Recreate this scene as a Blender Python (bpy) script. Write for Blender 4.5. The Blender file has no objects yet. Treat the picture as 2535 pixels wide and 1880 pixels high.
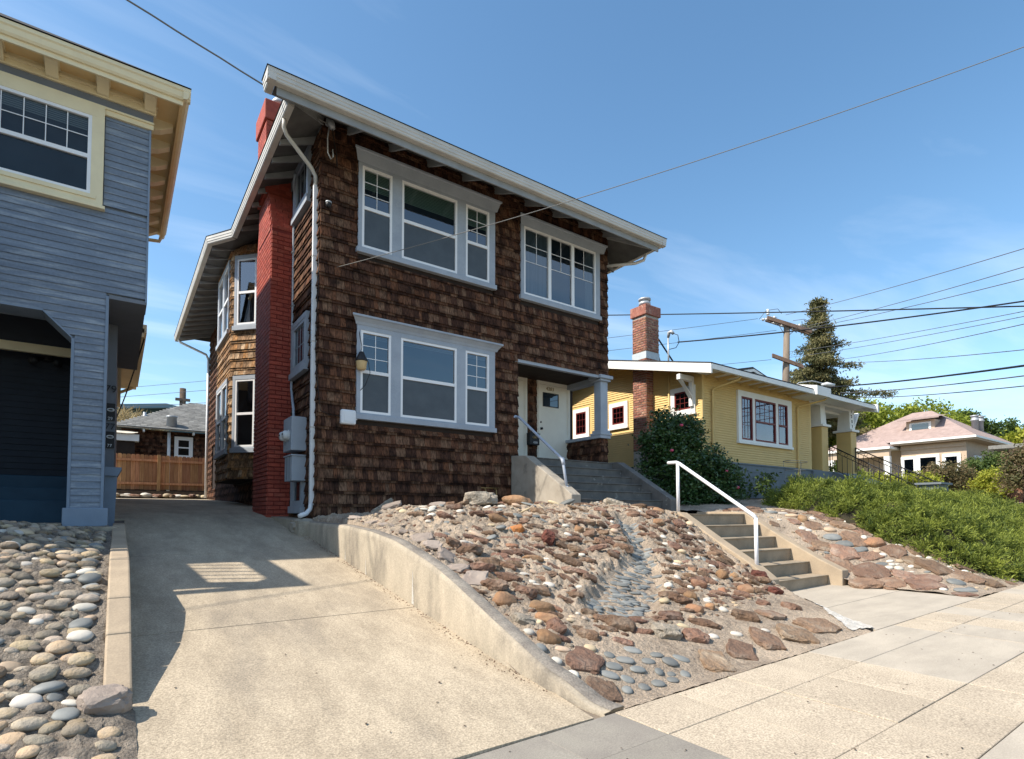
import bpy, bmesh, math, random
import numpy as np
from mathutils import Vector, Matrix, noise
random.seed(7)
rng = np.random.default_rng(11)
S = bpy.context.scene
COL = S.collection
R = math.radians

# ------------------------------------------------------------------ camera
cam = bpy.data.cameras.new('camera')
cam_o = bpy.data.objects.new('camera', cam); COL.objects.link(cam_o)
cam.sensor_width = 36.0
cam.lens = 36.0 * 1378.0 / 2535.0
cam.shift_y = (1275.0 - 1378.0 * math.tan(R(2.2)) - 940.0) / 2535.0
cam.clip_start = 0.05; cam.clip_end = 3000
cam_o.location = (0, 0, 1.45)
cam_o.rotation_euler = (R(90 + 2.2), 0, -R(35.37))
S.camera = cam_o
S.render.resolution_x = 1024; S.render.resolution_y = 759

# ------------------------------------------------------------------ sky and sun
SUN = Vector((-0.90, 0.184, 1.0)).normalized()
elev = math.asin(SUN.z); azim = math.atan2(SUN.x, SUN.y)   # clockwise from +Y
world = bpy.data.worlds.new('World'); S.world = world
world.use_nodes = True
wn = world.node_tree; wn.nodes.clear()
def N(nt, t, **k):
    n = nt.nodes.new(t)
    for a, b in k.items(): setattr(n, a, b)
    return n
sky = N(wn, 'ShaderNodeTexSky', sky_type='NISHITA', sun_disc=False)
sky.sun_elevation = elev; sky.sun_rotation = azim % (2 * math.pi)
sky.altitude = 50; sky.air_density = 1.0; sky.dust_density = 0.7; sky.ozone_density = 1.2
tc = N(wn, 'ShaderNodeTexCoord')
sep = N(wn, 'ShaderNodeSeparateXYZ'); wn.links.new(tc.outputs['Generated'], sep.inputs[0])
zc_ = N(wn, 'ShaderNodeMath', operation='MAXIMUM'); zc_.inputs[1].default_value = 0.06
wn.links.new(sep.outputs[2], zc_.inputs[0])
dv = N(wn, 'ShaderNodeVectorMath', operation='DIVIDE')
cmb = N(wn, 'ShaderNodeCombineXYZ')
for i in range(3): wn.links.new(zc_.outputs[0], cmb.inputs[i])
wn.links.new(tc.outputs['Generated'], dv.inputs[0]); wn.links.new(cmb.outputs[0], dv.inputs[1])
mp = N(wn, 'ShaderNodeMapping'); mp.inputs['Rotation'].default_value = (0, 0, R(35)); mp.inputs['Scale'].default_value = (0.34, 1.15, 0)
mp.inputs['Location'].default_value = (1.3, 0.4, 0)
wn.links.new(dv.outputs[0], mp.inputs[0])
nz = N(wn, 'ShaderNodeTexNoise'); nz.inputs['Scale'].default_value = 1.0; nz.inputs['Detail'].default_value = 7; nz.inputs['Roughness'].default_value = 0.55; nz.inputs['Distortion'].default_value = 0.5
wn.links.new(mp.outputs[0], nz.inputs['Vector'])
cr = N(wn, 'ShaderNodeValToRGB'); cr.color_ramp.elements[0].position = 0.46; cr.color_ramp.elements[1].position = 0.86
cr.color_ramp.elements[0].color = (0, 0, 0, 1); cr.color_ramp.elements[1].color = (0.5, 0.5, 0.5, 1)
wn.links.new(nz.outputs[0], cr.inputs[0])
mixc = N(wn, 'ShaderNodeMix', data_type='RGBA')
wn.links.new(cr.outputs[0], mixc.inputs['Factor'])
hs = N(wn, 'ShaderNodeHueSaturation'); hs.inputs['Saturation'].default_value = 1.15; hs.inputs['Hue'].default_value = 0.492; hs.inputs['Value'].default_value = 1.25
wn.links.new(sky.outputs[0], hs.inputs['Color'])
wn.links.new(hs.outputs[0], mixc.inputs['A'])
mixc.inputs['B'].default_value = (7.0, 7.6, 8.4, 1)
bg = N(wn, 'ShaderNodeBackground'); bg.inputs[1].default_value = 0.105
wo = N(wn, 'ShaderNodeOutputWorld')
wn.links.new(mixc.outputs['Result'], bg.inputs[0]); wn.links.new(bg.outputs[0], wo.inputs[0])
sl = bpy.data.lights.new('sun', 'SUN'); sl.energy = 4.3; sl.angle = R(0.53); sl.color = (1.0, 0.92, 0.80)
so = bpy.data.objects.new('sun', sl); COL.objects.link(so)
so.rotation_euler = SUN.to_track_quat('Z', 'Y').to_euler(); so.location = (-20, 4, 30)
vs = S.view_settings
vs.view_transform = 'Standard'; vs.look = 'None'; vs.exposure = 0.84; vs.gamma = 1.0; vs.use_curve_mapping = False
S.cycles.max_bounces = 6; S.cycles.diffuse_bounces = 3; S.cycles.glossy_bounces = 3; S.cycles.transparent_max_bounces = 6
S.cycles.use_denoising = True

# ------------------------------------------------------------------ materials
MATS = {}
def lk(nt, a, b): nt.links.new(a, b)
def pmat(name, c1, c2=None, scale=4.0, rough=0.8, bump=0.0, bscale=40.0, rnd=0.0, hue=0.0, stretch=(1, 1, 1), spec=0.3,
         c3=None, s3=1.2, t3=(0.5, 0.7), detail=5, fine=None, metallic=0.0, vmul=None, mix=(0.35, 0.65), coat=0.0, grit=0.6):
    """two-tone noise in world position, optional third tone in larger patches, random tone per piece"""
    m = bpy.data.materials.new(name); m.use_nodes = True; nt = m.node_tree
    b = nt.nodes['Principled BSDF']; b.inputs['Roughness'].default_value = rough
    b.inputs['Specular IOR Level'].default_value = spec; b.inputs['Metallic'].default_value = metallic
    if coat: b.inputs['Coat Weight'].default_value = coat
    geo = N(nt, 'ShaderNodeNewGeometry'); pos = geo.outputs['Position']
    oi = N(nt, 'ShaderNodeObjectInfo'); at = N(nt, 'ShaderNodeAttribute', attribute_name='rnd')
    ad = N(nt, 'ShaderNodeMath', operation='ADD'); lk(nt, oi.outputs['Random'], ad.inputs[0]); lk(nt, at.outputs['Fac'], ad.inputs[1])
    fr = N(nt, 'ShaderNodeMath', operation='FRACT'); lk(nt, ad.outputs[0], fr.inputs[0])
    mpn = N(nt, 'ShaderNodeMapping'); mpn.inputs['Scale'].default_value = stretch; lk(nt, pos, mpn.inputs[0])
    if rnd:
        of = N(nt, 'ShaderNodeVectorMath', operation='SCALE'); of.inputs[0].default_value = (37, 19, 53); lk(nt, fr.outputs[0], of.inputs['Scale'])
        av = N(nt, 'ShaderNodeVectorMath', operation='ADD'); lk(nt, mpn.outputs[0], av.inputs[0]); lk(nt, of.outputs[0], av.inputs[1]); vec = av.outputs[0]
    else: vec = mpn.outputs[0]
    n1 = N(nt, 'ShaderNodeTexNoise'); n1.inputs['Scale'].default_value = scale; n1.inputs['Detail'].default_value = detail; n1.inputs['Roughness'].default_value = grit
    lk(nt, vec, n1.inputs['Vector'])
    rp = N(nt, 'ShaderNodeMapRange'); rp.inputs[1].default_value = mix[0]; rp.inputs[2].default_value = mix[1]; lk(nt, n1.outputs[0], rp.inputs[0])
    mx = N(nt, 'ShaderNodeMix', data_type='RGBA'); mx.inputs['A'].default_value = (*c1, 1); mx.inputs['B'].default_value = (*(c2 or c1), 1)
    lk(nt, rp.outputs[0], mx.inputs['Factor']); col = mx.outputs['Result']
    if c3:
        n3 = N(nt, 'ShaderNodeTexNoise'); n3.inputs['Scale'].default_value = s3; n3.inputs['Detail'].default_value = 6; n3.inputs['Roughness'].default_value = 0.65
        lk(nt, vec, n3.inputs['Vector'])
        r3 = N(nt, 'ShaderNodeMapRange'); r3.inputs[1].default_value = t3[0]; r3.inputs[2].default_value = t3[1]; lk(nt, n3.outputs[0], r3.inputs[0])
        m3 = N(nt, 'ShaderNodeMix', data_type='RGBA'); m3.inputs['B'].default_value = (*c3, 1); lk(nt, col, m3.inputs['A']); lk(nt, r3.outputs[0], m3.inputs['Factor']); col = m3.outputs['Result']
    if fine:
        n4 = N(nt, 'ShaderNodeTexNoise'); n4.inputs['Scale'].default_value = fine[0]; n4.inputs['Detail'].default_value = 2; lk(nt, pos, n4.inputs['Vector'])
        r4 = N(nt, 'ShaderNodeMapRange'); r4.inputs[1].default_value = 0.3; r4.inputs[2].default_value = 0.7; r4.inputs[3].default_value = 1 - fine[1]; r4.inputs[4].default_value = 1 + fine[1]; lk(nt, n4.outputs[0], r4.inputs[0])
        v4 = N(nt, 'ShaderNodeVectorMath', operation='SCALE'); lk(nt, col, v4.inputs[0]); lk(nt, r4.outputs[0], v4.inputs['Scale']); col = v4.outputs[0]
    if rnd:
        r2 = N(nt, 'ShaderNodeMapRange'); r2.inputs[3].default_value = 1 - rnd; r2.inputs[4].default_value = 1 + rnd; lk(nt, fr.outputs[0], r2.inputs[0])
        hsn = N(nt, 'ShaderNodeHueSaturation'); lk(nt, r2.outputs[0], hsn.inputs['Value']); lk(nt, col, hsn.inputs['Color'])
        if hue:
            f2 = N(nt, 'ShaderNodeMath', operation='MULTIPLY'); f2.inputs[1].default_value = 7.31; lk(nt, fr.outputs[0], f2.inputs[0])
            f3 = N(nt, 'ShaderNodeMath', operation='FRACT'); lk(nt, f2.outputs[0], f3.inputs[0])
            f4 = N(nt, 'ShaderNodeMapRange'); f4.inputs[3].default_value = 0.5 - hue; f4.inputs[4].default_value = 0.5 + hue; lk(nt, f3.outputs[0], f4.inputs[0]); lk(nt, f4.outputs[0], hsn.inputs['Hue'])
        col = hsn.outputs[0]
    lk(nt, col, b.inputs['Base Color'])
    if bump:
        nb = N(nt, 'ShaderNodeTexNoise'); nb.inputs['Scale'].default_value = bscale; nb.inputs['Detail'].default_value = 6; nb.inputs['Roughness'].default_value = 0.65; lk(nt, vec, nb.inputs['Vector'])
        bn = N(nt, 'ShaderNodeBump'); bn.inputs['Strength'].default_value = min(1.0, bump * 4); bn.inputs['Distance'].default_value = bump * 0.06; lk(nt, nb.outputs[0], bn.inputs['Height']); lk(nt, bn.outputs[0], b.inputs['Normal'])
    MATS[name] = m
    return m

def leafmat(name, c1, c2, trans=0.3, rough=0.5, spec=0.3):
    m = bpy.data.materials.new(name); m.use_nodes = True; nt = m.node_tree; b = nt.nodes['Principled BSDF']
    at = N(nt, 'ShaderNodeAttribute', attribute_name='rnd')
    mx = N(nt, 'ShaderNodeMix', data_type='RGBA'); mx.inputs['A'].default_value = (*c1, 1); mx.inputs['B'].default_value = (*c2, 1); lk(nt, at.outputs['Fac'], mx.inputs['Factor'])
    lk(nt, mx.outputs['Result'], b.inputs['Base Color']); b.inputs['Roughness'].default_value = rough; b.inputs['Specular IOR Level'].default_value = spec
    tr = N(nt, 'ShaderNodeBsdfTranslucent'); lk(nt, mx.outputs['Result'], tr.inputs[0])
    ms = N(nt, 'ShaderNodeMixShader'); ms.inputs[0].default_value = trans
    out = nt.nodes['Material Output']; lk(nt, b.outputs[0], ms.inputs[1]); lk(nt, tr.outputs[0], ms.inputs[2]); lk(nt, ms.outputs[0], out.inputs[0])
    MATS[name] = m

def shinglemat(name, dark, mid, light, orange, course=0.06):
    """weathered cedar: vertical grain streaks, irregular black stains, shade painted under each butt, tone per shingle"""
    m = bpy.data.materials.new(name); m.use_nodes = True; nt = m.node_tree; b = nt.nodes['Principled BSDF']
    b.inputs['Roughness'].default_value = 0.85; b.inputs['Specular IOR Level'].default_value = 0.15
    geo = N(nt, 'ShaderNodeNewGeometry')
    oi = N(nt, 'ShaderNodeObjectInfo'); at = N(nt, 'ShaderNodeAttribute', attribute_name='rnd')
    ad = N(nt, 'ShaderNodeMath', operation='ADD'); lk(nt, oi.outputs['Random'], ad.inputs[0]); lk(nt, at.outputs['Fac'], ad.inputs[1])
    fr = N(nt, 'ShaderNodeMath', operation='FRACT'); lk(nt, ad.outputs[0], fr.inputs[0])
    cr = N(nt, 'ShaderNodeValToRGB'); e = cr.color_ramp.elements
    e[0].position = 0.0; e[0].color = (*dark, 1); e[1].position = 1.0; e[1].color = (*light, 1)
    for p, c in ((0.38, mid), (0.8, tuple((mid[i] + light[i]) / 2 for i in range(3)))):
        x = e.new(p); x.color = (*c, 1)
    x = e.new(0.55); x.color = (*orange, 1)
    lk(nt, fr.outputs[0], cr.inputs[0])
    of = N(nt, 'ShaderNodeVectorMath', operation='SCALE'); of.inputs[0].default_value = (13, 17, 0); lk(nt, fr.outputs[0], of.inputs['Scale'])
    av = N(nt, 'ShaderNodeVectorMath', operation='ADD'); lk(nt, geo.outputs['Position'], av.inputs[0]); lk(nt, of.outputs[0], av.inputs[1])
    mg = N(nt, 'ShaderNodeMapping'); mg.inputs['Scale'].default_value = (55, 55, 2.2); lk(nt, av.outputs[0], mg.inputs[0])
    g = N(nt, 'ShaderNodeTexNoise'); g.inputs['Scale'].default_value = 1.0; g.inputs['Detail'].default_value = 4; lk(nt, mg.outputs[0], g.inputs['Vector'])
    gr = N(nt, 'ShaderNodeMapRange'); gr.inputs[1].default_value = 0.3; gr.inputs[2].default_value = 0.72; gr.inputs[3].default_value = 0.38; gr.inputs[4].default_value = 1.55; lk(nt, g.outputs[0], gr.inputs[0])
    v1 = N(nt, 'ShaderNodeVectorMath', operation='SCALE'); lk(nt, cr.outputs[0], v1.inputs[0]); lk(nt, gr.outputs[0], v1.inputs['Scale'])
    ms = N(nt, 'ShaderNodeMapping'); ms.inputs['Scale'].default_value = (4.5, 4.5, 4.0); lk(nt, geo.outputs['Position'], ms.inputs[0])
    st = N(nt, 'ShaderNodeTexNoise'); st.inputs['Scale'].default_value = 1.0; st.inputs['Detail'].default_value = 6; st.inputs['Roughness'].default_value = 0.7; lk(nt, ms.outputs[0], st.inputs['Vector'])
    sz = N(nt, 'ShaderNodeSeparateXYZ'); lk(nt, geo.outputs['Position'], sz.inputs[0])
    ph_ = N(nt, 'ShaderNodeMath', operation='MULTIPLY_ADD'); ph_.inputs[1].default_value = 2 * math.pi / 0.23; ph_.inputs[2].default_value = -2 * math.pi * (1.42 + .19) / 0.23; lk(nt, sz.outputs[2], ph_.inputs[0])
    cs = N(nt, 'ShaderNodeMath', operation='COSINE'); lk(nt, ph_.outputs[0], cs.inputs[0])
    sa = N(nt, 'ShaderNodeMath', operation='MULTIPLY_ADD'); sa.inputs[1].default_value = course; lk(nt, cs.outputs[0], sa.inputs[0]); lk(nt, st.outputs[0], sa.inputs[2])  # stain noise plus shade painted at the top of every row
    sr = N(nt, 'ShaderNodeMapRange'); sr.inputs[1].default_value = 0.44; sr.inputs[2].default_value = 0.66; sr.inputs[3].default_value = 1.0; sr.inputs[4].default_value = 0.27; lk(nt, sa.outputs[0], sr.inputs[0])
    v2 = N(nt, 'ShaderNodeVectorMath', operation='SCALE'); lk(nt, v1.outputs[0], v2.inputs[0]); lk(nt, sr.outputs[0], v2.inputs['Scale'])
    lk(nt, v2.outputs[0], b.inputs['Base Color'])
    bn = N(nt, 'ShaderNodeBump'); bn.inputs['Strength'].default_value = 0.6; bn.inputs['Distance'].default_value = 0.004; lk(nt, g.outputs[0], bn.inputs['Height']); lk(nt, bn.outputs[0], b.inputs['Normal'])
    MATS[name] = m

def glassmat(name, base, ior=1.9, rough=0.02, spec=0.5):
    m = bpy.data.materials.new(name); m.use_nodes = True; nt = m.node_tree; b = nt.nodes['Principled BSDF']
    b.inputs['Base Color'].default_value = (*base, 1); b.inputs['Roughness'].default_value = rough; b.inputs['IOR'].default_value = ior; b.inputs['Specular IOR Level'].default_value = spec
    geo = N(nt, 'ShaderNodeNewGeometry'); n1 = N(nt, 'ShaderNodeTexNoise'); n1.inputs['Scale'].default_value = 1.3; lk(nt, geo.outputs['Position'], n1.inputs['Vector'])
    bn = N(nt, 'ShaderNodeBump'); bn.inputs['Strength'].default_value = 0.15; bn.inputs['Distance'].default_value = 0.01; lk(nt, n1.outputs[0], bn.inputs['Height']); lk(nt, bn.outputs[0], b.inputs['Normal'])
    MATS[name] = m
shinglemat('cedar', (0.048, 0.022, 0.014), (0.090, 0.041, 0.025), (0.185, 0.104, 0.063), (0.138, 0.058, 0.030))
shinglemat('cedar_sunlit', (0.20, 0.12, 0.065), (0.34, 0.21, 0.12), (0.54, 0.39, 0.25), (0.42, 0.21, 0.08), course=.03)  # same cedar, brightened in its colour to stand for sun on the bay
pmat('under_wall', (0.02, 0.013, 0.010), (0.03, 0.02, 0.015))
pmat('trim_blue', (0.355, 0.39, 0.44), (0.30, 0.335, 0.385), scale=3, rough=0.6, fine=(60, 0.05), c3=(0.36, 0.385, 0.42), s3=6, t3=(0.6, 0.75))
pmat('vinyl', (0.80, 0.80, 0.80), (0.76, 0.76, 0.77), rough=0.4)
pmat('gutter', (0.56, 0.54, 0.50), (0.48, 0.46, 0.42), scale=2, rough=0.5, stretch=(1, 1, 3))
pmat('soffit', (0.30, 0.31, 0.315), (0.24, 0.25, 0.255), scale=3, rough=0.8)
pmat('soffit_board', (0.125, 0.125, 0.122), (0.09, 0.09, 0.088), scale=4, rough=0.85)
pmat('downspout', (0.72, 0.73, 0.74), (0.66, 0.66, 0.66), rough=0.4)
pmat('red_brick', (0.36, 0.070, 0.042), (0.28, 0.052, 0.034), scale=8, rough=0.7, rnd=0.16, bump=0.2, bscale=50, c3=(0.40, 0.115, 0.075), s3=1.7, t3=(0.52, 0.72))
pmat('red_mortar', (0.20, 0.030, 0.022), (0.16, 0.026, 0.02), rough=0.7, bump=0.1)
pmat('concrete', (0.45, 0.375, 0.275), (0.31, 0.255, 0.185), scale=2.2, rough=0.9, bump=0.12, bscale=110, fine=(75, 0.30), c3=(0.25, 0.21, 0.16), s3=0.9, t3=(0.50, 0.70), detail=12, stretch=(1.6, .6, 1), grit=0.74)
pmat('joint_dark', (0.13, 0.11, 0.09), (0.20, 0.165, 0.13), rough=1)
pmat('concrete_wall', (0.40, 0.34, 0.26), (0.30, 0.26, 0.20), scale=2.5, rough=0.9, bump=0.1, bscale=70, stretch=(1.2, 1.2, 0.6), c3=(0.15, 0.13, 0.105), s3=1.7, t3=(0.50, 0.72), fine=(70, 0.14))
pmat('concrete_cap', (0.30, 0.265, 0.22), (0.19, 0.165, 0.14), scale=5, rough=0.95, bump=0.2, bscale=60, fine=(60, 0.22))
pmat('concrete_step', (0.40, 0.315, 0.22), (0.31, 0.245, 0.175), scale=3, rough=0.9, bump=0.08, bscale=90, fine=(80, 0.1))
pmat('concrete_porch', (0.15, 0.14, 0.128), (0.10, 0.096, 0.09), scale=4, rough=0.9, bump=0.1, bscale=80, c3=(0.33, 0.32, 0.29), s3=5, t3=(0.62, 0.72))
pmat('concrete_cheek', (0.36, 0.32, 0.265), (0.28, 0.245, 0.2), scale=3, rough=0.9, bump=0.1, bscale=80, c3=(0.16, 0.14, 0.12), s3=3.5, t3=(0.58, 0.75))
pmat('concrete_tread', (0.33, 0.265, 0.19), (0.24, 0.195, 0.14), scale=3, rough=0.9, bump=0.1, bscale=80, fine=(80, 0.12))
pmat('slab_tan', (0.44, 0.37, 0.28), (0.365, 0.305, 0.23), scale=2.2, rough=0.9, rnd=0.06, bump=0.1, bscale=140, fine=(85, 0.36), grit=0.72)
pmat('slab_grey', (0.25, 0.23, 0.195), (0.21, 0.19, 0.165), scale=3, rough=0.9, rnd=0.04, bump=0.08, bscale=160, fine=(110, 0.16))
pmat('slab_pale', (0.42, 0.37, 0.30), (0.34, 0.30, 0.245), scale=1.2, rough=0.9, rnd=0.04, bump=0.06, bscale=160, fine=(110, 0.12), stretch=(1, 2.5, 1))
pmat('mortar', (0.43, 0.345, 0.262), (0.265, 0.21, 0.16), scale=9, rough=1.0, bump=1.0, bscale=30, c3=(0.50, 0.40, 0.30), s3=0.9, t3=(0.42, 0.60), fine=(60, 0.22))
pmat('mortar_grey', (0.33, 0.28, 0.225), (0.20, 0.17, 0.14), scale=10, rough=1.0, bump=1.0, bscale=36, fine=(70, 0.25))
pmat('stone_brown', (0.225, 0.132, 0.085), (0.14, 0.085, 0.058), scale=9, rough=0.95, rnd=0.28, hue=0.012, bump=1.0, bscale=18, c3=(0.30, 0.22, 0.165), s3=5, t3=(0.5, 0.7))
pmat('stone_slab', (0.26, 0.165, 0.11), (0.165, 0.105, 0.073), scale=8, rough=0.95, rnd=0.25, hue=0.012, bump=1.0, bscale=16, c3=(0.34, 0.26, 0.195), s3=4, t3=(0.5, 0.7))
pmat('stone_orange', (0.30, 0.16, 0.085), (0.21, 0.12, 0.075), scale=7, rough=0.8, rnd=0.25, hue=0.012, bump=0.4, bscale=24, c3=(0.33, 0.22, 0.14), s3=4)
pmat('stone_rust', (0.50, 0.19, 0.05), (0.33, 0.15, 0.07), scale=9, rough=0.85, bump=0.5, bscale=30)
pmat('stone_lava', (0.20, 0.07, 0.05), (0.10, 0.04, 0.03), scale=14, rough=1, rnd=0.2, bump=1.0, bscale=34)
pmat('stone_white', (0.55, 0.51, 0.44), (0.44, 0.41, 0.36), scale=6, rough=0.7, rnd=0.14, hue=0.01, bump=0.1)
pmat('stone_tan', (0.50, 0.38, 0.25), (0.42, 0.33, 0.23), scale=7, rough=0.7, rnd=0.2, hue=0.015, bump=0.12)
pmat('stone_grey', (0.20, 0.205, 0.195), (0.145, 0.152, 0.148), scale=6, rough=0.6, rnd=0.25, hue=0.04, bump=0.08)
pmat('stone_cream', (0.46, 0.40, 0.32), (0.28, 0.24, 0.19), scale=7, rough=0.95, bump=0.9, bscale=26, rnd=0.1)
pmat('stone_flag', (0.33, 0.27, 0.225), (0.25, 0.205, 0.175), scale=5, rough=0.9, rnd=0.16, bump=0.2, bscale=40)
pmat('cobble', (0.35, 0.29, 0.215), (0.23, 0.20, 0.165), scale=9, rough=0.75, rnd=0.42, hue=0.012, bump=0.3, bscale=30, c3=(0.36, 0.27, 0.17), s3=2.5, t3=(0.48, 0.6))
pmat('soil', (0.22, 0.165, 0.115), (0.15, 0.115, 0.08), scale=5, rough=1, bump=0.5)
pmat('ground', (0.20, 0.18, 0.13), (0.13, 0.13, 0.08), scale=0.6, rough=1, bump=0.3)
pmat('asphalt', (0.055, 0.055, 0.055), (0.045, 0.045, 0.045), rough=0.95, bump=0.2, bscale=150)
pmat('blue_board', (0.195, 0.235, 0.295), (0.15, 0.183, 0.235), scale=2.0, rough=0.7, rnd=0.10, stretch=(1, 1, 8), c3=(0.30, 0.335, 0.375), s3=1.6, t3=(0.52, 0.68), fine=(30, 0.08))
pmat('blue_trim', (0.21, 0.265, 0.345), (0.175, 0.225, 0.295), scale=3, rough=0.65)
pmat('blue_grey', (0.17, 0.185, 0.215), (0.15, 0.165, 0.19), rough=0.7)
pmat('blue_step', (0.016, 0.055, 0.095), (0.012, 0.045, 0.08), rough=0.6)
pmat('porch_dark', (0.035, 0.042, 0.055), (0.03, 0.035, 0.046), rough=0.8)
pmat('cream', (0.78, 0.68, 0.45), (0.72, 0.62, 0.41), scale=4, rough=0.65)
pmat('cream_soffit', (0.76, 0.56, 0.28), (0.70, 0.51, 0.25), scale=4, rough=0.7)
pmat('yellow', (0.66, 0.465, 0.19), (0.61, 0.43, 0.175), scale=2, rough=0.6)
pmat('white_paint', (0.78, 0.77, 0.74), (0.74, 0.73, 0.70), rough=0.55)
pmat('red_sash', (0.16, 0.022, 0.02), (0.14, 0.02, 0.018), rough=0.5)
pmat('found_grey', (0.16, 0.185, 0.205), (0.14, 0.16, 0.18), rough=0.7)
pmat('brick', (0.33, 0.145, 0.095), (0.22, 0.095, 0.065), scale=11, rough=0.9, rnd=0.3, hue=0.012, bump=0.2, bscale=60, c3=(0.40, 0.27, 0.20), s3=6, t3=(0.52, 0.7))
pmat('brick_mortar', (0.42, 0.37, 0.32), (0.34, 0.30, 0.26), rough=1, bump=0.2)
pmat('flashing', (0.50, 0.55, 0.58), (0.42, 0.47, 0.50), rough=0.6)
pmat('dark_roof', (0.035, 0.037, 0.04), (0.05, 0.05, 0.055), scale=8, rough=0.95, bump=0.2)
pmat('grey_roof', (0.23, 0.225, 0.205), (0.165, 0.16, 0.15), scale=5, rough=0.95, rnd=0.2, bump=0.2)
pmat('pink_roof', (0.33, 0.25, 0.225), (0.26, 0.195, 0.175), scale=3, rough=0.95, bump=0.15, rnd=0.12)
pmat('red_roof', (0.3, 0.1, 0.07), rough=0.9)
pmat('stucco', (0.50, 0.38, 0.28), (0.45, 0.345, 0.255), rough=0.9, bump=0.1)
pmat('green_paint', (0.06, 0.10, 0.105), (0.05, 0.085, 0.09), rough=0.7)
pmat('teal_trim', (0.16, 0.24, 0.28), rough=0.6)
pmat('fence_wood', (0.52, 0.27, 0.135), (0.37, 0.175, 0.08), scale=2.5, rough=0.85, rnd=0.3, hue=0.012, stretch=(9, 9, 1), bump=0.1)
pmat('pole_wood', (0.22, 0.175, 0.135), (0.15, 0.12, 0.095), scale=3, rough=0.95, stretch=(6, 6, 0.6))
pmat('arm_wood', (0.20, 0.13, 0.095), (0.13, 0.09, 0.07), scale=4, rough=0.95)
pmat('bark', (0.12, 0.085, 0.06), (0.08, 0.058, 0.042), scale=6, rough=1, bump=0.5)
pmat('metal_grey', (0.42, 0.44, 0.46), (0.36, 0.38, 0.40), rough=0.45, metallic=0.3)
pmat('meter_grey', (0.36, 0.40, 0.45), (0.32, 0.36, 0.41), rough=0.5)
pmat('pipe_white', (0.74, 0.74, 0.76), (0.66, 0.66, 0.70), scale=9, rough=0.4)
pmat('pipe_blue', (0.40, 0.44, 0.52), (0.36, 0.40, 0.47), scale=9, rough=0.4)
pmat('black_iron', (0.02, 0.02, 0.022), rough=0.5)
pmat('black_rubber', (0.012, 0.012, 0.013), rough=0.6)
pmat('wire_grey', (0.10, 0.10, 0.11), rough=0.6)
pmat('wire_pale', (0.17, 0.165, 0.155), rough=0.6)
pmat('porcelain', (0.55, 0.57, 0.58), rough=0.25)
pmat('door_cream', (0.78, 0.73, 0.62), (0.74, 0.69, 0.59), rough=0.5)
pmat('brass', (0.30, 0.20, 0.08), rough=0.4, metallic=0.6)
pmat('lamp_glass', (0.62, 0.46, 0.24), (0.52, 0.38, 0.20), rough=0.4)
pmat('white_plastic', (0.68, 0.69, 0.71), rough=0.4)
pmat('screen', (0.075, 0.09, 0.105), (0.058, 0.07, 0.083), scale=3, rough=0.5, spec=0.4, fine=(220, 0.15))
pmat('blind', (0.20, 0.21, 0.21), rough=0.7)
pmat('blind_green', (0.34, 0.40, 0.27), rough=0.7)
pmat('dry_grass', (0.34, 0.29, 0.17), (0.24, 0.21, 0.12), rough=1)
pmat('gravel', (0.36, 0.31, 0.24), (0.24, 0.21, 0.17), scale=40, rough=1, bump=0.8, bscale=50)
pmat('tarp', (0.62, 0.55, 0.44), rough=0.7)
pmat('flower', (0.55, 0.08, 0.16), rough=0.6)
pmat('car_paint', (0.10, 0.16, 0.24), rough=0.2)
pmat('bin_green', (0.02, 0.05, 0.04), rough=0.4)
pmat('white_patch', (0.62, 0.59, 0.54), (0.47, 0.44, 0.39), scale=9, rough=0.9, bump=0.6, bscale=30, fine=(60, 0.15))
glassmat('glass', (0.012, 0.022, 0.032), ior=2.0)
glassmat('glass_dark', (0.006, 0.008, 0.010), ior=1.5)
glassmat('glass_violet', (0.10, 0.075, 0.115), ior=2.2)
leafmat('leaf_camellia', (0.022, 0.055, 0.016), (0.065, 0.125, 0.035), trans=0.12, rough=0.3, spec=0.5)
leafmat('leaf_juniper', (0.034, 0.066, 0.013), (0.27, 0.31, 0.052), trans=0.35, rough=0.65)
leafmat('leaf_conifer', (0.045, 0.065, 0.026), (0.20, 0.175, 0.075), trans=0.2, rough=0.8)
leafmat('leaf_lime', (0.15, 0.20, 0.022), (0.33, 0.37, 0.05), trans=0.4, rough=0.6)
leafmat('leaf_green', (0.04, 0.08, 0.018), (0.11, 0.15, 0.035), trans=0.3, rough=0.6)
leafmat('leaf_olive', (0.08, 0.085, 0.03), (0.20, 0.145, 0.075), trans=0.3, rough=0.6)
leafmat('leaf_yellow', (0.20, 0.24, 0.02), (0.42, 0.42, 0.06), trans=0.4, rough=0.6)

# ------------------------------------------------------------------ mesh helpers
def tag(o, label=None, cat=None, group=None, kind=None):
    if label: o['label'] = label
    if cat: o['category'] = cat
    if group: o['group'] = group
    if kind: o['kind'] = kind
    return o
def thing(name, label, cat, loc=(0, 0, 0), group=None):
    o = bpy.data.objects.new(name, None); COL.objects.link(o); o.location = loc; o.empty_display_size = 0.1
    return tag(o, label, cat, group)
def world_loc(o):
    v = Vector(o.location); p = o.parent
    while p: v = v + Vector(p.location); p = p.parent
    return v
def link(name, me, mat, parent, loc=(0, 0, 0), rot=None, scale=None):
    """loc is a world position; parents here are never rotated"""
    o = bpy.data.objects.new(name, me); COL.objects.link(o)
    if mat and not me.materials: me.materials.append(MATS[mat])
    o.location = loc
    if parent:
        o.parent = parent; o.location = Vector(loc) - world_loc(parent)
    if rot is not None: o.rotation_euler = rot
    if scale is not None: o.scale = scale
    return o

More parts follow.
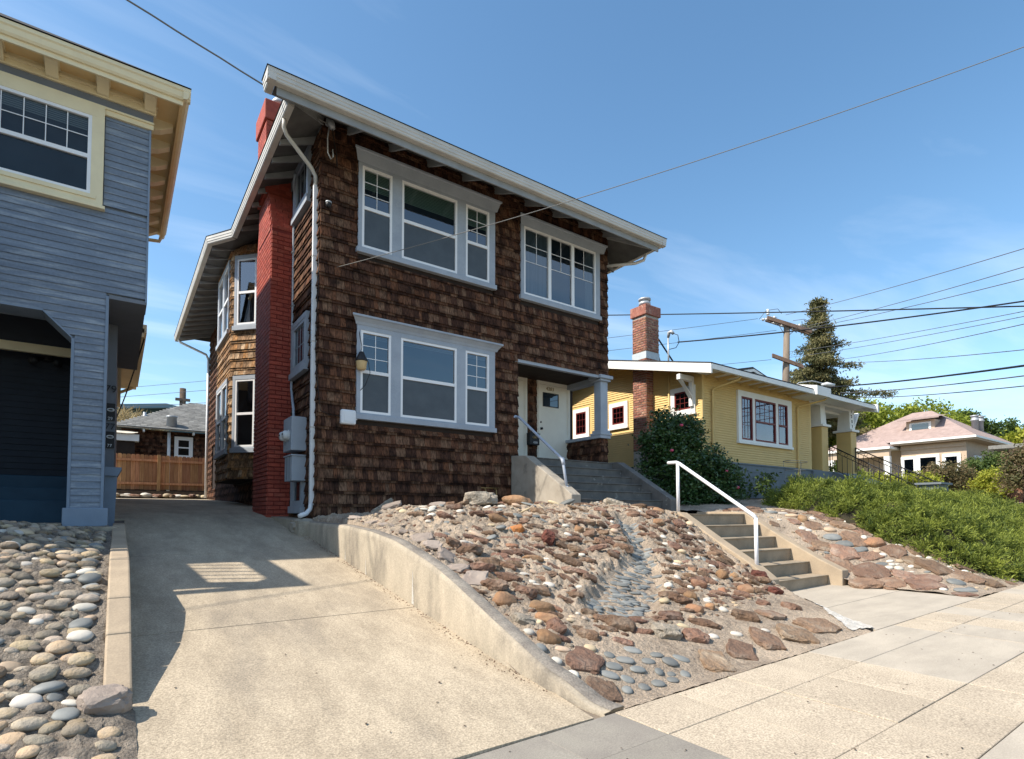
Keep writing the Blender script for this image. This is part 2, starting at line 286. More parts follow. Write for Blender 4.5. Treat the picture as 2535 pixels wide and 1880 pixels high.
class Frame:
    """u along a wall, v up, w outwards"""
    def __init__(s, o, u, n): s.o = Vector(o); s.u = Vector(u); s.n = Vector(n)
    def __call__(s, u, v, w): return s.o + s.u * u + s.n * w + Vector((0, 0, v))
WORLD = None
BOXF = [(0, 3, 2, 1), (4, 5, 6, 7), (0, 1, 5, 4), (1, 2, 6, 5), (2, 3, 7, 6), (3, 0, 4, 7)]
class MB:
    def __init__(s, frame=None): s.v = []; s.f = []; s.r = []; s.cur = 0.0; s.fr = frame; s.sm = []
    def P(s, a): return tuple(s.fr(*a)) if s.fr else tuple(a)
    def add(s, vs, fs, smooth=False):
        b = len(s.v); s.v += [s.P(p) for p in vs]
        s.f += [tuple(i + b for i in f) for f in fs]; s.r += [s.cur] * len(fs); s.sm += [smooth] * len(fs)
        return s
    def box(s, a0, a1, b0, b1, c0, c1):
        return s.add([(a0, b0, c0), (a1, b0, c0), (a1, b1, c0), (a0, b1, c0), (a0, b0, c1), (a1, b0, c1), (a1, b1, c1), (a0, b1, c1)], BOXF)
    def hexa(s, p): return s.add(p, BOXF)
    def prism(s, poly, axis, t0, t1):
        """poly: 2-D points; axis 0: poly is (b,c); 1: (a,c); 2: (a,b)"""
        def mk(p, t): return (t, p[0], p[1]) if axis == 0 else ((p[0], t, p[1]) if axis == 1 else (p[0], p[1], t))
        n = len(poly); vs = [mk(p, t0) for p in poly] + [mk(p, t1) for p in poly]
        fs = [tuple(range(n))[::-1], tuple(range(n, 2 * n))] + [(i, (i + 1) % n, n + (i + 1) % n, n + i) for i in range(n)]
        return s.add(vs, fs)
    def tube(s, pts, r, n=8, cap=True):
        pts = [Vector(p) for p in pts]; rs = r if isinstance(r, (list, tuple)) else [r] * len(pts)
        vs = []; fs = []; up = None
        for i, p in enumerate(pts):
            d = (pts[min(i + 1, len(pts) - 1)] - pts[max(i - 1, 0)]).normalized()
            if up is None: up = Vector((0, 0, 1)) if abs(d.z) < 0.9 else Vector((1, 0, 0))
            a = d.cross(up).normalized(); bb = a.cross(d).normalized(); up = bb
            for k in range(n):
                t = 2 * math.pi * k / n; vs.append(p + a * (rs[i] * math.cos(t)) + bb * (rs[i] * math.sin(t)))
        for i in range(len(pts) - 1):
            for k in range(n): fs.append((i * n + k, i * n + (k + 1) % n, (i + 1) * n + (k + 1) % n, (i + 1) * n + k))
        if cap: fs.append(tuple(range(n))[::-1]); fs.append(tuple((len(pts) - 1) * n + k for k in range(n)))
        return s.add([tuple(v) for v in vs], fs, True)
    def lathe(s, c, prof, n=16):
        """prof: (radius, z) from the bottom up"""
        vs = []; fs = []
        for r, z in prof:
            for k in range(n):
                t = 2 * math.pi * k / n; vs.append((c[0] + r * math.cos(t), c[1] + r * math.sin(t), c[2] + z))
        for i in range(len(prof) - 1):
            for k in range(n): fs.append((i * n + k, i * n + (k + 1) % n, (i + 1) * n + (k + 1) % n, (i + 1) * n + k))
        fs.append(tuple(range(n))[::-1]); fs.append(tuple((len(prof) - 1) * n + k for k in range(n)))
        return s.add(vs, fs, True)
    def mesh(s, name, mat=None, org=(0, 0, 0)):
        me = bpy.data.meshes.new(name); o = Vector(org)
        me.from_pydata([tuple(Vector(p) - o) for p in s.v], [], s.f)
        if any(s.r):
            a = me.attributes.new('rnd', 'FLOAT', 'FACE'); a.data.foreach_set('value', s.r)
        if any(s.sm): me.polygons.foreach_set('use_smooth', s.sm)
        if mat: me.materials.append(MATS[mat])
        me.update(); return me
    def build(s, name, mat, parent=None, org=None):
        if org is None:
            a = np.array(s.v); org = (float(a[:, 0].min() + a[:, 0].max()) / 2, float(a[:, 1].min() + a[:, 1].max()) / 2, float(a[:, 2].min()))
        return link(name, s.mesh(name, mat, org), None, parent, org)
def bevel(o, w=0.008, seg=2):
    m = o.modifiers.new('bevel', 'BEVEL'); m.width = w; m.segments = seg; m.limit_method = 'ANGLE'; return o
def stuff(o): o['kind'] = 'stuff'; return o
def structure(o): o['kind'] = 'structure'; return o
def grid_mesh(name, xs, ys, fn, mat, parent=None, skirt=None, smooth=True):
    nx, ny = len(xs), len(ys); vs = [(x, y, fn(x, y)) for y in ys for x in xs]
    fs = [(j * nx + i, j * nx + i + 1, (j + 1) * nx + i + 1, (j + 1) * nx + i) for j in range(ny - 1) for i in range(nx - 1)]
    m = MB(); m.add(vs, fs, smooth); return m.build(name, mat, parent)
def text_mesh(name, body, mat, parent, size, origin, u, n, depth=0.004, align='CENTER'):
    cu = bpy.data.curves.new(name, 'FONT'); cu.body = body; cu.size = size; cu.extrude = depth; cu.align_x = align; cu.align_y = 'CENTER'
    t = bpy.data.objects.new(name, cu); COL.objects.link(t)
    me = bpy.data.meshes.new_from_object(t.evaluated_get(bpy.context.evaluated_depsgraph_get()))
    bpy.data.objects.remove(t); bpy.data.curves.remove(cu)
    u = Vector(u).normalized(); n = Vector(n).normalized(); up = n.cross(u)
    M = Matrix((u, up, n)).transposed()
    me.transform(M.to_4x4()); me.materials.clear(); me.materials.append(MATS[mat])
    return link(name, me, None, parent, origin)
def lerp(a, b, t): return a + (b - a) * t
def interp(x, tab): return float(np.interp(x, [p[0] for p in tab], [p[1] for p in tab]))
pmat('twig', (0.045, 0.04, 0.022), (0.03, 0.026, 0.016), scale=6, rough=1, bump=0.6)
leafmat('leaf_dry', (0.30, 0.23, 0.12), (0.45, 0.36, 0.2), trans=0.3, rough=0.8)
# ------------------------------------------------------------------ ground, street, sidewalk, driveway
DP = [(-400, -0.02), (2.6, 0.0), (2.9, 0.055), (12, 1.434), (13.2, 1.53), (15, 1.66), (18, 1.82), (24.5, 2.05), (28, 2.25), (60, 4.0), (400, 8.0)]
def zdrive(y): return interp(y, DP)
def zground(x, y):
    z = zdrive(y) - 0.10 + 0.0168 * max(-6, min(x, 60)) * (1 if y < 3 else 0.6)
    if x > 12: z += 0.035 * min(x - 12, 60) * min(1, max(0, (y - 2.0) / 6))
    if y < -2: z -= 0.15
    if x > 2.7 and y < 9.6:
        z = min(z, interp(y, [(3, -.12), (5.2, -.05), (6.6, .5), (8, .9), (9.6, 1.2)]) + 0.0168 * min(x, 60) + 0.05 * max(0, min(x - 16, 12)) * min(1, max(0, (y - 2) / 6)))
    return z
def spaced(lo, hi, fine_lo, fine_hi, fine, coarse):
    a = [lo]
    while a[-1] < hi:
        x = a[-1]; st = fine if fine_lo - fine <= x < fine_hi else max(fine, min(coarse, 0.25 * (fine_lo - x if x < fine_lo else x - fine_hi + fine)))
        a.append(min(hi, x + st))
    return a
g = grid_mesh('ground', spaced(-700, 900, -10, 40, 1.0, 80), spaced(-500, 1200, -3, 34, 0.5, 80), zground, 'ground'); structure(g)

m = MB(); xs = [-60, 0, 20, 40, 60, 100]
m.add([(x, y, -0.10 + 0.0168 * min(x, 60)) for y in (-9.5, -2.0) for x in xs], [(i, i + 1, i + 7, i + 6) for i in range(5)])
structure(m.build('street', 'asphalt'))

def zwalk(x): return 0.0168 * x
sw = structure(bpy.data.objects.new('sidewalk', None)); COL.objects.link(sw)
m = MB(); xs = [-40] + [i * 2.0 for i in range(-3, 20)] + [60]
m.add([(x, y, zwalk(x) - 0.012) for y in (-1.9, 2.86) for x in xs], [(i, i + 1, i + 1 + len(xs), i + len(xs)) for i in range(len(xs) - 1)])
m.build('joint_bed', 'joint_dark', sw)
def slab(x0, x1, y0, y1, mat, g=0.0028, zoff=0.0, name='slab'):
    m = MB(); zz = lambda x: zwalk(x) + zoff
    x0 += g; x1 -= g; y0 += g; y1 -= g
    b = 0.003
    top = [(x0 + b, y0 + b), (x1 - b, y0 + b), (x1 - b, y1 - b), (x0 + b, y1 - b)]; bot = [(x0, y0), (x1, y0), (x1, y1), (x0, y1)]
    m.add([(x, y, zz(x)) for x, y in top] + [(x, y, zz(x) - 0.004) for x, y in bot] + [(x, y, zz(x) - 0.06) for x, y in bot],
          [(0, 1, 2, 3)] + [(i, i + 4, (i + 1) % 4 + 4, (i + 1) % 4) for i in range(4)] + [(i + 4, i + 8, (i + 1) % 4 + 8, (i + 1) % 4 + 4) for i in range(4)])
    return m.build(name, mat, sw)
YJ = [1.09, 1.575, 2.37, 2.848]
XJ = [2.24 + 0.675 * i for i in range(-3, 28)]
rs = random.Random(5)
for i in range(len(XJ) - 1):
    for j in range(3):
        x0, x1 = XJ[i], XJ[i + 1]
        if 5.6 < (x0 + x1) / 2 < 7.7 and j >= 1: continue
        mt = 'slab_grey' if x1 < 3.0 else ('slab_pale' if (x0 > 7.6 and rs.random() < 0.45) else 'slab_tan')
        slab(x0, x1, YJ[j], YJ[j + 1], mt, zoff=rs.uniform(-0.003, 0.003))
slab(5.62, 7.63, 1.575, 2.37, 'slab_pale'); slab(5.62, 7.63, 2.37, 2.848, 'slab_pale')
for i in range(0, 16): slab(2.24 + 1.36 * i - 2.72, 2.24 + 1.36 * (i + 1) - 2.72, -0.4, 1.09, 'slab_pale')
for i in range(0, 16): slab(2.24 + 1.36 * i - 2.72, 2.24 + 1.36 * (i + 1) - 2.72, -1.85, -0.4, 'slab_tan')
for i in range(8): slab(20.5 + 2 * i, 22.5 + 2 * i, -0.4, 2.848, 'slab_tan')
for i in range(6): slab(-12.5 + 2 * i, -10.5 + 2 * i, -0.4, 2.848, 'slab_tan')
# a leaf or two and crumbs on the paving
m = MB()
for k in range(150):
    x = rs.uniform(1.5, 10); y = rs.uniform(1.1, 2.8); a = rs.uniform(0, 6.28); s = rs.uniform(0.004, 0.014); z = zwalk(x) + 0.006
    c, d = math.cos(a) * s, math.sin(a) * s
    m.cur = rs.random(); m.add([(x - c, y - d, z), (x + d * .5, y - c * .5, z + s * .4), (x + c, y + d, z), (x - d * .5, y + c * .5, z + s * .2)], [(0, 1, 2, 3)])
stuff(m.build('litter', 'bark', sw))

dw = structure(bpy.data.objects.new('driveway', None)); COL.objects.link(dw)
DX0, DX1 = 0.108, 2.655
m = MB(); ys = [2.845, 5.54, 8.6, 11.62, 13.2, 15, 18, 24.6]
m.add([(x, y, zdrive(y) - 0.03) for y in ys for x in (DX0 - 0.3, 3.1)], [(2 * i, 2 * i + 1, 2 * i + 3, 2 * i + 2) for i in range(len(ys) - 1)])
m.build('joint_bed', 'joint_dark', dw)
def dslab(y0, y1, x1=DX1, x0=DX0):
    yy = [y0 + 0.006] + [y for y in (12, 13.2, 15, 18) if y0 < y < y1] + [y1 - 0.006]
    m = MB(); n = len(yy)
    m.add([(x, y, zdrive(y)) for y in yy for x in (x0, x1)] + [(x, y, zdrive(y) - 0.08) for y in (yy[0], yy[-1]) for x in (x0, x1)],
          [(2 * i, 2 * i + 1, 2 * i + 3, 2 * i + 2) for i in range(n - 1)] + [(0, 2 * n, 2 * n + 1, 1), (2 * n - 2, 2 * n - 1, 2 * n + 3, 2 * n + 2)])
    m.build('slab', 'concrete', dw)
dslab(2.85, 5.54, 2.72); dslab(5.54, 8.6); dslab(8.6, 11.62); dslab(11.62, 15, 2.9, -0.1); dslab(15, 18.5, 2.9, -0.1); dslab(18.5, 24.6, 2.9, -0.4)
for k in range(14):      # twigs and dry leaves lying on the slab
    x = rs.uniform(0.3, 2.5); y = rs.uniform(3.1, 7.5); a = rs.uniform(0, 3.14); s = rs.uniform(0.006, 0.02); z = zdrive(y) + 0.004
    m = MB(); c, d = math.cos(a) * s, math.sin(a) * s
    m.add([(x - c, y - d, z), (x + d * .4, y - c * .4, z + s * .5), (x + c, y + d, z), (x - d * .4, y + c * .4, z + .001)], [(0, 1, 2, 3)]); m.build('dry_leaf', 'bark', dw)

# ------------------------------------------------------------------ stone library
def ico(sub, fn, smooth=True, name='stone'):
    bm = bmesh.new(); bmesh.ops.create_icosphere(bm, subdivisions=sub, radius=1.0)
    for v in bm.verts: v.co = fn(v.co.copy())
    me = bpy.data.meshes.new(name); bm.to_mesh(me); bm.free()
    for p in me.polygons: p.use_smooth = smooth
    return me
def sq(v, e):
    return Vector(tuple(math.copysign(abs(c) ** e, c) for c in v))
def mk_pebble(seed):
    o = Vector((seed * 7.1, seed * 3.3, seed))
    return lambda v: sq(v, 0.92) * (1 + 0.12 * noise.noise(v * 0.9 + o) + 0.04 * noise.noise(v * 2.2 + o))
def mk_rock(seed, e=0.70, amp=0.34, fine=0.15):
    o = Vector((seed * 5.7, seed * 2.9, -seed))
    return lambda v: sq(v, e) * (1 + amp * noise.noise(v * 1.3 + o) + fine * noise.noise(v * 3.6 + o) + fine * .6 * noise.noise(v * 7.5 + o))
def mk_slab(seed):
    o = Vector((seed * 4.7, -seed * 2.9, seed * 1.7))
    def f(v):
        r = 1 + 0.38 * noise.noise(Vector((v.x, v.y, 0)) * 1.7 + o) + .12 * noise.noise(Vector((v.x, v.y, 0)) * 4.5 + o)
        w = Vector((math.copysign(abs(v.x) ** .62, v.x) * r, math.copysign(abs(v.y) ** .62, v.y) * r, math.copysign(abs(v.z) ** .45, v.z) * (1 + .35 * noise.noise(v * 2.5 + o) + .2 * noise.noise(v * 6 + o))))
        return w + v * (0.05 * noise.noise(v * 6 + o))
    return f
PEB = [ico(2, mk_pebble(i)) for i in range(7)]
PEBL = [ico(1, mk_pebble(i + 20)) for i in range(4)]
ROCK = [ico(3, mk_rock(i), False) for i in range(9)]
ROUND = [ico(3, mk_rock(i + 30, 0.84, 0.26, 0.08)) for i in range(6)]
SLAB = [ico(3, mk_slab(i + 3), False) for i in range(7)]
CHUNK = [ico(3, mk_rock(i + 60, 0.62, 0.34, 0.16), False) for i in range(4)]
VAR = {}
def variant(lib, k, mat):
    key = (id(lib), k % len(lib), mat)
    if key not in VAR:
        me = lib[k % len(lib)].copy(); me.materials.clear(); me.materials.append(MATS[mat]); VAR[key] = me
    return VAR[key]
TYPES = {'b': (ROCK, 'stone_brown', .62), 'o': (ROUND, 'stone_orange', .75), 'O': (ROUND, 'stone_rust', .8), 'r': (CHUNK, 'stone_lava', .8),
         'w': (PEB, 'stone_white', .6), 't': (PEB, 'stone_tan', .6), 'g': (PEB, 'stone_grey', .42), 'c': (CHUNK, 'stone_cream', .7),
         'B': (SLAB, 'stone_slab', .17), 's': (SLAB, 'stone_flag', .25), 'k': (PEB, 'cobble', .62)}
CR = Vector((0.8155, -0.5788, 0))
def stone_pose(fn, x, y, w, h, t, jit=0.0, lift=None, across=CR):
    e = 0.05; z = fn(x, y)
    n = Vector((fn(x - e, y) - fn(x + e, y), fn(x, y - e) - fn(x, y + e), 2 * e)).normalized()
    view = (Vector((x, y, z)) - Vector((0, 0, 1.45))).normalized()
    s2 = abs(n.dot(view)); c2 = math.sqrt(max(0, 1 - s2 * s2)); fl = TYPES[t][2]
    b = (h / 2) / math.sqrt(s2 * s2 + (fl * c2) ** 2 + 0.02)
    b = min(b, w * 0.62)
    a = w / 2; c = fl * b
    ax = (across - n * across.dot(n)).normalized()
    if jit: ax = (Matrix.Rotation(jit, 3, n) @ ax)
    ay = n.cross(ax)
    M = Matrix((ax, ay, n)).transposed()
    lf = ({'b': .12, 'o': .25, 'w': .25, 't': .25}.get(t, .25) if t not in 'Bs' else 0.5) if lift is None else lift
    return Vector((x, y, z)) + n * (c * lf), M.to_euler(), (a, b, c)
def put_stone(parent, fn, x, y, w, h, t, k, jit=0.0, lift=None, across=CR, name='stone'):
    loc, rot, sc = stone_pose(fn, x, y, w, h, t, jit, lift, across)
    return link(name, variant(TYPES[t][0], k, TYPES[t][1]), None, parent, loc, rot, sc)
def joined_stones(parent, fn, items, mat, name, lib=PEBL):
    V = []; F = []; Rn = []; nb = 0
    libs = [(np.array([v.co for v in me.vertices]), np.array([p.vertices for p in me.polygons])) for me in lib]
    for i, (x, y, w, h, t, jit, lift) in enumerate(items):
        loc, rot, sc = stone_pose(fn, x, y, w, h, t, jit, lift); M = np.array(rot.to_matrix()); v, f = libs[i % len(libs)]
        V.append((v * np.array(sc)) @ M.T + np.array(loc)); F.append(f + nb); nb += len(v); Rn += [random.random()] * len(f)
    V = np.concatenate(V); F = np.concatenate(F)
    me = bpy.data.meshes.new(name); me.from_pydata(V.tolist(), [], F.tolist()); me.materials.append(MATS[mat])
    a = me.attributes.new('rnd', 'FLOAT', 'FACE'); a.data.foreach_set('value', Rn)
    me.polygons.foreach_set('use_smooth', [name != 'rock_courses'] * len(F))
    return stuff(link(name, me, None, parent))

# ------------------------------------------------------------------ planted and stone-faced banks
LPR = [(2.6,.03),(3.0,.08),(3.13,.125),(3.41,.23),(3.86,.395),(4.18,.50),(4.59,.64),(5.0,.79),(5.43,.92),(5.91,1.03),(6.51,1.155),(7.32,1.27),(8.3,1.36),(10.2,1.40)]
RPR = [(2.6,.10),(3.0,.14),(4.2,.22),(4.8,.32),(5.1,.45),(5.4,.62),(5.75,.84),(6.05,1.04),(6.4,1.26),(6.8,1.46),(7.3,1.50),(10.2,1.50)]
def zbank(X, Y):
    w = min(1, max(0, (X - 2.7) / 6.1)); a = interp(Y, LPR); b = interp(Y, RPR)
    bx = interp(X, [(2.7, 0), (3.8, 1), (7.9, 1), (8.8, .15)]); by = interp(Y, [(5.8, 0), (7.5, 1), (8.3, .9), (9.6, .3)])
    z = (1 - w) * a + w * b + .2 * bx * by
    z = lerp(0.0168 * X + .003, z, max(0., min(1., (Y - 2.86) / .35)))
    s = (X - 7.3) * .784 - (Y - 2.95) * .62          # right of the toe line the walk begins
    if s > -.12 and Y < 5.2: z = min(z, lerp(z, .06, max(0., min(1., (s + .12) / .14))))
    return z
RIV = [(7.06, 6.58, 0.3), (6.8, 6.28, 0.29), (6.69, 5.97, 0.28), (6.42, 5.71, 0.27), (6.16, 5.45, 0.43), (5.75, 5.16, 0.61), (5.31, 4.91, 0.74), (4.94, 4.61, 0.7), (4.61, 4.41, 0.69), (4.28, 4.27, 0.51)]
def river(X, Y):
    """distance outside the pebble river, negative inside"""
    best = 9
    for i in range(len(RIV) - 1):
        x0, y0, w0 = RIV[i]; x1, y1, w1 = RIV[i + 1]; dx, dy = x1 - x0, y1 - y0
        t = max(0, min(1, ((X - x0) * dx + (Y - y0) * dy) / (dx * dx + dy * dy)))
        px, py = X - x0 - t * dx, Y - y0 - t * dy
        d = math.hypot(px, py) - lerp(w0, w1, t) * 0.5
        best = min(best, d)
    return best
def zbank_n(X, Y):
    z = zbank(X, Y); r = river(X, Y)
    z -= 0.10 * max(0, min(1, 0.5 - r / 0.14))
    ap = max(0, min(1, (zbank(X, Y) - 0.22) / 0.3))
    p = Vector((X, Y, 0))
    # ragged mortar ledges that follow the courses of stone
    q = z / 0.125 + 0.55 * noise.noise(Vector((X * .8, Y * .8, 2))) + 0.25 * noise.noise(Vector((X * 3.1, Y * 3.1, 7)))
    fq = q - math.floor(q); led = (0.062 * (1 - (1 - fq) ** 2.2) - 0.075 * fq)
    a = 1.15 * led + 0.038 * noise.noise(p * 5.5) + 0.045 * noise.noise(p * 12) + 0.034 * noise.noise(p * 24)
    fl = interp(Y, [(2.86, .22), (3.0, .15), (3.3, .06), (4.0, .0)])
    if X < 2.79 + fl: return z - .15
    return z + a * (0.16 + 0.84 * ap) * (0.45 if r < 0 else 1.0)
bank = thing('rock_garden_bank', 'mortared bank of brown rocks and pebbles between driveway wall and concrete steps', 'rock bank', (5.7, 3, 0))
nx, ny = 270, 300
grid_mesh('mortar_bed', [2.66 + 6.06 * i / nx for i in range(nx + 1)], [2.846 + 7.1 * (j / ny) for j in range(ny + 1)], zbank_n, 'mortar', bank)
SC="4.51,6.67,0.336,0.138,o;4.59,6.35,0.221,0.135,O;4.9,6.04,0.19,0.228,r;5.1,6.02,0.183,0.116,o;5.69,6.28,0.155,0.134,o;6.09,6.17,0.21,0.084,b;6.27,6.38,0.206,0.076,b;5.72,6.98,0.244,0.066,b;6.37,6.98,0.438,0.058,b;6.42,6.64,0.314,0.079,b;4.57,5.98,0.221,0.065,b;4.2,5.95,0.214,0.08,o;5.36,5.99,0.235,0.078,b;5.84,5.94,0.242,0.101,b;4.46,5.82,0.269,0.045,b;5.54,5.79,0.428,0.078,b;4.94,5.74,0.148,0.055,b;4.02,5.71,0.274,0.068,b;4.25,5.53,0.256,0.094,o;4.75,5.44,0.388,0.097,b;5.82,5.66,0.137,0.059,b;3.49,5.31,0.202,0.14,b;3.89,5.35,0.259,0.081,b;3.51,5,0.284,0.09,b;4.12,5.09,0.256,0.08,b;3.19,4.79,0.267,0.113,b;3.48,4.66,0.213,0.114,b;3.13,4.54,0.243,0.162,o;3.44,4.33,0.256,0.148,o;3.08,4.14,0.265,0.126,c;3.17,4.08,0.126,0.057,t;3.31,3.96,0.176,0.188,b;3.07,3.79,0.225,0.13,o;3.96,5.9,0.105,0.044,t;4.35,6.39,0.152,0.076,g;4.93,6.81,0.165,0.072,g;5.23,6.75,0.147,0.052,g;4.91,7.26,0.151,0.065,g;5.53,6.39,0.114,0.062,w;6.59,6.47,0.067,0.056,w;5.36,6.15,0.13,0.06,w;5.61,6.63,0.128,0.034,w;5.28,6.42,0.183,0.045,t;5.43,6.53,0.146,0.046,b;4.5,5.57,0.105,0.032,w;5.12,5.6,0.111,0.052,w;5.2,5.5,0.11,0.037,w;3.83,5.15,0.126,0.044,w;4.02,5.23,0.121,0.048,t;4.25,5.26,0.132,0.036,g;4.53,5.24,0.11,0.051,w;4.44,5.13,0.124,0.058,t;3.77,4.95,0.122,0.061,w;3.77,4.85,0.098,0.053,w;3.95,4.86,0.145,0.077,w;4.1,4.76,0.107,0.054,t;3.62,4.54,0.106,0.045,t;2.97,3.93,0.108,0.066,w;2.91,3.68,0.103,0.068,g;3.11,3.64,0.151,0.052,t;3.38,3.59,0.113,0.065,t;2.92,3.5,0.1,0.072,w;2.93,3.31,0.101,0.075,w;3.19,3.44,0.294,0.17,B;3.04,3.11,0.25,0.167,B;3.49,3.47,0.106,0.059,g;3.79,3.48,0.178,0.067,g;3.56,3.35,0.163,0.064,g;3.78,3.29,0.13,0.059,g;3.95,3.34,0.134,0.051,g;3.97,3.21,0.161,0.072,g;4.15,3.23,0.165,0.055,g;3.38,3.31,0.153,0.068,g;3.56,3.21,0.148,0.057,g;3.75,3.15,0.081,0.069,g;3.85,3.1,0.081,0.044,g;3.98,3.06,0.093,0.064,g;3.25,3.23,0.165,0.06,g;3.38,3.16,0.121,0.061,g;3.78,3.03,0.108,0.051,g;3.6,3.03,0.122,0.061,g;3.26,3.05,0.085,0.08,g;3.43,3.03,0.103,0.06,g;4.64,4.17,0.342,0.074,b;3.91,4.17,0.166,0.083,b;4.1,4.03,0.249,0.076,b;4.37,3.95,0.266,0.049,b;3.56,3.93,0.141,0.051,b;3.87,3.86,0.197,0.066,b;4.17,3.75,0.253,0.053,b;3.53,3.76,0.212,0.087,b;3.81,3.61,0.201,0.063,b;4.42,3.62,0.282,0.161,c;4.69,3.48,0.257,0.149,b;4.82,3.72,0.142,0.057,t;5.15,3.69,0.336,0.088,b;4.94,3.45,0.118,0.062,w;4.46,3.1,0.286,0.174,B;3.78,4.19,0.055,0.048,w;4.65,4.04,0.058,0.044,w;5.24,4.31,0.128,0.072,t;5.86,4.75,0.124,0.098,w;5.87,4.42,0.171,0.128,o;6.52,4.77,0.206,0.131,o;5.44,4.04,0.205,0.142,o;7.46,5.04,0.165,0.268,o;6.7,4.53,0.111,0.12,o;5.75,4.05,0.113,0.097,o;5.91,3.99,0.098,0.073,w;6.07,4.33,0.121,0.055,w;6.35,5.01,0.123,0.085,w;6.78,5.34,0.142,0.057,w;6.71,5.19,0.119,0.044,w;6.94,5.44,0.145,0.062,t;7.32,5.66,0.141,0.087,t;6.93,5.59,0.126,0.053,w;7.23,5.91,0.144,0.062,w;7.03,5.76,0.194,0.086,c;6.98,5.22,0.142,0.183,o;7.26,5.17,0.247,0.062,b;6.96,4.92,0.216,0.098,b;7.29,5.51,0.107,0.096,g;7.52,5.52,0.098,0.065,w;7.66,5.47,0.109,0.061,g;7.37,5.2,0.104,0.052,w;6.24,4.7,0.082,0.051,w;7.63,6.39,0.237,0.13,o;7.8,6.18,0.282,0.082,b;8.1,6.77,0.251,0.138,o;7.74,6.61,0.267,0.073,b;7.88,6.01,0.232,0.093,b;7.83,5.88,0.275,0.092,b;7.44,6.7,0.108,0.096,w;7.59,7.32,0.484,0.14,c;8.13,6.34,0.218,0.146,b;5.62,7.44,0.275,0.05,g;5.78,7.28,0.205,0.037,t;6.19,7.26,0.327,0.037,t;6.68,7.18,0.215,0.033,g;7.71,7.04,0.201,0.04,t;7.9,6.88,0.175,0.04,t;5.29,7.07,0.195,0.039,t;4.31,6.57,0.116,0.042,t;5.88,6.44,0.17,0.064,b;5.86,6.67,0.13,0.043,b;5.89,6.24,0.146,0.05,b;4,6.16,0.162,0.061,g;5.32,6.66,0.146,0.033,g;6.02,6.63,0.197,0.039,b;6.33,6.8,0.136,0.032,g;7.76,5.04,0.126,0.126,o;7.3,4.56,0.194,0.194,o;8.39,5.01,0.241,0.197,r;6.19,4.2,0.188,0.077,b;5.92,3.71,0.299,0.15,b;6.88,4.06,0.16,0.08,b;6.41,3.68,0.279,0.098,B;5.75,3.37,0.111,0.044,w;5.28,3.41,0.128,0.057,w;4.94,3.45,0.118,0.062,w;4.95,3.15,0.291,0.146,B;5.48,3.19,0.31,0.155,B;5.99,3.18,0.384,0.148,B;6.6,3.23,0.472,0.142,B;7.15,3.84,0.213,0.124,b;8.25,5.45,0.339,0.102,b;6.02,4.29,0.12,0.06,w;5.89,3.97,0.114,0.073,w;7.84,4.43,0.199,0.12,r;8.44,6.34,0.148,0.099,t;8.18,6.12,0.191,0.072,w;6.57,4.27,0.107,0.053,b;7.61,5.32,0.128,0.051,w;7.87,5.52,0.133,0.053,b;8.23,5.7,0.185,0.069,b;7.94,5.8,0.16,0.092,b;7.66,5.5,0.087,0.052,g;7.33,5.31,0.084,0.046,g;7.41,5.5,0.108,0.086,g;2.86,8.06,0.195,0.048,s;2.94,7.59,0.239,0.058,s;3.01,7.15,0.239,0.056,s;3.05,6.9,0.214,0.054,s;3.04,6.62,0.188,0.085,s;3.11,6.33,0.274,0.119,s;3.07,5.96,0.227,0.096,s;3.06,5.61,0.267,0.125,s;3.03,5.29,0.239,0.135,s;3.08,4.99,0.291,0.153,s;3.52,8.32,0.116,0.046,w;3.59,8.08,0.137,0.057,t;3.73,7.51,0.131,0.039,w;3.8,7.41,0.119,0.054,w;3.93,7.35,0.142,0.054,t;4.39,7.04,0.109,0.076,g;3.48,6.89,0.09,0.036,w;3.25,7.2,0.143,0.071,b;3.79,6.69,0.141,0.05,b;3.39,6.01,0.198,0.108,b;3.68,6.07,0.112,0.037,w;3.37,6.31,0.168,0.056,b;3.86,6.26,0.212,0.058,t;3.53,6.42,0.172,0.042,g;3.86,6.57,0.16,0.04,g;4.02,6.12,0.135,0.065,g"
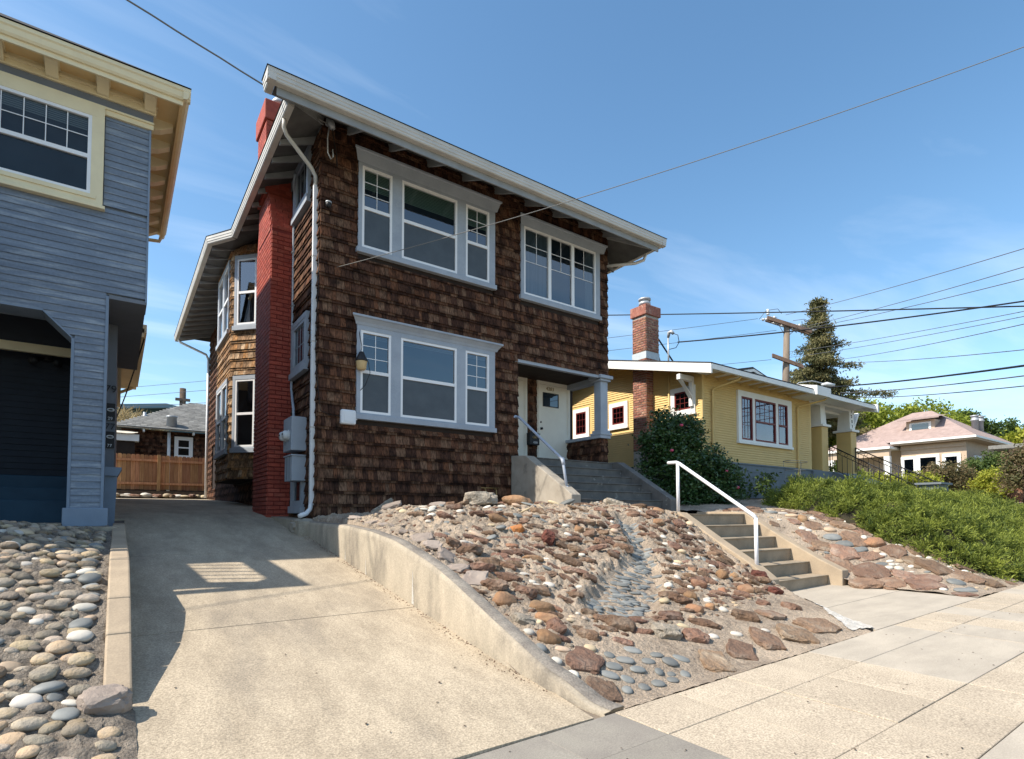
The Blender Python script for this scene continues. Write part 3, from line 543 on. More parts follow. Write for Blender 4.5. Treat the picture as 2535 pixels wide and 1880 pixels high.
SR="12.08,5.94,0.361,0.181,B;12.83,6.09,0.347,0.205,B;12.12,6.2,0.184,0.184,o;12.7,5.65,0.487,0.182,B;11.48,5.76,0.433,0.231,B;12.21,5.22,0.489,0.259,B;12.34,4.89,0.368,0.212,o;11.58,5.12,0.497,0.249,B;11.82,4.81,0.492,0.164,B;11.18,5.04,0.483,0.295,B;11.31,4.56,0.599,0.286,B;12.31,4.55,0.385,0.248,B;12.2,4.19,0.399,0.213,B;12.78,4.36,0.389,0.195,B;11.48,4.08,0.354,0.152,B;11.16,3.7,0.48,0.216,B;12.2,3.86,0.466,0.207,B;12.25,3.46,0.502,0.201,B;11.59,3.78,0.422,0.149,B;10.98,4.12,0.394,0.197,B;10.93,4.52,0.507,0.254,B;12.47,3.16,0.372,0.174,B;12.97,3.7,0.4,0.16,B;12.98,3.99,0.355,0.137,B;12.72,5.32,0.387,0.149,B;12.91,4.92,0.263,0.117,B;13.65,6.27,0.166,0.099,w;12.42,6.14,0.124,0.093,w;13.3,5.86,0.111,0.079,w;13.59,5.85,0.113,0.08,w;12.39,5.1,0.115,0.115,w;12.08,4.76,0.152,0.083,t;12.05,4.64,0.137,0.082,w;11.91,4.47,0.134,0.059,w;12.02,4.35,0.133,0.08,t;11.79,4.39,0.119,0.066,w;11.63,4.38,0.157,0.078,w;11.74,4.26,0.156,0.091,w;11.96,4.14,0.131,0.065,w;12.44,4.02,0.106,0.066,w;11.07,3.39,0.128,0.07,w;11.93,3.88,0.128,0.038,g;11.29,3.51,0.119,0.083,w;13.79,6.56,0.136,0.068,w;11.92,5.5,0.405,0.145,g;11.91,5.22,0.453,0.142,g;11.9,4.99,0.334,0.111,g;11.75,3.42,0.34,0.121,g;11.37,3.18,0.418,0.093,g;11.72,4.54,0.239,0.08,g;11.43,5.49,0.423,0.197,B;12.94,6.55,0.229,0.078,B;12.17,5.66,0.267,0.119,t;12.74,4.61,0.17,0.074,w;13.3,4.32,0.228,0.085,B;12.33,3.67,0.154,0.077,w;11.76,5.9,0.148,0.071,w;12.12,6.44,0.281,0.094,t;12.22,6.69,0.255,0.083,w;11.93,6.79,0.285,0.082,g;11.86,6.25,0.243,0.122,B;11.71,5.99,0.178,0.089,w"
placed = []
def free(x, y, r, k=0.8): return all((x - a) ** 2 + (y - b) ** 2 > ((r + c) * k) ** 2 for a, b, c in placed)
k = 0
for e in SC.split(';'):
    x, y, w, h, t = e.split(','); x, y, w, h = float(x), float(y), float(w), float(h)
    w = min(w, .55)
    put_stone(bank, zbank_n, x, y, w, h, t, k, rs.uniform(-.25, .25)); placed.append((x, y, w * .5)); k += 1
for x, y, w, h, t in [(4.9, 7.8, .55, .24, 'c'), (5.55, 7.7, .5, .2, 'o'), (3.75, 9.0, .42, .2, 'c'), (4.6, 7.9, .3, .08, 'b'), (5.2, 7.9, .34, .08, 'b'), (5.9, 7.9, .4, .09, 'b'), (3.6, 8.4, .3, .1, 's'),
                      (6.4, 7.7, .3, .09, 't'), (6.7, 7.7, .34, .1, 'g'), (7.1, 7.6, .4, .09, 'b'), (4.2, 8.0, .26, .07, 's'), (4.4, 7.7, .16, .06, 'w'), (3.9, 7.9, .16, .06, 'w'), (4.8, 7.45, .16, .06, 'w'), (5.05, 7.4, .15, .06, 'w'), (5.3, 7.35, .17, .06, 't')]:
    put_stone(bank, zbank_n, x, y, w, h, t, k, 0, lift=.75); placed.append((x, y, w * .5)); k += 1
tries = 0
while k < 298 and tries < 20000:
    tries += 1; x = rs.uniform(2.95, 8.5); y = rs.uniform(3.5, 7.9)
    if zbank(x, y) < 0.32 + 0.02 * x or river(x, y) < 0.08: continue
    t = rs.choices('bbbbbwtgo', k=1)[0]; w = rs.uniform(.13, .3) if t in 'bo' else rs.uniform(.07, .14); h = w * (rs.uniform(.22, .4) if t in 'bo' else rs.uniform(.4, .6))
    if not free(x, y, w * .5): continue
    put_stone(bank, zbank_n, x, y, w, h, t, k, rs.uniform(-.3, .3)); placed.append((x, y, w * .5)); k += 1
# courses of rough brown rock following the contours
items = []
lev = 0.34
while lev < 1.60:
    x = 2.95 + rs.uniform(0, .2)
    while x < 8.5:
        w = rs.uniform(.13, .33); lo, hi = 3.1, 8.3; tgt = lev + .03 * noise.noise(Vector((x * 1.3, lev * 4, 5)))
        if zbank(x, hi) > tgt:
            for _ in range(16):
                md = (lo + hi) / 2
                if zbank(x, md) < tgt: lo = md
                else: hi = md
            if river(x, lo) > .06 and zbank(x, lo) > .24 and free(x, lo, w * .36, .66) and not (x < 4.3 and lo > 6.3 and rs.random() < .6):
                items.append((x, lo, w, w * rs.uniform(.22, .42), 'b', rs.uniform(-.2, .2), rs.uniform(-.05, .25))); placed.append((x, lo, w * .36))
        x += w + rs.uniform(.0, .10)
    lev += .054
ROCKL = [ico(2, mk_rock(i + 90), False) for i in range(6)]
joined_stones(bank, zbank_n, items, 'stone_brown', 'rock_courses', ROCKL)
print('courses', len(items))
items = []
for i in range(26 * len(RIV)):       # thin flat pebbles set on edge down the little river
    t = i / (26 * len(RIV)) * (len(RIV) - 1); j = min(int(t), len(RIV) - 2); u = t - j
    cx, cy, w = (lerp(RIV[j][q], RIV[j + 1][q], u) for q in range(3))
    o = rs.uniform(-.48, .48) * w; x = cx + o * 0.8155; y = cy - o * 0.5788
    items.append((x, y, rs.uniform(.08, .19), rs.uniform(.022, .045), 'g', rs.uniform(-.12, .12), .15))
joined_stones(bank, zbank_n, items, 'stone_grey', 'river_pebbles', PEB)
items = []
for q in range(4200):
    x = rs.uniform(2.85, 8.6); y = rs.uniform(3.3, 8.2); w = rs.uniform(.03, .09)
    if zbank(x, y) < 0.3 or not free(x, y, w * .5, .9) or river(x, y) < 0: continue
    items.append((x, y, w, w * rs.uniform(.4, .7), 'k', rs.uniform(-.4, .4), .1)); placed.append((x, y, w * .5))
    if len(items) > 700: break
joined_stones(bank, zbank_n, items[:350], 'stone_brown', 'rubble')
joined_stones(bank, zbank_n, items[350:], 'cobble', 'small_pebbles')
# white patch of mortar at the corner of the walk
WP = [(6.9, 2.98), (7.25, 2.9), (8.2, 4.1), (8.1, 4.15), (7.7, 3.7), (7.45, 3.52), (7.2, 3.3), (7.0, 3.1)]
def inside(x, y, poly):
    c = False
    for k in range(len(poly)):
        (x0, y0), (x1, y1) = poly[k], poly[k - 1]
        if (y0 > y) != (y1 > y) and x < (x1 - x0) * (y - y0) / (y1 - y0) + x0: c = not c
    return c
m = MB(); st_ = .03
for i in range(56):
    for j in range(54):
        x, y = 6.7 + st_ * i, 2.88 + st_ * j
        if inside(x + .015 + .05 * noise.noise(Vector((x * 6, y * 6, 0))), y + .015, WP):
            m.add([(a, b, max(zbank(a, b), .0168 * a + .004) + .014 + .008 * noise.noise(Vector((a, b, 0)) * 14)) for a, b in ((x, y), (x + st_, y), (x + st_, y + st_), (x, y + st_))], [(0, 1, 2, 3)], True)
m.build('white_mortar', 'white_patch', bank)

# right-hand bank
RB = [(2.6,.17),(3.0,.2),(3.6,.42),(5.0,.98),(6.4,1.46),(8,1.65),(10.2,1.9)]
RCk = [(2.6,.17),(3.0,.19),(4.6,.24),(4.9,.33),(6.8,1.47),(8,1.55),(10.2,1.7)]
def zrb(X, Y):
    w = min(1, max(0, (X - 10.9) / 1.6)); z = (1 - w) * interp(Y, RCk) + w * interp(Y, RB)
    return z + 0.02 * max(0, X - 13)
def zrb_n(X, Y):
    p = Vector((X, Y, 3)); return zrb(X, Y) + 0.03 * noise.noise(p * 3) + 0.015 * noise.noise(p * 11)
bankr = thing('rock_garden_bank', 'mortared bank of flat brown slabs right of the lower concrete steps below the juniper', 'rock bank', (12.5, 3, .2))
grid_mesh('mortar_bed', [10.78 + 0.06 * i for i in range(110)], [2.86 + 0.07 * j for j in range(102)], zrb_n, 'mortar', bankr)
placed = []; k = 0
for e in SR.split(';'):
    x, y, w, h, t = e.split(','); x, y, w, h = float(x), float(y), float(w), float(h)
    put_stone(bankr, zrb_n, x, y, min(w, .6), h, t, k, rs.uniform(-.2, .2), lift=.15 if t == 'B' else None); placed.append((x, y, w * .5)); k += 1
tries = 0
while k < 150 and tries < 9000:
    tries += 1; x = rs.uniform(10.95, 14.5); y = rs.uniform(3.0, 7.6)
    t = rs.choices('BBBbwwtg', k=1)[0]; w = rs.uniform(.18, .4) if t in 'Bb' else rs.uniform(.07, .15); h = w * rs.uniform(.3, .5)
    if not free(x, y, w * .5, .75): continue
    put_stone(bankr, zrb_n, x, y, w, h, t, k, rs.uniform(-.3, .3), lift=.15 if t == 'B' else None); placed.append((x, y, w * .5)); k += 1
items = []
for q in range(1600):
    x = rs.uniform(10.9, 14.6); y = rs.uniform(3.0, 7.6); w = rs.uniform(.03, .08)
    if free(x, y, w * .5, .9): items.append((x, y, w, w * .5, 'k', 0, .1)); placed.append((x, y, w * .5))
joined_stones(bankr, zrb_n, items[:260], 'cobble', 'small_pebbles')
y_ = grid_mesh('yard_soil', [10.8 + 0.5 * i for i in range(60)], [9.0 + .5 * j for j in range(8)], lambda x, y: interp(y, [(9, 1.74), (10.2, 1.9), (13, 2.2)]) + 0.02 * max(0, x - 13) - 0.01, 'soil'); structure(y_)
y_ = grid_mesh('yard_soil', [17.2 + 0.6 * i for i in range(40)], [2.9 + .35 * j for j in range(21)], lambda x, y: zrb(x, y) - 0.02, 'soil'); structure(y_)

# left-hand cobble bank and its curb
CP = [(2.7,.0),(3.0,.05),(3.6,.2),(4.2,.37),(4.45,.42),(4.87,.6),(5.3,.77),(6.2,1.03),(7,1.09),(8.5,1.15),(9.6,1.28),(11,1.31),(12,1.4)]
def zlb(X, Y):
    return interp(Y, CP) - 0.03 + .2 * interp(X, [(-.9, 1), (-.1, 0)]) * interp(Y, [(5.5, 0), (8.0, 1), (8.8, .9), (9.8, .1)])
def zlb_n(X, Y):
    p = Vector((X, Y, 8)); return zlb(X, Y) + 0.034 * noise.noise(Vector((X * 2.5, Y * 7.5, 2))) + 0.034 * noise.noise(p * 12) + .03 * noise.noise(p * 24)
bankl = thing('cobble_bank', 'sloping bank of rounded river cobbles set in grey mortar left of the driveway', 'cobble bank', (-.8, 3, 0))
grid_mesh('mortar_bed', [-3.2 + (1.6) * i / 30 for i in range(30)] + [-1.6 + 1.56 * i / 75 for i in range(76)], [2.86 + 7.4 * j / 320 for j in range(321)], zlb_n, 'mortar_grey', bankl)
grid_mesh('mortar_toe', [-.12 + .04 * i for i in range(7)], [2.86 + .05 * j for j in range(27)], lambda x, y: min(zlb_n(x, y), zdrive(y) + interp(x, [(-.04, .12), (.12, .005)]) + .01 * noise.noise(Vector((x, y, 0)) * 20)), 'mortar_grey', bankl)
k = 0; y = 3.2; extra = []
def zlt(x, y): return min(zlb_n(x, y), zdrive(y) + interp(x, [(-.04, .12), (.12, .005)])) if x > -.06 and y < 4.2 else zlb_n(x, y)
while y < 9.2:
    sp = rs.uniform(.088, .108) * (1.1 if y < 4.6 else 1); x = (-0.10 if y > 4.3 else .05) + rs.uniform(-.03, .02)
    while x > -3.0:
        w = rs.uniform(.08, .165) * (1.1 if y < 4.6 else 1)
        xx = x - w / 2; yy = y + rs.uniform(-.035, .035)
        if rs.random() < 0.94 and math.hypot(xx + .03, (yy - 4.14) * 1.2) > .16:
            h = w * rs.uniform(.42, .64)
            t = rs.choices('kkkkkkkktgw', k=1)[0]
            if xx > -.17 * y - .12 and k < 298: put_stone(bankl, zlt, xx, yy, w, h, t, k, rs.uniform(-.25, .25), lift=rs.uniform(.15, .5), across=Vector((1, -.25, 0)), name='cobble'); k += 1
            else: extra.append((xx, yy, w, h, 'k', rs.uniform(-.2, .2), .3))
        x -= w + rs.uniform(.0, .035)
    y += sp
joined_stones(bankl, zlb_n, extra, 'cobble', 'further_cobbles')
put_stone(bankl, lambda x, y: zlb(x, y), -0.03, 4.14, .25, .17, 'c', 2, .15, lift=.3, across=Vector((1, 0, 0)), name='rock').data = variant(CHUNK, 1, 'stone_flag')

curb = thing('curb_wall', 'low tan concrete curb between the cobble bank and the driveway', 'curb', (0, 4.3, .3))
prof = [(4.28, .36), (4.45, .43), (4.87, .61), (5.3, .79), (5.75, .93), (6.2, 1.05), (7, 1.11), (8.5, 1.16), (9.6, 1.29), (11.0, 1.32)]
cut = [4.28, 4.87, 5.35, 6.2, 7.1, 8.5, 10.9]
for a, b in zip(cut[:-1], cut[1:]):
    ys = [a + .004] + [p[0] for p in prof if a < p[0] < b] + [b - .004]
    poly = [(y, interp(y, prof)) for y in ys] + [(b - .004, zdrive(b) - .1), (a + .004, zdrive(a) - .1)]
    o = MB().prism(poly, 0, -0.045, 0.106).build('curb_block', 'concrete_step', curb); bevel(o, .014, 2)

# driveway retaining wall, curved crest
rw = thing('retaining_wall', 'curving stained concrete retaining wall along the right edge of the driveway', 'retaining wall', (2.7, 3, 0))
WT = [(2.86,.062),(2.96,.085),(3.06,.135),(3.22,.22),(3.41,.28),(3.65,.38),(3.95,.51),(4.33,.65),(4.72,.79),(5.12,.92),(5.58,1.03),(6.15,1.15),(6.92,1.24),(7.84,1.30),(9.75,1.33)]
ys = sorted(set([2.86, 2.9, 2.97, 3.0, 3.05] + [3.1 + .12 * i for i in range(56)] + [9.75]))
V = []; F = []
for y in ys:
    zt = interp(y, WT); fl = interp(y, [(2.86, .22), (3.0, .15), (3.3, .06), (4.0, .0)])
    zt = max(zt, zdrive(y) + .006); zb = zdrive(y) - .08
    V += [(2.648 + fl, y, zb), (2.648 + fl * .8, y, lerp(zb, zt, .9) ), (2.665 + fl, y, zt - .004), (2.70 + fl, y, zt + .004), (2.80 + fl, y, zt + .004), (2.83 + fl, y, zt - .02), (2.83 + fl, y, zb)]
n = 7
for j in range(len(ys) - 1):
    for i in range(n - 1): F.append((j * n + i, j * n + i + 1, (j + 1) * n + i + 1, (j + 1) * n + i))
F += [tuple(range(n)), tuple((len(ys) - 1) * n + i for i in range(n))[::-1]]
wo_ = MB().add(V, F, True).build('wall', 'concrete_wall', rw)
V2 = []; F2 = []
for y in ys:
    zt = max(interp(y, WT), zdrive(y) + .006) + .007; fl = interp(y, [(2.86, .22), (3.0, .15), (3.3, .06), (4.0, .0)])
    V2 += [(2.672 + fl, y, zt - .006), (2.70 + fl, y, zt), (2.80 + fl, y, zt), (2.832 + fl, y, zt - .03)]
for j in range(len(ys) - 1):
    for i in range(3): F2.append((j * 4 + i, j * 4 + i + 1, j * 4 + 5 + i, j * 4 + 4 + i))
MB().add(V2, F2, True).build('weathered_crest', 'concrete_cap', rw)
# white lime runs on the wall face (thin crusts)
for y, z0, z1, w in [(5.6, .48, .86, .035), (7.0, .68, .92, .02), (7.8, .82, 1.0, .018)]:
    MB().add([(2.6455, y - w, z0), (2.6455, y + w * .5, z0), (2.6455, y + w * .35, lerp(z0, z1, .5)), (2.6455, y, z1), (2.6455, y - w * .45, lerp(z0, z1, .5))], [(0, 1, 2, 3, 4)]).build('lime_run', 'white_patch', rw)
m = MB()
for k in range(420):     # grit washed against the foot of the wall
    y = rs.uniform(3.3, 9.6); x = 2.645 - abs(rs.gauss(0, .05)) + interp(y, [(2.86, .22), (3.0, .15), (3.3, .06), (4.0, .0)]); s = rs.uniform(.003, .010); z = zdrive(y); a = rs.uniform(0, 3)
    m.cur = rs.random(); m.add([(x - s, y, z + .001), (x, y - s, z + .001), (x + s, y, z + .001), (x, y + s, z + .001), (x, y, z + s)], [(0, 1, 4), (1, 2, 4), (2, 3, 4), (3, 0, 4)])
stuff(m.build('grit', 'stone_brown', rw))
# rough footing between wall and chimney
m = MB(); put_stone(rw, lambda x, y: 1.22, 2.68, 10.15, .62, .3, 'c', 1, 1.45, lift=.1, across=Vector((1, 0, 0)), name='footing_stone').data = variant(CHUNK, 2, 'concrete_cheek')
MB().prism([(9.72, 1.34), (11.85, 1.42), (11.85, 1.2), (9.72, .95)], 0, 2.5, 2.87).build('footing', 'concrete_wall', rw)
MB().box(2.84, 3.4, 8.3, 9.95, 1.2, 1.40).build('drain_pad', 'concrete_wall', rw)
# ------------------------------------------------------------------ lower steps, walk, rails
walk = structure(bpy.data.objects.new('front_walk', None)); COL.objects.link(walk)
def wslab(poly, z0, z1):
    n = len(poly); m = MB(); zt = lambda x, y: 0.0168 * x - .002 + (y - 2.856) * -.006
    m.add([(x, y, zt(x, y)) for x, y in poly] + [(x, y, -.05) for x, y in poly], [tuple(range(n))] + [(i, n + i, n + (i + 1) % n, (i + 1) % n) for i in range(n)]); m.build('slab', 'slab_pale', walk)
wslab([(7.2, 2.858), (10.86, 2.858), (10.86, 3.9), (7.95, 3.9)], 0, 0); wslab([(7.96, 3.91), (10.86, 3.91), (10.86, 5.08), (8.62, 5.08), (8.6, 4.85)], 0, 0)
st = thing('garden_steps', 'six tan concrete steps with sloping cheek walls rising from the sidewalk walk', 'steps', (9.8, 5.06, .12))
NZ = [(5.06, .345), (5.40, .57), (5.75, .80), (6.06, 1.02), (6.39, 1.25), (6.73, 1.47)]
for i, (y, z) in enumerate(NZ):
    yb = NZ[i + 1][0] + .02 if i < 5 else 8.0
    zl = NZ[i - 1][1] - .03 if i else .06
    o = MB().prism([(y, zl), (y, z - .022), (y - .022, z - .02), (y - .022, z), (yb, z), (yb, zl)], 0, 8.85 + .001, 10.75 - .001).build('step', 'concrete_tread', st); bevel(o, .007)
for x0, x1, y0, zf in ((8.60, 8.85, 4.92, .40), (10.75, 11.0, 4.80, .44)):
    o = MB().prism([(y0, .0), (y0, zf), (5.2, .60 if x0 < 9 else .62), (5.85, .97), (6.7, 1.49), (7.0, 1.52), (7.9, 1.52), (7.9, .0)], 0, x0, x1).build('cheek_wall', 'concrete_step', st); bevel(o, .018)
hr = thing('handrail', 'white pipe handrail with two posts beside the lower tan steps', 'handrail', (8.74, 5.25, .5))
MB().tube([(8.74, 5.25, .45), (8.74, 5.25, 1.40)], .032, 12).build('post', 'pipe_white', hr)
MB().tube([(8.74, 6.83, 1.48), (8.74, 6.83, 2.44)], .032, 12).build('post', 'pipe_white', hr)
MB().tube([(8.74, 7.06, 2.46), (8.74, 6.86, 2.455), (8.74, 6.80, 2.43), (8.74, 5.29, 1.44), (8.74, 5.25, 1.38)], .032, 12).build('rail', 'pipe_white', hr)

# porch stair of the shingled house
ps = thing('porch_steps', 'dark weathered concrete porch stair climbing to the cream front door', 'steps', (8.6, 8, 1.5))
PN = [(8.17, 1.77), (8.47, 1.96), (8.78, 2.15), (9.08, 2.335), (9.38, 2.53), (9.68, 2.72)]
for i, (y, z) in enumerate(PN):
    yb = PN[i + 1][0] + .02 if i < 5 else 11.3
    zl = PN[i - 1][1] - .03 if i else 1.3
    o = MB().prism([(y, zl), (y, z - .025), (y - .02, z - .022), (y - .02, z), (yb, z), (yb, zl)], 0, 7.302, 9.898).build('step', 'concrete_porch', ps); bevel(o, .006)
o = MB().prism([(7.98, 1.2), (7.98, 1.84), (8.2, 1.98), (9.15, 2.53), (9.45, 2.71), (9.985, 2.75), (9.985, 1.2)], 0, 7.06, 7.30).build('cheek_wall', 'concrete_cheek', ps); bevel(o, .015)
o = MB().prism([(7.93, 1.2), (7.93, 1.79), (9.52, 2.73), (9.985, 2.75), (9.985, 1.2)], 0, 9.90, 10.14).build('cheek_wall', 'concrete_porch', ps); bevel(o, .015)
hr = thing('handrail', 'pale blue pipe handrail running from the shingle wall down the porch stair', 'handrail', (7.18, 8.25, 1.93))
MB().tube([(7.18, 9.96, 3.60), (7.18, 9.88, 3.61), (7.18, 9.82, 3.58), (7.18, 8.42, 2.57), (7.18, 8.37, 2.50), (7.18, 8.25, 1.93)], .029, 12).build('rail', 'pipe_blue', hr)
MB().tube([(7.18, 9.99, 3.60), (7.18, 9.965, 3.60)], .062, 14).build('flange', 'pipe_blue', hr)
MB().tube([(7.18, 8.385, 2.575), (7.18, 8.355, 2.44)], .036, 12).build('elbow', 'pipe_blue', hr)
MB().tube([(7.18, 8.265, 2.0), (7.18, 8.25, 1.92)], .038, 12).build('collar', 'pipe_blue', hr)
# ------------------------------------------------------------------ glass that shows a dark room behind it
def clearglass(name, tint, refl):
    m = bpy.data.materials.new(name); m.use_nodes = True; nt = m.node_tree; nt.nodes.remove(nt.nodes['Principled BSDF'])
    tr = N(nt, 'ShaderNodeBsdfTransparent'); tr.inputs[0].default_value = (*tint, 1)
    gl = N(nt, 'ShaderNodeBsdfGlossy'); gl.inputs['Roughness'].default_value = 0.015; gl.inputs[0].default_value = (0.95, 0.97, 1, 1)
    fz = N(nt, 'ShaderNodeFresnel'); fz.inputs[0].default_value = refl
    geo = N(nt, 'ShaderNodeNewGeometry'); n1 = N(nt, 'ShaderNodeTexNoise'); n1.inputs['Scale'].default_value = 0.9; lk(nt, geo.outputs['Position'], n1.inputs['Vector'])
    bn = N(nt, 'ShaderNodeBump'); bn.inputs['Strength'].default_value = 0.25; bn.inputs['Distance'].default_value = 0.01; lk(nt, n1.outputs[0], bn.inputs['Height']); lk(nt, bn.outputs[0], gl.inputs['Normal'])
    ms = N(nt, 'ShaderNodeMixShader'); lk(nt, fz.outputs[0], ms.inputs[0]); lk(nt, tr.outputs[0], ms.inputs[1]); lk(nt, gl.outputs[0], ms.inputs[2])
    lk(nt, ms.outputs[0], nt.nodes['Material Output'].inputs[0]); MATS[name] = m
clearglass('pane', (0.72, 0.82, 0.88), 2.25)
clearglass('pane_dim', (0.72, 0.82, 0.86), 1.45)
clearglass('pane_violet', (0.75, 0.66, 0.85), 2.2)
pmat('room_violet', (0.20, 0.15, 0.22), (0.13, 0.10, 0.15), scale=2, rough=.9)
pmat('room', (0.03, 0.045, 0.06), (0.018, 0.027, 0.036), scale=1.5, rough=0.9)
pmat('curtain', (0.24, 0.25, 0.24), (0.17, 0.18, 0.18), scale=2, stretch=(8, 8, .4), rough=0.9)

def window(house, F, u0, u1, v0, v1, sashes, casing='trim_blue', crown=None, sill=True, depth=0.075, name='window', frame='vinyl', cw=0.07, pane='pane', sillh=.10, room='room'):
    """casing board with openings for the sashes; sashes: dicts u0,u1,v0,v1,mid,cols,rows,low"""
    m = MB(F); us = sorted(sashes, key=lambda s: s['u0'])
    lo = min(s['v0'] for s in us); hi = max(s['v1'] for s in us)
    edges = [u0] + [e for s in us for e in (s['u0'], s['u1'])] + [u1]
    for i in range(0, len(edges), 2):
        if edges[i + 1] - edges[i] > .004: m.box(edges[i], edges[i + 1], v0, hi, 0.0, depth)
    m.box(u0, u1, hi, v1, 0.0, depth + .002)
    for s in us:
        if s['v0'] - v0 > .01: m.box(s['u0'], s['u1'], v0, s['v0'], 0, depth - .002)
    w = m.build(name, casing, house)
    if sill: bevel(MB(F).box(u0 - .03, u1 + .03, v0 - sillh, v0 - .003, 0, depth + .035).build('sill', casing, w), .006)
    if crown:
        c0, c1, cv0, cv1, cp = crown; m = MB(F)
        p = [(0, cv0), (depth + .01, cv0), (depth + .03, cv0 + (cv1 - cv0) * .3), (cp - .03, cv1 - .05), (cp, cv1 - .035), (cp, cv1), (0, cv1 + .015)]
        n = len(p); vs = [(c0 + (cp - q[0]) * .9, q[1], q[0]) for q in p] + [(c1 - (cp - q[0]) * .9, q[1], q[0]) for q in p]
        m.add(vs, [tuple(range(n)), tuple(range(n, 2 * n))[::-1]] + [(i, n + i, n + (i + 1) % n, (i + 1) % n) for i in range(n)]); m.build('crown', casing, w)
    MB(F).box(us[0]['u0'], us[-1]['u1'], lo, hi, .001, .004).build('room_shade', room, w)
    for s in us:
        a, b, c, d = s['u0'], s['u1'], s['v0'], s['v1']; mid = s.get('mid'); fw = s.get('fw', .045); fd = depth - .006
        def ring(a, b, c, d, t, w0, w1): return MB(F).box(a, b, c, c + t, w0, w1).box(a, b, d - t, d, w0, w1).box(a, a + t, c + t, d - t, w0, w1).box(b - t, b, c + t, d - t, w0, w1)
        fm = s.get('frame', frame)
        ring(a, b, c, d, fw, .005, fd).build('sash_frame', fm, w)
        ia, ib, ic, id_ = a + fw, b - fw, c + fw, d - fw
        segs = [(ic, id_)]
        if mid:
            MB(F).box(ia, ib, mid - .03, mid + .03, .006, fd - .004).build('meeting_rail', fm, w); segs = [(ic, mid - .03), (mid + .03, id_)]
        for q, (p0, p1) in enumerate(segs):
            quad = [(ia, p0, .031), (ib, p0, .031), (ib, p1, .031), (ia, p1, .031)]
            if F.u.cross(Vector((0, 0, 1))).dot(F.n) < 0: quad.reverse()
            MB(F).add(quad, [(0, 1, 2, 3)]).build('pane', pane, w)
            if mid and q == 0 and s.get('low') == 'screen': MB(F).box(ia, ib, p0, p1, .040, .042).build('insect_screen', 'screen', w)
        p0, p1 = segs[-1]; cols, rows = s.get('cols', 1), s.get('rows', 1); g0 = s.get('g0', p0)
        if cols * rows > 1:
            mm = MB(F)
            for i in range(1, cols):
                x = lerp(ia, ib, i / cols); mm.box(x - .006, x + .006, g0, p1, .0335, .040)
            for j in (range(1, rows) if g0 == p0 else range(0, rows)):
                z = lerp(g0, p1, j / rows); mm.box(ia, ib, z - .006, z + .006, .0335, .0395)
            mm.build('muntin', fm if s.get('mmat') is None else s['mmat'], w)
        if s.get('blind'):
            bm_ = MB(F); z1 = p1; bh = s['blind']
            for i in range(int(bh / .03)): bm_.box(ia + .01, ib - .01, z1 - .03 * i - .024, z1 - .03 * i - .003, .006, .010)
            bm_.build('blind', s.get('bmat', 'blind'), w)
        if s.get('curtain'):
            MB(F).box(s['curtain'][0], s['curtain'][1], ic, id_, .007, .011).build('curtain', 'curtain', w)
    return w

SHW = [.065, .08, .095, .105, .12, .14]
def shingle_rows(u0, u1, v0, v1, holes, seed, pitch=.23, narrow=.052):
    r = random.Random(seed); wide = []; thin = []
    n = int(round((v1 - v0) / pitch))
    for k in range(n + 1):
        for layer in (0, 1):
            v = v0 + k * pitch - (narrow if layer else 0); top = v + (.235 if layer == 0 else .075)
            if v > v1: continue
            u = u0 - r.uniform(0, .1); wob = r.uniform(-.006, .006)
            while u < u1:
                w = r.choice(SHW) if layer == 0 else r.uniform(.1, .26)
                a, b = max(u, u0), min(u + w, u1); u += w + .006
                if b - a < .02: continue
                segs = [(a, b, v + wob + (r.uniform(-.006, .004) if layer == 0 else 0), min(top, v1 + .02))]
                for h in holes:
                    ns = []
                    for (p, q, lo, hi) in segs:
                        if q <= h[0] or p >= h[1] or hi <= h[2] or lo >= h[3]: ns.append((p, q, lo, hi)); continue
                        if p < h[0]: ns.append((p, h[0], lo, hi))
                        if q > h[1]: ns.append((h[1], q, lo, hi))
                        ip, iq = max(p, h[0]), min(q, h[1])
                        if lo < h[2] - .03: ns.append((ip, iq, lo, h[2]))
                        if hi > h[3] + .05: ns.append((ip, iq, h[3], hi))
                    segs = ns
                for (p, q, lo, hi) in segs:
                    if q - p > .015 and hi - lo > .02:
                        (thin if layer else wide).append((p, q, lo, hi, abs(q - p - w) < .001 and abs(hi - lo - .235) < .03 and w in SHW, w))
    return wide, thin
def wedge(mb, p, q, lo, hi, t0, t1):
    mb.add([(p, lo, 0), (q, lo, 0), (q, lo, t0), (p, lo, t0), (p, hi, 0), (q, hi, 0), (q, hi, t1), (p, hi, t1)], [(3, 2, 6, 7), (0, 1, 2, 3), (1, 5, 6, 2), (0, 3, 7, 4)])
def joined_shingles(F, wide, thin, mat, parent, name='shingles', seed=1):
    r = random.Random(seed); mb = MB(F)
    for (p, q, lo, hi, *_) in wide: mb.cur = r.uniform(.001, .999); wedge(mb, p, q, lo, hi, .058 + r.uniform(-.006, .008), .006)
    for (p, q, lo, hi, *_) in thin: mb.cur = r.uniform(.001, .7); wedge(mb, p, q, lo, hi, .042 + r.uniform(-.003, .003), .034)
    return stuff(mb.build(name, mat, parent))

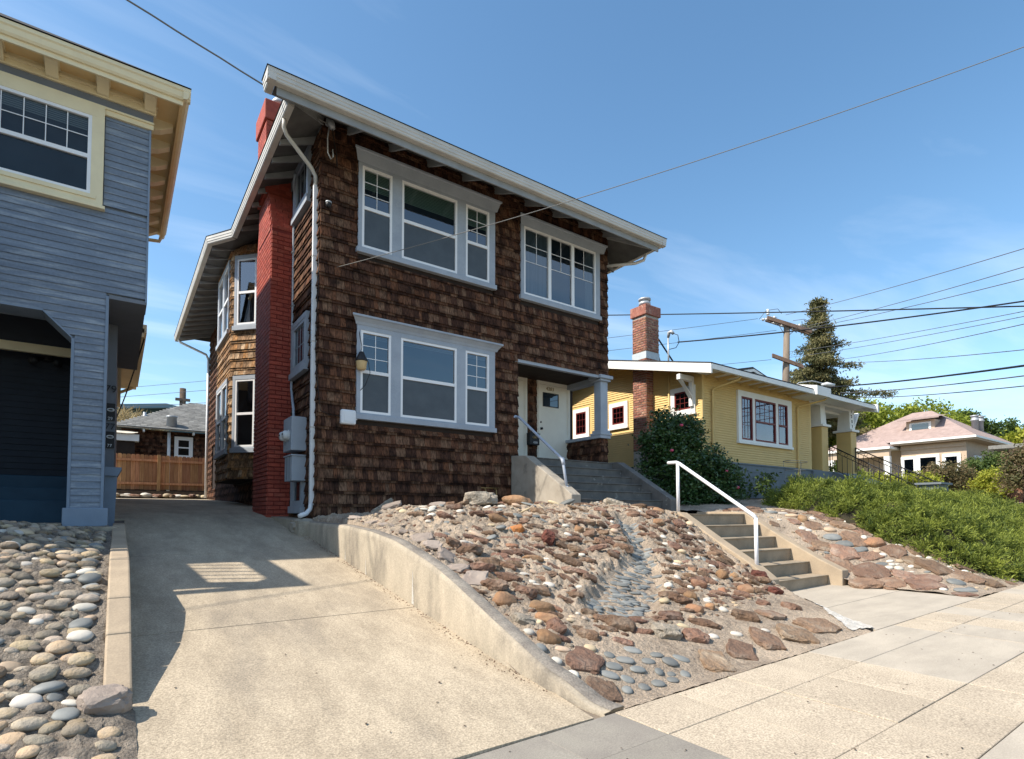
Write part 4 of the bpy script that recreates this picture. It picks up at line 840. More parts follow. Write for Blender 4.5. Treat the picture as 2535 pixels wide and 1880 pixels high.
# ------------------------------------------------------------------ the shingled house
HX0, HX1, HY0, HY1 = 2.885, 10.04, 10.0, 24.5
FF = Frame((0, HY0, 0), (1, 0, 0), (0, -1, 0)); FS = Frame((HX0, 0, 0), (0, 1, 0), (-1, 0, 0))
H = thing('shingled_house', 'two storey brown cedar shingle house with blue grey window trim', 'house', (6.4, 10, 1.3))
MB().box(HX0, HX1, HY0, HY1, 4.93, 8.72).build('wall', 'under_wall', H)
MB().box(HX0, 7.226, HY0, HY1, 1.2, 4.93).build('wall', 'under_wall', H)
MB().box(7.226, HX1, 11.3, HY1, 1.2, 4.93).build('wall', 'under_wall', H)
holes = [(3.55, 6.59, 6.24, 8.27), (7.30, 9.76, 6.20, 8.22), (3.55, 6.59, 3.12, 5.11), (7.226, 10.2, 1.0, 4.93), (7.04, 7.4, 1.0, 2.76)]
wide, thin = shingle_rows(HX0 - .02, HX1 + .02, 1.42, 8.62, holes, 3)
cand = [s for s in wide if s[4]]
cand.sort(key=lambda s: ((s[0] + s[1]) / 2) ** 2 + 100 + (s[2] - 1.45) ** 2 - 60 * (s[1] - s[0]))
picked = set(id(s) for s in cand[:300])
shm = {}
for w in SHW:
    mb = MB(Frame((0, 0, 0), (1, 0, 0), (0, -1, 0))); wedge(mb, -w / 2, w / 2, 0, .235, .058, .006); shm[w] = mb.mesh('shingle', 'cedar')
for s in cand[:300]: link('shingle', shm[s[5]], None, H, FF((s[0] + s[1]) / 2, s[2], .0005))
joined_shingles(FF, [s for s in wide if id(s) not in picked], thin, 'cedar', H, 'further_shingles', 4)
# windows of the street front
def trio(v0, v1, mid, top, blind, bmat, green):
    return [dict(u0=3.615, u1=4.215, v0=v0, v1=v1, mid=mid, cols=2, rows=3, low='screen', blind=blind, bmat=bmat),
            dict(u0=4.415, u1=5.655, v0=v0, v1=v1, mid=mid, low='screen', blind=blind, bmat=bmat),
            dict(u0=5.86, u1=6.45, v0=v0, v1=v1, mid=mid, cols=2, rows=3, low='screen', blind=blind, bmat=bmat)]
window(H, FF, 3.545, 6.595, 6.43, 8.08, trio(6.45, 8.0, 7.21, 8, .36, 'blind_green', 1), crown=(3.44, 6.72, 8.06, 8.28, .17))
window(H, FF, 3.545, 6.595, 3.31, 4.98, trio(3.335, 4.88, 4.11, 5, .10, 'blind', 0), crown=(3.42, 6.74, 4.97, 5.13, .19))
window(H, FF, 7.30, 9.75, 6.40, 8.03, [dict(u0=a, u1=b, v0=6.44, v1=8.0, cols=2, rows=2, g0=7.22, fw=.04, **k) for a, b, k in ((7.385, 8.14, dict(curtain=(7.45, 8.1))), (8.14, 8.86, {}), (8.86, 9.615, dict(curtain=(9.3, 9.58))))], crown=(7.22, 9.95, 8.02, 8.22, .16))
# porch recess
FP = Frame((0, 11.3, 0), (1, 0, 0), (0, -1, 0))
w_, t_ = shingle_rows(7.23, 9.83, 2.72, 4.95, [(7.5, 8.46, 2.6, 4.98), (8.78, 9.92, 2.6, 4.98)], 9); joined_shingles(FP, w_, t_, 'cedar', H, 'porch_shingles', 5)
MB().box(7.226, 10.03, 10.02, 11.3, 4.935, 4.945).build('porch_ceiling', 'under_wall', H)
MB().box(7.15, 9.8, 9.955, 10.06, 4.86, 4.93).build('porch_beam', 'trim_blue', H)
MB().box(9.80, 10.03, 10.25, 11.28, 4.80, 4.928).build('side_beam', 'trim_blue', H)
FR = Frame((7.23, 0, 0), (0, 1, 0), (1, 0, 0))
w_, t_ = shingle_rows(10.0, 11.3, 2.72, 4.95, [], 19); joined_shingles(FR, w_, t_, 'cedar', H, 'porch_shingles', 6)
po = MB().box(9.81, 10.055, 9.985, 10.225, 3.50, 4.80).build('porch_post', 'trim_blue', H); bevel(po, .008)
for a, b, z0, z1 in ((.055, .0, 4.80, 4.86), (.10, 0, 4.86, 4.945), (.04, 0, 3.50, 3.57), (.075, 0, 3.44, 3.50)): bevel(MB().box(9.81 - a, 10.055 + a, 9.985 - a, 10.225 + a, z0, z1).build('post_moulding', 'trim_blue', po), .01)
MB().box(9.83, 10.02, 10.02, 11.3, 2.5, 3.37).build('half_wall', 'under_wall', H)
bevel(MB().box(9.74, 10.10, 9.93, 11.28, 3.36, 3.44).build('half_wall_cap', 'trim_blue', H), .008)
for F_, a, b in ((Frame((9.83, 0, 0), (0, 1, 0), (-1, 0, 0)), 10.0, 11.3), (Frame((0, 10.02, 0), (1, 0, 0), (0, -1, 0)), 9.81, 10.05)):
    w_, t_ = shingle_rows(a, b, 2.55, 3.36, [], 23); joined_shingles(F_, w_, t_, 'cedar', H, 'half_wall_shingles', 7)
# doors
def door(x0, x1, label, full):
    d = MB(FP).box(x0 + .10, x1 - .10, 2.74, 4.84, .005, .045).build('door', 'door_cream', H); d['label'] = label
    m = MB(FP).box(x0, x0 + .10, 2.735, 4.97, 0, .06).box(x1 - .10, x1, 2.735, 4.97, 0, .06).box(x0 + .10, x1 - .10, 4.845, 4.97, 0, .058)
    bevel(m.build('door_frame', 'door_cream', d), .008)
    MB(FP).box(x0 + .03, x0 + .055, 2.735, 4.965, .0605, .07).box(x1 - .055, x1 - .03, 2.735, 4.965, .0605, .07).build('door_frame', 'door_cream', d)
    if full:
        m = MB(FP); t = .022; a, b, c, e = 8.97, 9.50, 4.27, 4.64
        m.box(a, b, c, c + t, .045, .06).box(a, b, e - t, e, .045, .06).box(a, a + t, c + t, e - t, .045, .06).box(b - t, b, c + t, e - t, .045, .06).build('light_frame', 'black_iron', d)
        MB(FP).box(a + t, b - t, c + t, e - t, .046, .05).build('pane', 'glass', d)
        text_mesh('house_number', '4283', 'brass', d, .135, FP(9.215, 4.745, .047), (1, 0, 0), (0, -1, 0), .006)
        k = MB(); c_ = FP(8.905, 3.68, .05); k.tube([c_, c_ + Vector((0, -.02, 0)), c_ + Vector((0, -.05, 0)), c_ + Vector((0, -.065, 0))], [.035, .018, .034, .02], 12); k.build('door_knob', 'black_iron', d)
        c_ = FP(8.90, 3.85, .046); MB().tube([c_, c_ + Vector((0, -.018, 0))], .024, 12).build('deadbolt', 'black_iron', d)
door(8.78, 9.90, 'cream front door with a small square light and the number 4283', True)
door(7.50, 8.46, 'second cream door half hidden by the porch wall', False)
# eaves: gutters, fascia, sloping soffit, rafters
GP = [(0, .335), (0, .27), (.008, .262), (.008, .21), (.018, .20), (.02, .165), (.035, .150), (.13, .148), (.13, .335)]
def gutter_run(p, q, off, name='gutter'):
    """p,q: outer top edge points (x,y); off: unit vector inwards"""
    m = MB(); n = len(GP); vs = []
    for c in (p, q): vs += [(c[0] + off[0] * d, c[1] + off[1] * d, 8.0 + z) for d, z in GP]
    m.add(vs, [tuple(range(n)), tuple(range(n, 2 * n))[::-1]] + [(i, n + i, n + (i + 1) % n, (i + 1) % n) for i in range(n)])
    return m.build(name, 'gutter', H)
gutter_run((1.735, 8.90), (11.055, 8.90), (0, 1)); gutter_run((1.735, 8.903), (1.735, 9.27), (1, 0)); gutter_run((2.105, 9.33), (2.105, 14.68), (1, 0))
gutter_run((2.105, 14.68), (1.665, 15.4), (.85, .52)); gutter_run((1.665, 15.4), (1.665, 24.9), (1, 0)); gutter_run((11.055, 8.903), (11.055, 24.9), (-1, 0))
MB().box(1.9, 10.9, 9.032, 9.06, 8.02, 8.33).build('fascia', 'soffit', H)
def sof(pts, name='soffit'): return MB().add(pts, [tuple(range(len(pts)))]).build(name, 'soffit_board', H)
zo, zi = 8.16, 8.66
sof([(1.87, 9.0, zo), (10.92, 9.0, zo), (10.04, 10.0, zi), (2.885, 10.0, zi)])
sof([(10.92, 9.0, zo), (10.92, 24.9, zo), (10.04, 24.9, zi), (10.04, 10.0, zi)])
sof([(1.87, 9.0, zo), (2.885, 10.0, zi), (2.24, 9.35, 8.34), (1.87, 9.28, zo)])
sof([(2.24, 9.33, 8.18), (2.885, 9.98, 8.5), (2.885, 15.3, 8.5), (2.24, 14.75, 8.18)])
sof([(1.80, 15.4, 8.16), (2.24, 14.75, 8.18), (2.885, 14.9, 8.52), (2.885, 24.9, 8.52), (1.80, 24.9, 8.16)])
def rafter(a, b, w=.05, d=.15, along=(1, 0)):
    ax = Vector((along[0], along[1], 0)) * w / 2; a, b = Vector(a), Vector(b); dz = Vector((0, 0, d))
    MB().hexa([tuple(a - ax - dz * .6), tuple(a + ax - dz * .6), tuple(b + ax - dz), tuple(b - ax - dz), tuple(a - ax), tuple(a + ax), tuple(b + ax), tuple(b - ax)]).build('rafter', 'soffit', H)
x = 3.35
while x < 10.1: rafter((x, 9.06, zo - .005), (x, 10.0, zi - .005), along=(1, 0)); x += .82
rafter((1.95, 9.08, zo - .01), (2.885, 9.99, zi - .01), along=(.7, -.7)); rafter((10.85, 9.08, zo - .01), (10.04, 9.99, zi - .01), along=(.7, .7))
y = 10.35
while y < 14.6: rafter((2.24, y, 8.17), (2.885, y, 8.49), along=(0, 1)); y += .62
y = 15.5
while y < 24.6: rafter((1.80, y, 8.15), (2.885, y, 8.51), along=(0, 1)); y += .62
y = 10.6
while y < 16: rafter((10.92, y, zo - .005), (10.04, y, zi - .005), along=(0, 1)); y += .82
MB().box(2.865, 2.885, 9.98, 14.9, 8.30, 8.5).build('frieze', 'soffit', H)
rp = [(1.72, 8.88), (11.07, 8.88), (11.07, 24.9), (1.65, 24.9), (1.65, 15.4), (2.09, 14.68), (2.09, 9.3), (1.72, 9.3)]
V = [(x, y, 8.34) for x, y in rp] + [(6.4, 13.5, 10.7), (6.4, 20.3, 10.7)]
MB().add(V, [(0, 1, 8), (1, 2, 9, 8), (2, 3, 9), (3, 4, 9), (4, 5, 8, 9), (5, 6, 8), (6, 7, 0, 8)]).build('roof', 'dark_roof', H)
# side wall: shingles, bay, windows
sideholes = [(10.55, 11.75, 4.1, 5.35), (10.55, 11.75, 7.35, 8.6), (10.7, 11.65, 1.45, 2.5), (19.3, 20.6, 2.9, 5.0), (19.3, 20.6, 6.0, 8.1), (22.3, 23.3, 2.4, 4.0)]
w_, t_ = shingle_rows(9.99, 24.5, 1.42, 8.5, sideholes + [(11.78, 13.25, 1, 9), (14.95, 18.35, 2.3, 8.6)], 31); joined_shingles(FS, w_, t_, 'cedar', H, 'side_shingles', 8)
window(H, FS, 10.62, 11.7, 4.28, 5.28, [dict(u0=10.72, u1=11.6, v0=4.33, v1=5.18, cols=4, rows=2, frame='trim_blue', fw=.06)], sillh=.12, pane='pane_dim')
window(H, FS, 10.62, 11.7, 7.5, 8.5, [dict(u0=10.72, u1=11.6, v0=7.56, v1=8.4, cols=3, rows=1, frame='trim_blue', fw=.06)], sillh=.14, pane='pane_dim')
window(H, FS, 10.75, 11.6, 1.62, 2.45, [dict(u0=10.85, u1=11.5, v0=1.66, v1=2.36, frame='trim_blue', fw=.06)], sillh=.14, pane='pane_dim')
for a, b in ((3.0, 4.95), (6.1, 8.0)): window(H, FS, 19.35, 20.55, a, b, [dict(u0=19.45, u1=20.45, v0=a + .04, v1=b - .1, mid=(a + b) / 2)])
bay = [(2.885, 14.9), (2.30, 15.55), (2.30, 17.8), (2.885, 18.4)]
MB().prism(bay, 2, 2.35, 8.45).build('bay', 'under_wall', H)
d1 = Vector((bay[0][0] - bay[1][0], bay[0][1] - bay[1][1], 0)); L1 = d1.length; d1.normalize()
FA = Frame((2.30, 15.55, 0), d1, (d1.y, -d1.x, 0)); FB = Frame((2.30, 0, 0), (0, 1, 0), (-1, 0, 0))
w_, t_ = shingle_rows(-.02, L1, 2.4, 8.3, [(.10, .80, 3.0, 4.98), (.10, .80, 6.1, 8.05)], 41); joined_shingles(FA, w_, t_, 'cedar_sunlit', H, 'bay_shingles', 9)
w_, t_ = shingle_rows(15.53, 17.8, 2.4, 8.3, [(15.75, 17.62, 3.0, 4.98), (15.75, 17.62, 6.1, 8.05)], 42); joined_shingles(FB, w_, t_, 'cedar_sunlit', H, 'bay_shingles', 10)
for a, b in ((3.12, 4.95), (6.22, 8.03)):
    window(H, FA, .10, .80, a, b, [dict(u0=.17, u1=.73, v0=a + .03, v1=b - .1, mid=(a + b) / 2 - .05)], sillh=.12)
    window(H, FB, 15.75, 17.62, a, b, [dict(u0=15.83, u1=16.6, v0=a + .03, v1=b - .1, mid=(a + b) / 2 - .05), dict(u0=16.75, u1=17.54, v0=a + .03, v1=b - .1, mid=(a + b) / 2 - .05)], sillh=.12)
# downspouts
MB().tube([(2.17, 9.72, 8.16), (2.17, 9.74, 8.02), (2.22, 9.77, 7.93), (2.72, 10.06, 7.68), (2.81, 10.11, 7.58), (2.815, 10.12, 7.4)], .036, 8).build('downspout', 'gutter', H)
ds = MB().box(2.775, 2.85, 10.085, 10.155, 1.62, 7.42).build('downspout', 'downspout', H)
MB().tube([(2.81, 10.12, 1.66), (2.79, 10.10, 1.55), (2.70, 10.02, 1.47), (2.56, 9.90, 1.43)], .042, 8).build('shoe', 'downspout', ds)
for z in (6.1, 4.55, 3.0): MB().box(2.77, 2.855, 10.08, 10.16, z, z + .02).build('joint_band', 'gutter', ds)
MB().tube([(2.80, 24.45, 2.1), (2.80, 24.45, 7.6)], .05, 8).build('downspout', 'downspout', H)
MB().tube([(1.78, 24.6, 8.15), (1.85, 24.55, 8.05), (2.72, 24.48, 7.7), (2.80, 24.45, 7.5)], .045, 8).build('downspout', 'downspout', H)
MB().tube([(10.98, 9.5, 8.16), (10.95, 9.55, 8.02), (10.8, 9.7, 7.95), (10.1, 10.3, 7.9)], .04, 8).build('downspout', 'downspout', H)
# red painted chimney, bricks laid in a loop
CH = MB().box(2.43, 2.885, 11.79, 13.2, 1.2, 7.25).build('chimney', 'red_mortar', H); CH['label'] = 'red painted brick chimney'
MB().hexa([(2.43, 11.79, 7.25), (2.885, 11.79, 7.25), (2.885, 13.2, 7.25), (2.43, 13.2, 7.25), (2.43, 12.15, 8.15), (2.885, 12.15, 8.15), (2.885, 13.0, 8.15), (2.43, 13.0, 8.15)]).build('shoulder', 'red_brick', CH)
MB().box(2.37, 2.95, 12.15, 13.0, 8.15, 9.85).build('stack', 'red_brick', CH)
bevel(MB().box(2.32, 3.0, 12.10, 13.05, 9.68, 10.10).build('stack_cap', 'red_brick', CH), .02)
MB().lathe((2.68, 12.45, 10.10), [(.13, 0), (.13, .16), (.17, .17), (.17, .22), (.12, .30), (.04, .34)], 16).build('flue_cap', 'metal_grey', CH)
bh = .0855; br = {}
def brick_mesh(L, nm='brick', mat='red_brick', hh=bh - .015, t=.017):
    key = (round(L, 3), mat)
    if key not in br:
        m = MB(); e = .005
        m.add([(-L / 2, 0, 0), (L / 2, 0, 0), (L / 2, 0, hh), (-L / 2, 0, hh), (-L / 2 + e, -t, e), (L / 2 - e, -t, e), (L / 2 - e, -t, hh - e), (-L / 2 + e, -t, hh - e)], [(4, 5, 6, 7), (0, 1, 5, 4), (1, 2, 6, 5), (2, 3, 7, 6), (3, 0, 4, 7)])
        br[key] = m.mesh(nm, mat)
    return br[key]
bricks = []
ncourse = int((7.22 - 1.3) / bh)
for c in range(ncourse):
    z = 1.3 + c * bh
    if c % 2: L = [(.0, .225), (.235, .22)]
    else: L = [(.0, .105), (.115, .225), (.35, .105)]
    for a, b in L: bricks.append(('f', 2.43 + a + b / 2, z, b))
    u = 11.79 + (0 if c % 2 else .105); 
    if not c % 2: bricks.append(('s', 11.79 + .0475, z, .095))
    while u < 13.18:
        b = min(.205, 13.2 - u) ; bricks.append(('s', u + b / 2, z, round(b - .01, 3))); u += .205
bricks.sort(key=lambda b: (abs(b[2] - 2.4) + (0 if b[0] == 'f' else 1.6)))
mbx = MB()
for i, (sd, u, z, L) in enumerate(bricks):
    if L < .03: continue
    if i < 300:
        if sd == 'f': link('brick', brick_mesh(L), None, CH, (u, 11.79 - rs.uniform(0, .003), z))
        else: link('brick', brick_mesh(L), None, CH, (2.43 - rs.uniform(0, .003), u, z), (0, 0, -math.pi / 2))
    else:
        mbx.cur = rs.uniform(.01, .99); e = .005; h_ = bh - .012
        if sd == 'f': mbx.add([(u - L / 2, 11.79, z), (u + L / 2, 11.79, z), (u + L / 2, 11.79, z + h_), (u - L / 2, 11.79, z + h_), (u - L / 2 + e, 11.778, z + e), (u + L / 2 - e, 11.778, z + e), (u + L / 2 - e, 11.778, z + h_ - e), (u - L / 2 + e, 11.778, z + h_ - e)], [(4, 5, 6, 7), (0, 1, 5, 4), (1, 2, 6, 5), (2, 3, 7, 6), (3, 0, 4, 7)])
        else: mbx.add([(2.43, u - L / 2, z), (2.43, u + L / 2, z), (2.43, u + L / 2, z + h_), (2.43, u - L / 2, z + h_), (2.418, u - L / 2 + e, z + e), (2.418, u + L / 2 - e, z + e), (2.418, u + L / 2 - e, z + h_ - e), (2.418, u - L / 2 + e, z + h_ - e)], [(4, 5, 6, 7), (0, 1, 5, 4), (1, 2, 6, 5), (2, 3, 7, 6), (3, 0, 4, 7)])
stuff(mbx.build('further_bricks', 'red_brick', CH))
mbs = MB(); c = 0; z = 7.25
while z < 8.1:      # bricks of the sloping shoulder and of the stack above the roof
    y0 = lerp(11.79, 12.15, (z - 7.25) / .9)
    for a, b in ([(.0, .225), (.235, .22)] if c % 2 else [(.0, .105), (.115, .225), (.35, .105)]):
        mbs.cur = rs.uniform(.01, .99); mbs.box(2.43 + a, 2.43 + a + b, y0 - .012, y0 + .05, z, z + bh - .014)
    u = y0 + (.0 if c % 2 else .1)
    while u < 13.0: mbs.cur = rs.uniform(.01, .99); mbs.box(2.416, 2.44, u, min(u + .195, 13.02), z, z + bh - .014); u += .205
    z += bh; c += 1
z = 8.2
while z < 9.6:
    for a in (0, .2, .4): mbs.cur = rs.uniform(.01, .99); o_ = .1 if c % 2 else 0; mbs.box(2.372 + a + o_ * .5, 2.372 + min(a + .19, .57) + o_ * .05, 12.142, 12.16, z, z + bh - .014)
    for a in (0, .205, .41, .615): mbs.cur = rs.uniform(.01, .99); mbs.box(2.360, 2.38, 12.16 + a, 12.16 + a + .195, z, z + bh - .014)
    z += bh; c += 1
stuff(mbs.build('shoulder_bricks', 'red_brick', CH))
# rough ledges that catch the sun on the shoulder
for k in range(10):
    x = rs.uniform(2.46, 2.84); z = rs.uniform(7.3, 8.0); y = lerp(11.79, 12.15, (z - 7.25) / .9)
    MB().box(x, x + .09, y - .014, y + .05, z, z + .03).build('corbel_brick', 'red_brick', CH)
# electric meters, boxes and conduits on the side wall
mt = thing('electric_meter_panel', 'grey electric meter panel with two glass meters on the side wall', 'meter', (2.7, 10.9, 2.6))
bevel(MB().box(2.58, 2.855, 10.62, 11.22, 2.64, 3.27).build('cabinet', 'meter_grey', mt), .012)
for y in (10.82, 11.05):
    o = MB().tube([(2.58, y, 2.93), (2.56, y, 2.93), (2.56, y, 2.93), (2.50, y, 2.93), (2.47, y, 2.93)], [.105, .105, .085, .085, .06], 16).build('meter', 'glass_dark', mt); o.data.materials[0] = MATS['porcelain']
    MB().box(2.462, 2.472, y - .03, y + .03, 2.93, 2.96).build('dial', 'black_rubber', mt)
mt2 = thing('junction_box', 'grey wooden junction box under the electric meters', 'utility box', (2.7, 10.9, 2.05))
bevel(MB().box(2.60, 2.855, 10.64, 11.17, 2.08, 2.54).build('cabinet', 'meter_grey', mt2), .006)
MB().box(2.58, 2.857, 10.62, 11.19, 2.54, 2.565).build('lid', 'meter_grey', mt2)
for y in (10.82, 11.0): MB().box(2.596, 2.6, y - .003, y + .003, 2.1, 2.53).build('seam', 'black_rubber', mt2)
cd = thing('conduit', 'grey electrical conduit climbing the side wall beside the chimney', 'conduit', (2.84, 11.68, 3))
MB().tube([(2.72, 11.05, 3.26), (2.74, 11.15, 3.5), (2.80, 11.5, 3.75), (2.83, 11.70, 4.0), (2.835, 11.72, 4.3), (2.835, 11.72, 8.05), (2.80, 11.66, 8.2), (2.78, 11.45, 8.3)], .026, 8).build('pipe', 'meter_grey', cd)
for z in (4.6, 5.7, 6.8): MB().box(2.80, 2.87, 11.68, 11.76, z, z + .025).build('strap', 'metal_grey', cd)
cw = thing('tv_cable', 'thin black cable hanging down the front corner of the shingle wall', 'cable', (2.87, 9.95, 3))
MB().tube([(2.84, 9.96, 6.2), (2.835, 9.955, 5.4), (2.80, 9.95, 4.8), (2.80, 9.94, 4.3), (2.84, 9.95, 3.8), (2.90, 9.945, 3.3), (3.05, 9.945, 3.24), (3.25, 9.945, 3.23)], .006, 5).build('cable', 'black_rubber', cw)
# small things on the street front
lp = thing('barn_light', 'black capped barn light with amber jar beside the lower window', 'wall light', (3.58, 9.93, 4.1))
c = (3.60, 9.84, 4.10)
MB().lathe(c, [(.055, 0), (.085, .02), (.10, .15), (.105, .16)], 18).build('lamp_jar', 'lamp_glass', lp)
MB().lathe((c[0], c[1], c[2] + .16), [(.112, 0), (.108, .03), (.07, .11), (.045, .17), (.03, .18)], 18).build('lamp_cap', 'black_iron', lp)
MB().tube([(3.60, 9.84, 4.32), (3.60, 9.90, 4.35), (3.60, 9.97, 4.35)], .014, 8).build('bracket', 'black_iron', lp)
MB().tube([(3.60, 9.90, 4.38), (3.62, 9.88, 4.55), (3.58, 9.93, 4.85), (3.56, 9.96, 5.0)], .006, 5).build('cord', 'black_rubber', lp)
MB().tube([(3.62, 9.88, 4.38), (3.74, 9.87, 4.3), (3.78, 9.88, 4.08), (3.70, 9.9, 3.85), (3.58, 9.945, 3.7), (3.555, 9.945, 3.5), (3.545, 9.945, 3.2)], .006, 5).build('cord', 'black_rubber', lp)
bx_ = thing('cable_box', 'white plastic cable box below the barn light on the shingle wall', 'utility box', (3.38, 9.95, 3.08))
bevel(MB().box(3.245, 3.525, 9.86, 9.965, 3.085, 3.355).build('cover', 'white_plastic', bx_), .035, 4)
MB().box(3.30, 3.47, 9.853, 9.862, 3.14, 3.30).build('panel', 'white_plastic', bx_)
MB().tube([(3.53, 9.93, 3.2), (3.56, 9.92, 3.2)], .02, 8).build('gland', 'white_plastic', bx_)
mb_ = thing('mailbox', 'black wall mailbox marked 4281 between the two cream doors', 'mailbox', (8.57, 11.2, 3.2))
bevel(MB(FP).prism([(8.44, 3.22), (8.75, 3.22), (8.75, 3.50), (8.70, 3.54), (8.49, 3.54), (8.44, 3.50)], 2, .05, .19).build('box', 'black_iron', mb_), .012)
MB(FP).box(8.425, 8.765, 3.50, 3.515, .04, .205).build('lid', 'black_iron', mb_)
MB().tube([tuple(FP(8.595 + .075 * math.cos(t), 3.415 + .035 * math.sin(t), .193)) for t in [i * math.pi / 12 for i in range(25)]], .005, 5).build('oval_emblem', 'brass', mb_)
MB(FP).box(8.555, 8.635, 3.405, 3.425, .190, .195).build('oval_emblem', 'brass', mb_)
text_mesh('box_number', '4281', 'white_plastic', mb_, .075, FP(8.62, 3.28, .192), (1, 0, 0), (0, -1, 0), .002)
sc_ = thing('security_camera', 'small dome camera by the corner of the shingle wall', 'camera', (3.0, 9.95, 6.9))
MB().lathe((2.99, 9.92, 6.98), [(.02, 0), (.045, .02), (.05, .05), (.05, .08)], 12).build('dome', 'black_iron', sc_)
MB().lathe((2.99, 9.92, 7.06), [(.055, 0), (.055, .025)], 12).build('mount', 'metal_grey', sc_)
wh = thing('weatherhead', 'grey service weatherhead under the front eave corner with looped wires', 'weatherhead', (2.98, 9.93, 8.2))
MB().tube([(2.93, 9.9, 8.46), (2.96, 9.88, 8.53), (2.99, 9.84, 8.49), (3.01, 9.80, 8.38)], [.03, .065, .07, .045], 12).build('hood', 'metal_grey', wh)
MB().tube([(2.95, 9.82, 8.38), (2.93, 9.83, 8.18), (2.94, 9.84, 7.93), (3.0, 9.85, 7.84), (3.04, 9.85, 7.90), (3.03, 9.85, 8.03)], .012, 6).build('wire_loop', 'porcelain', wh)
MB().tube([(3.01, 9.82, 8.38), (3.05, 9.84, 8.18), (3.11, 9.87, 7.98), (3.13, 9.9, 7.78)], .008, 6).build('wire_loop', 'black_rubber', wh)
sp_ = thing('hose_spigot', 'pair of brass hose spigots low on the shingle wall near the porch stair', 'spigot', (6.5, 9.95, 1.7))
for x in (6.35, 6.62):
    MB().tube([(x, 9.985, 2.0), (x, 9.93, 2.0), (x, 9.90, 1.97), (x, 9.90, 1.55)], .014, 6).build('pipe', 'brass', sp_)
MB().tube([(6.25, 9.93, 2.02), (6.72, 9.93, 2.02)], .012, 6).build('valve_bar', 'brass', sp_)
# ------------------------------------------------------------------ blue neighbour on the left
B = thing('blue_house', 'blue grey clapboard house with cream cornice at the left', 'house', (-2.5, 10.25, 1.3))
FL = Frame((0, 10.25, 0), (1, 0, 0), (0, -1, 0))
MB().box(-7, .285, 10.27, 14.98, 4.76, 7.95).build('wall', 'blue_board', B)
MB().box(-7, -.18, 10.27, 10.75, 4.36, 4.76).build('wall', 'blue_board', B)
MB().box(-.585, -.18, 10.27, 10.72, 1.5, 4.36).build('pillar', 'blue_board', B)
MB().prism([(-.585, 4.02), (-.585, 4.36), (-.93, 4.36)], 1, 10.27, 10.72).build('wall', 'blue_board', B)
bw = .1015
def board(u0, u1, v, v1=None, slant=0.0):
    m = MB(FL); v1 = v + bw + .012 if v1 is None else v1
    m.add([(u0, v, 0), (u1, v, 0), (u1, v, .024), (u0, v, .024), (u0 - slant, v1, 0), (u1, v1, 0), (u1, v1, .008), (u0 - slant, v1, .008)], [(3, 2, 6, 7), (0, 1, 2, 3), (1, 5, 6, 2), (0, 3, 7, 4)])
    m.build('board', 'blue_board', B)
v = 1.535; 
while v < 7.47:
    if v < 4.02: board(-.555, -.20, v)
    elif v < 4.33: board(-.59 - (v - 4.02), -.20, v, slant=bw)
    elif v < 4.73: board(-2.4, -.20, v)
    elif v < 6.02: board(-2.4, .285, v, min(v + bw + .012, 6.06))
    else: board(-.265, .285, v, min(v + bw + .012, 7.48))
    v += bw
MB(FL).box(-.20, -.165, 1.535, 4.73, -.4, .032).build('corner_board', 'blue_trim', B)
MB(FL).box(-.592, -.556, 1.535, 4.02, -.4, .030).build('corner_board', 'blue_trim', B)
MB(FL).box(.285, .312, 4.73, 7.48, -.6, .03).build('corner_board', 'blue_trim', B)
MB(FL).add([(-.592, 4.02, .03), (-.93, 4.36, .03), (-.93, 4.385, .03), (-.575, 4.03, .03), (-.592, 4.02, -.4), (-.93, 4.36, -.4)], [(0, 1, 2, 3), (0, 4, 5, 1)]).build('arch_trim', 'blue_trim', B)
MB(FL).box(-2.4, -.93, 4.352, 4.375, -.4, .032).build('arch_trim', 'blue_trim', B)
bevel(MB().box(-.635, -.105, 10.14, 10.80, 1.28, 1.55).build('plinth', 'blue_trim', B), .012)
MB().box(-.165, .30, 10.23, 15.0, 4.70, 4.755).build('jetty_soffit', 'blue_grey', B)
# cornice
MB(FL).box(-.28, .34, 7.48, 7.575, 0, .05).build('moulding', 'cream', B)
MB(FL).box(-.28, .345, 7.555, 7.585, .05, .075).build('moulding', 'cream', B)
MB(FL).box(-2.4, .335, 7.585, 7.715, 0, .035).build('frieze', 'blue_grey', B)
MB(FL).box(-2.4, .37, 7.715, 7.80, 0, .07).build('moulding', 'cream', B)
MB(FL).box(-2.4, .385, 7.80, 7.835, 0, .10).build('moulding', 'cream', B)
MB().box(-2.4, .70, 9.81, 10.25, 7.90, 7.95).build('soffit', 'cream_soffit', B)
MB().box(.312, .70, 10.25, 15.0, 7.90, 7.95).build('soffit', 'cream_soffit', B)
MB(FL).box(-2.4, .36, 7.835, 7.90, 0, .06).build('moulding', 'cream', B)
def brk(x0, x1, y0, y1, front):
    m = MB()
    if front: m.prism([(10.25 - .01, 7.72), (10.14, 7.74), (10.02, 7.83), (9.95, 7.86), (9.95, 7.90), (10.24, 7.90)], 0, x0, x1)
    o = m.build('bracket', 'cream', B); bevel(o, .006)
    if front: bevel(MB().box(x0 - .015, x1 + .015, 9.93, 10.2, 7.875, 7.903).build('bracket_cap', 'cream', o), .004)
for x in (-1.56, -.97, -.38, .21): brk(x, x + .15, 0, 0, True)
y = 10.55
while y < 15: bevel(MB().prism([(.31, 7.70), (.45, 7.74), (.62, 7.84), (.62, 7.905), (.31, 7.905)], 1, y, y + .16).build('bracket', 'cream', B), .006); y += .59
MB().box(.66, .70, 9.81, 15.0, 7.80, 7.98).build('fascia', 'cream_soffit', B)
MB().box(-2.4, .70, 9.78, 9.81, 7.78, 7.98).build('fascia', 'cream', B)
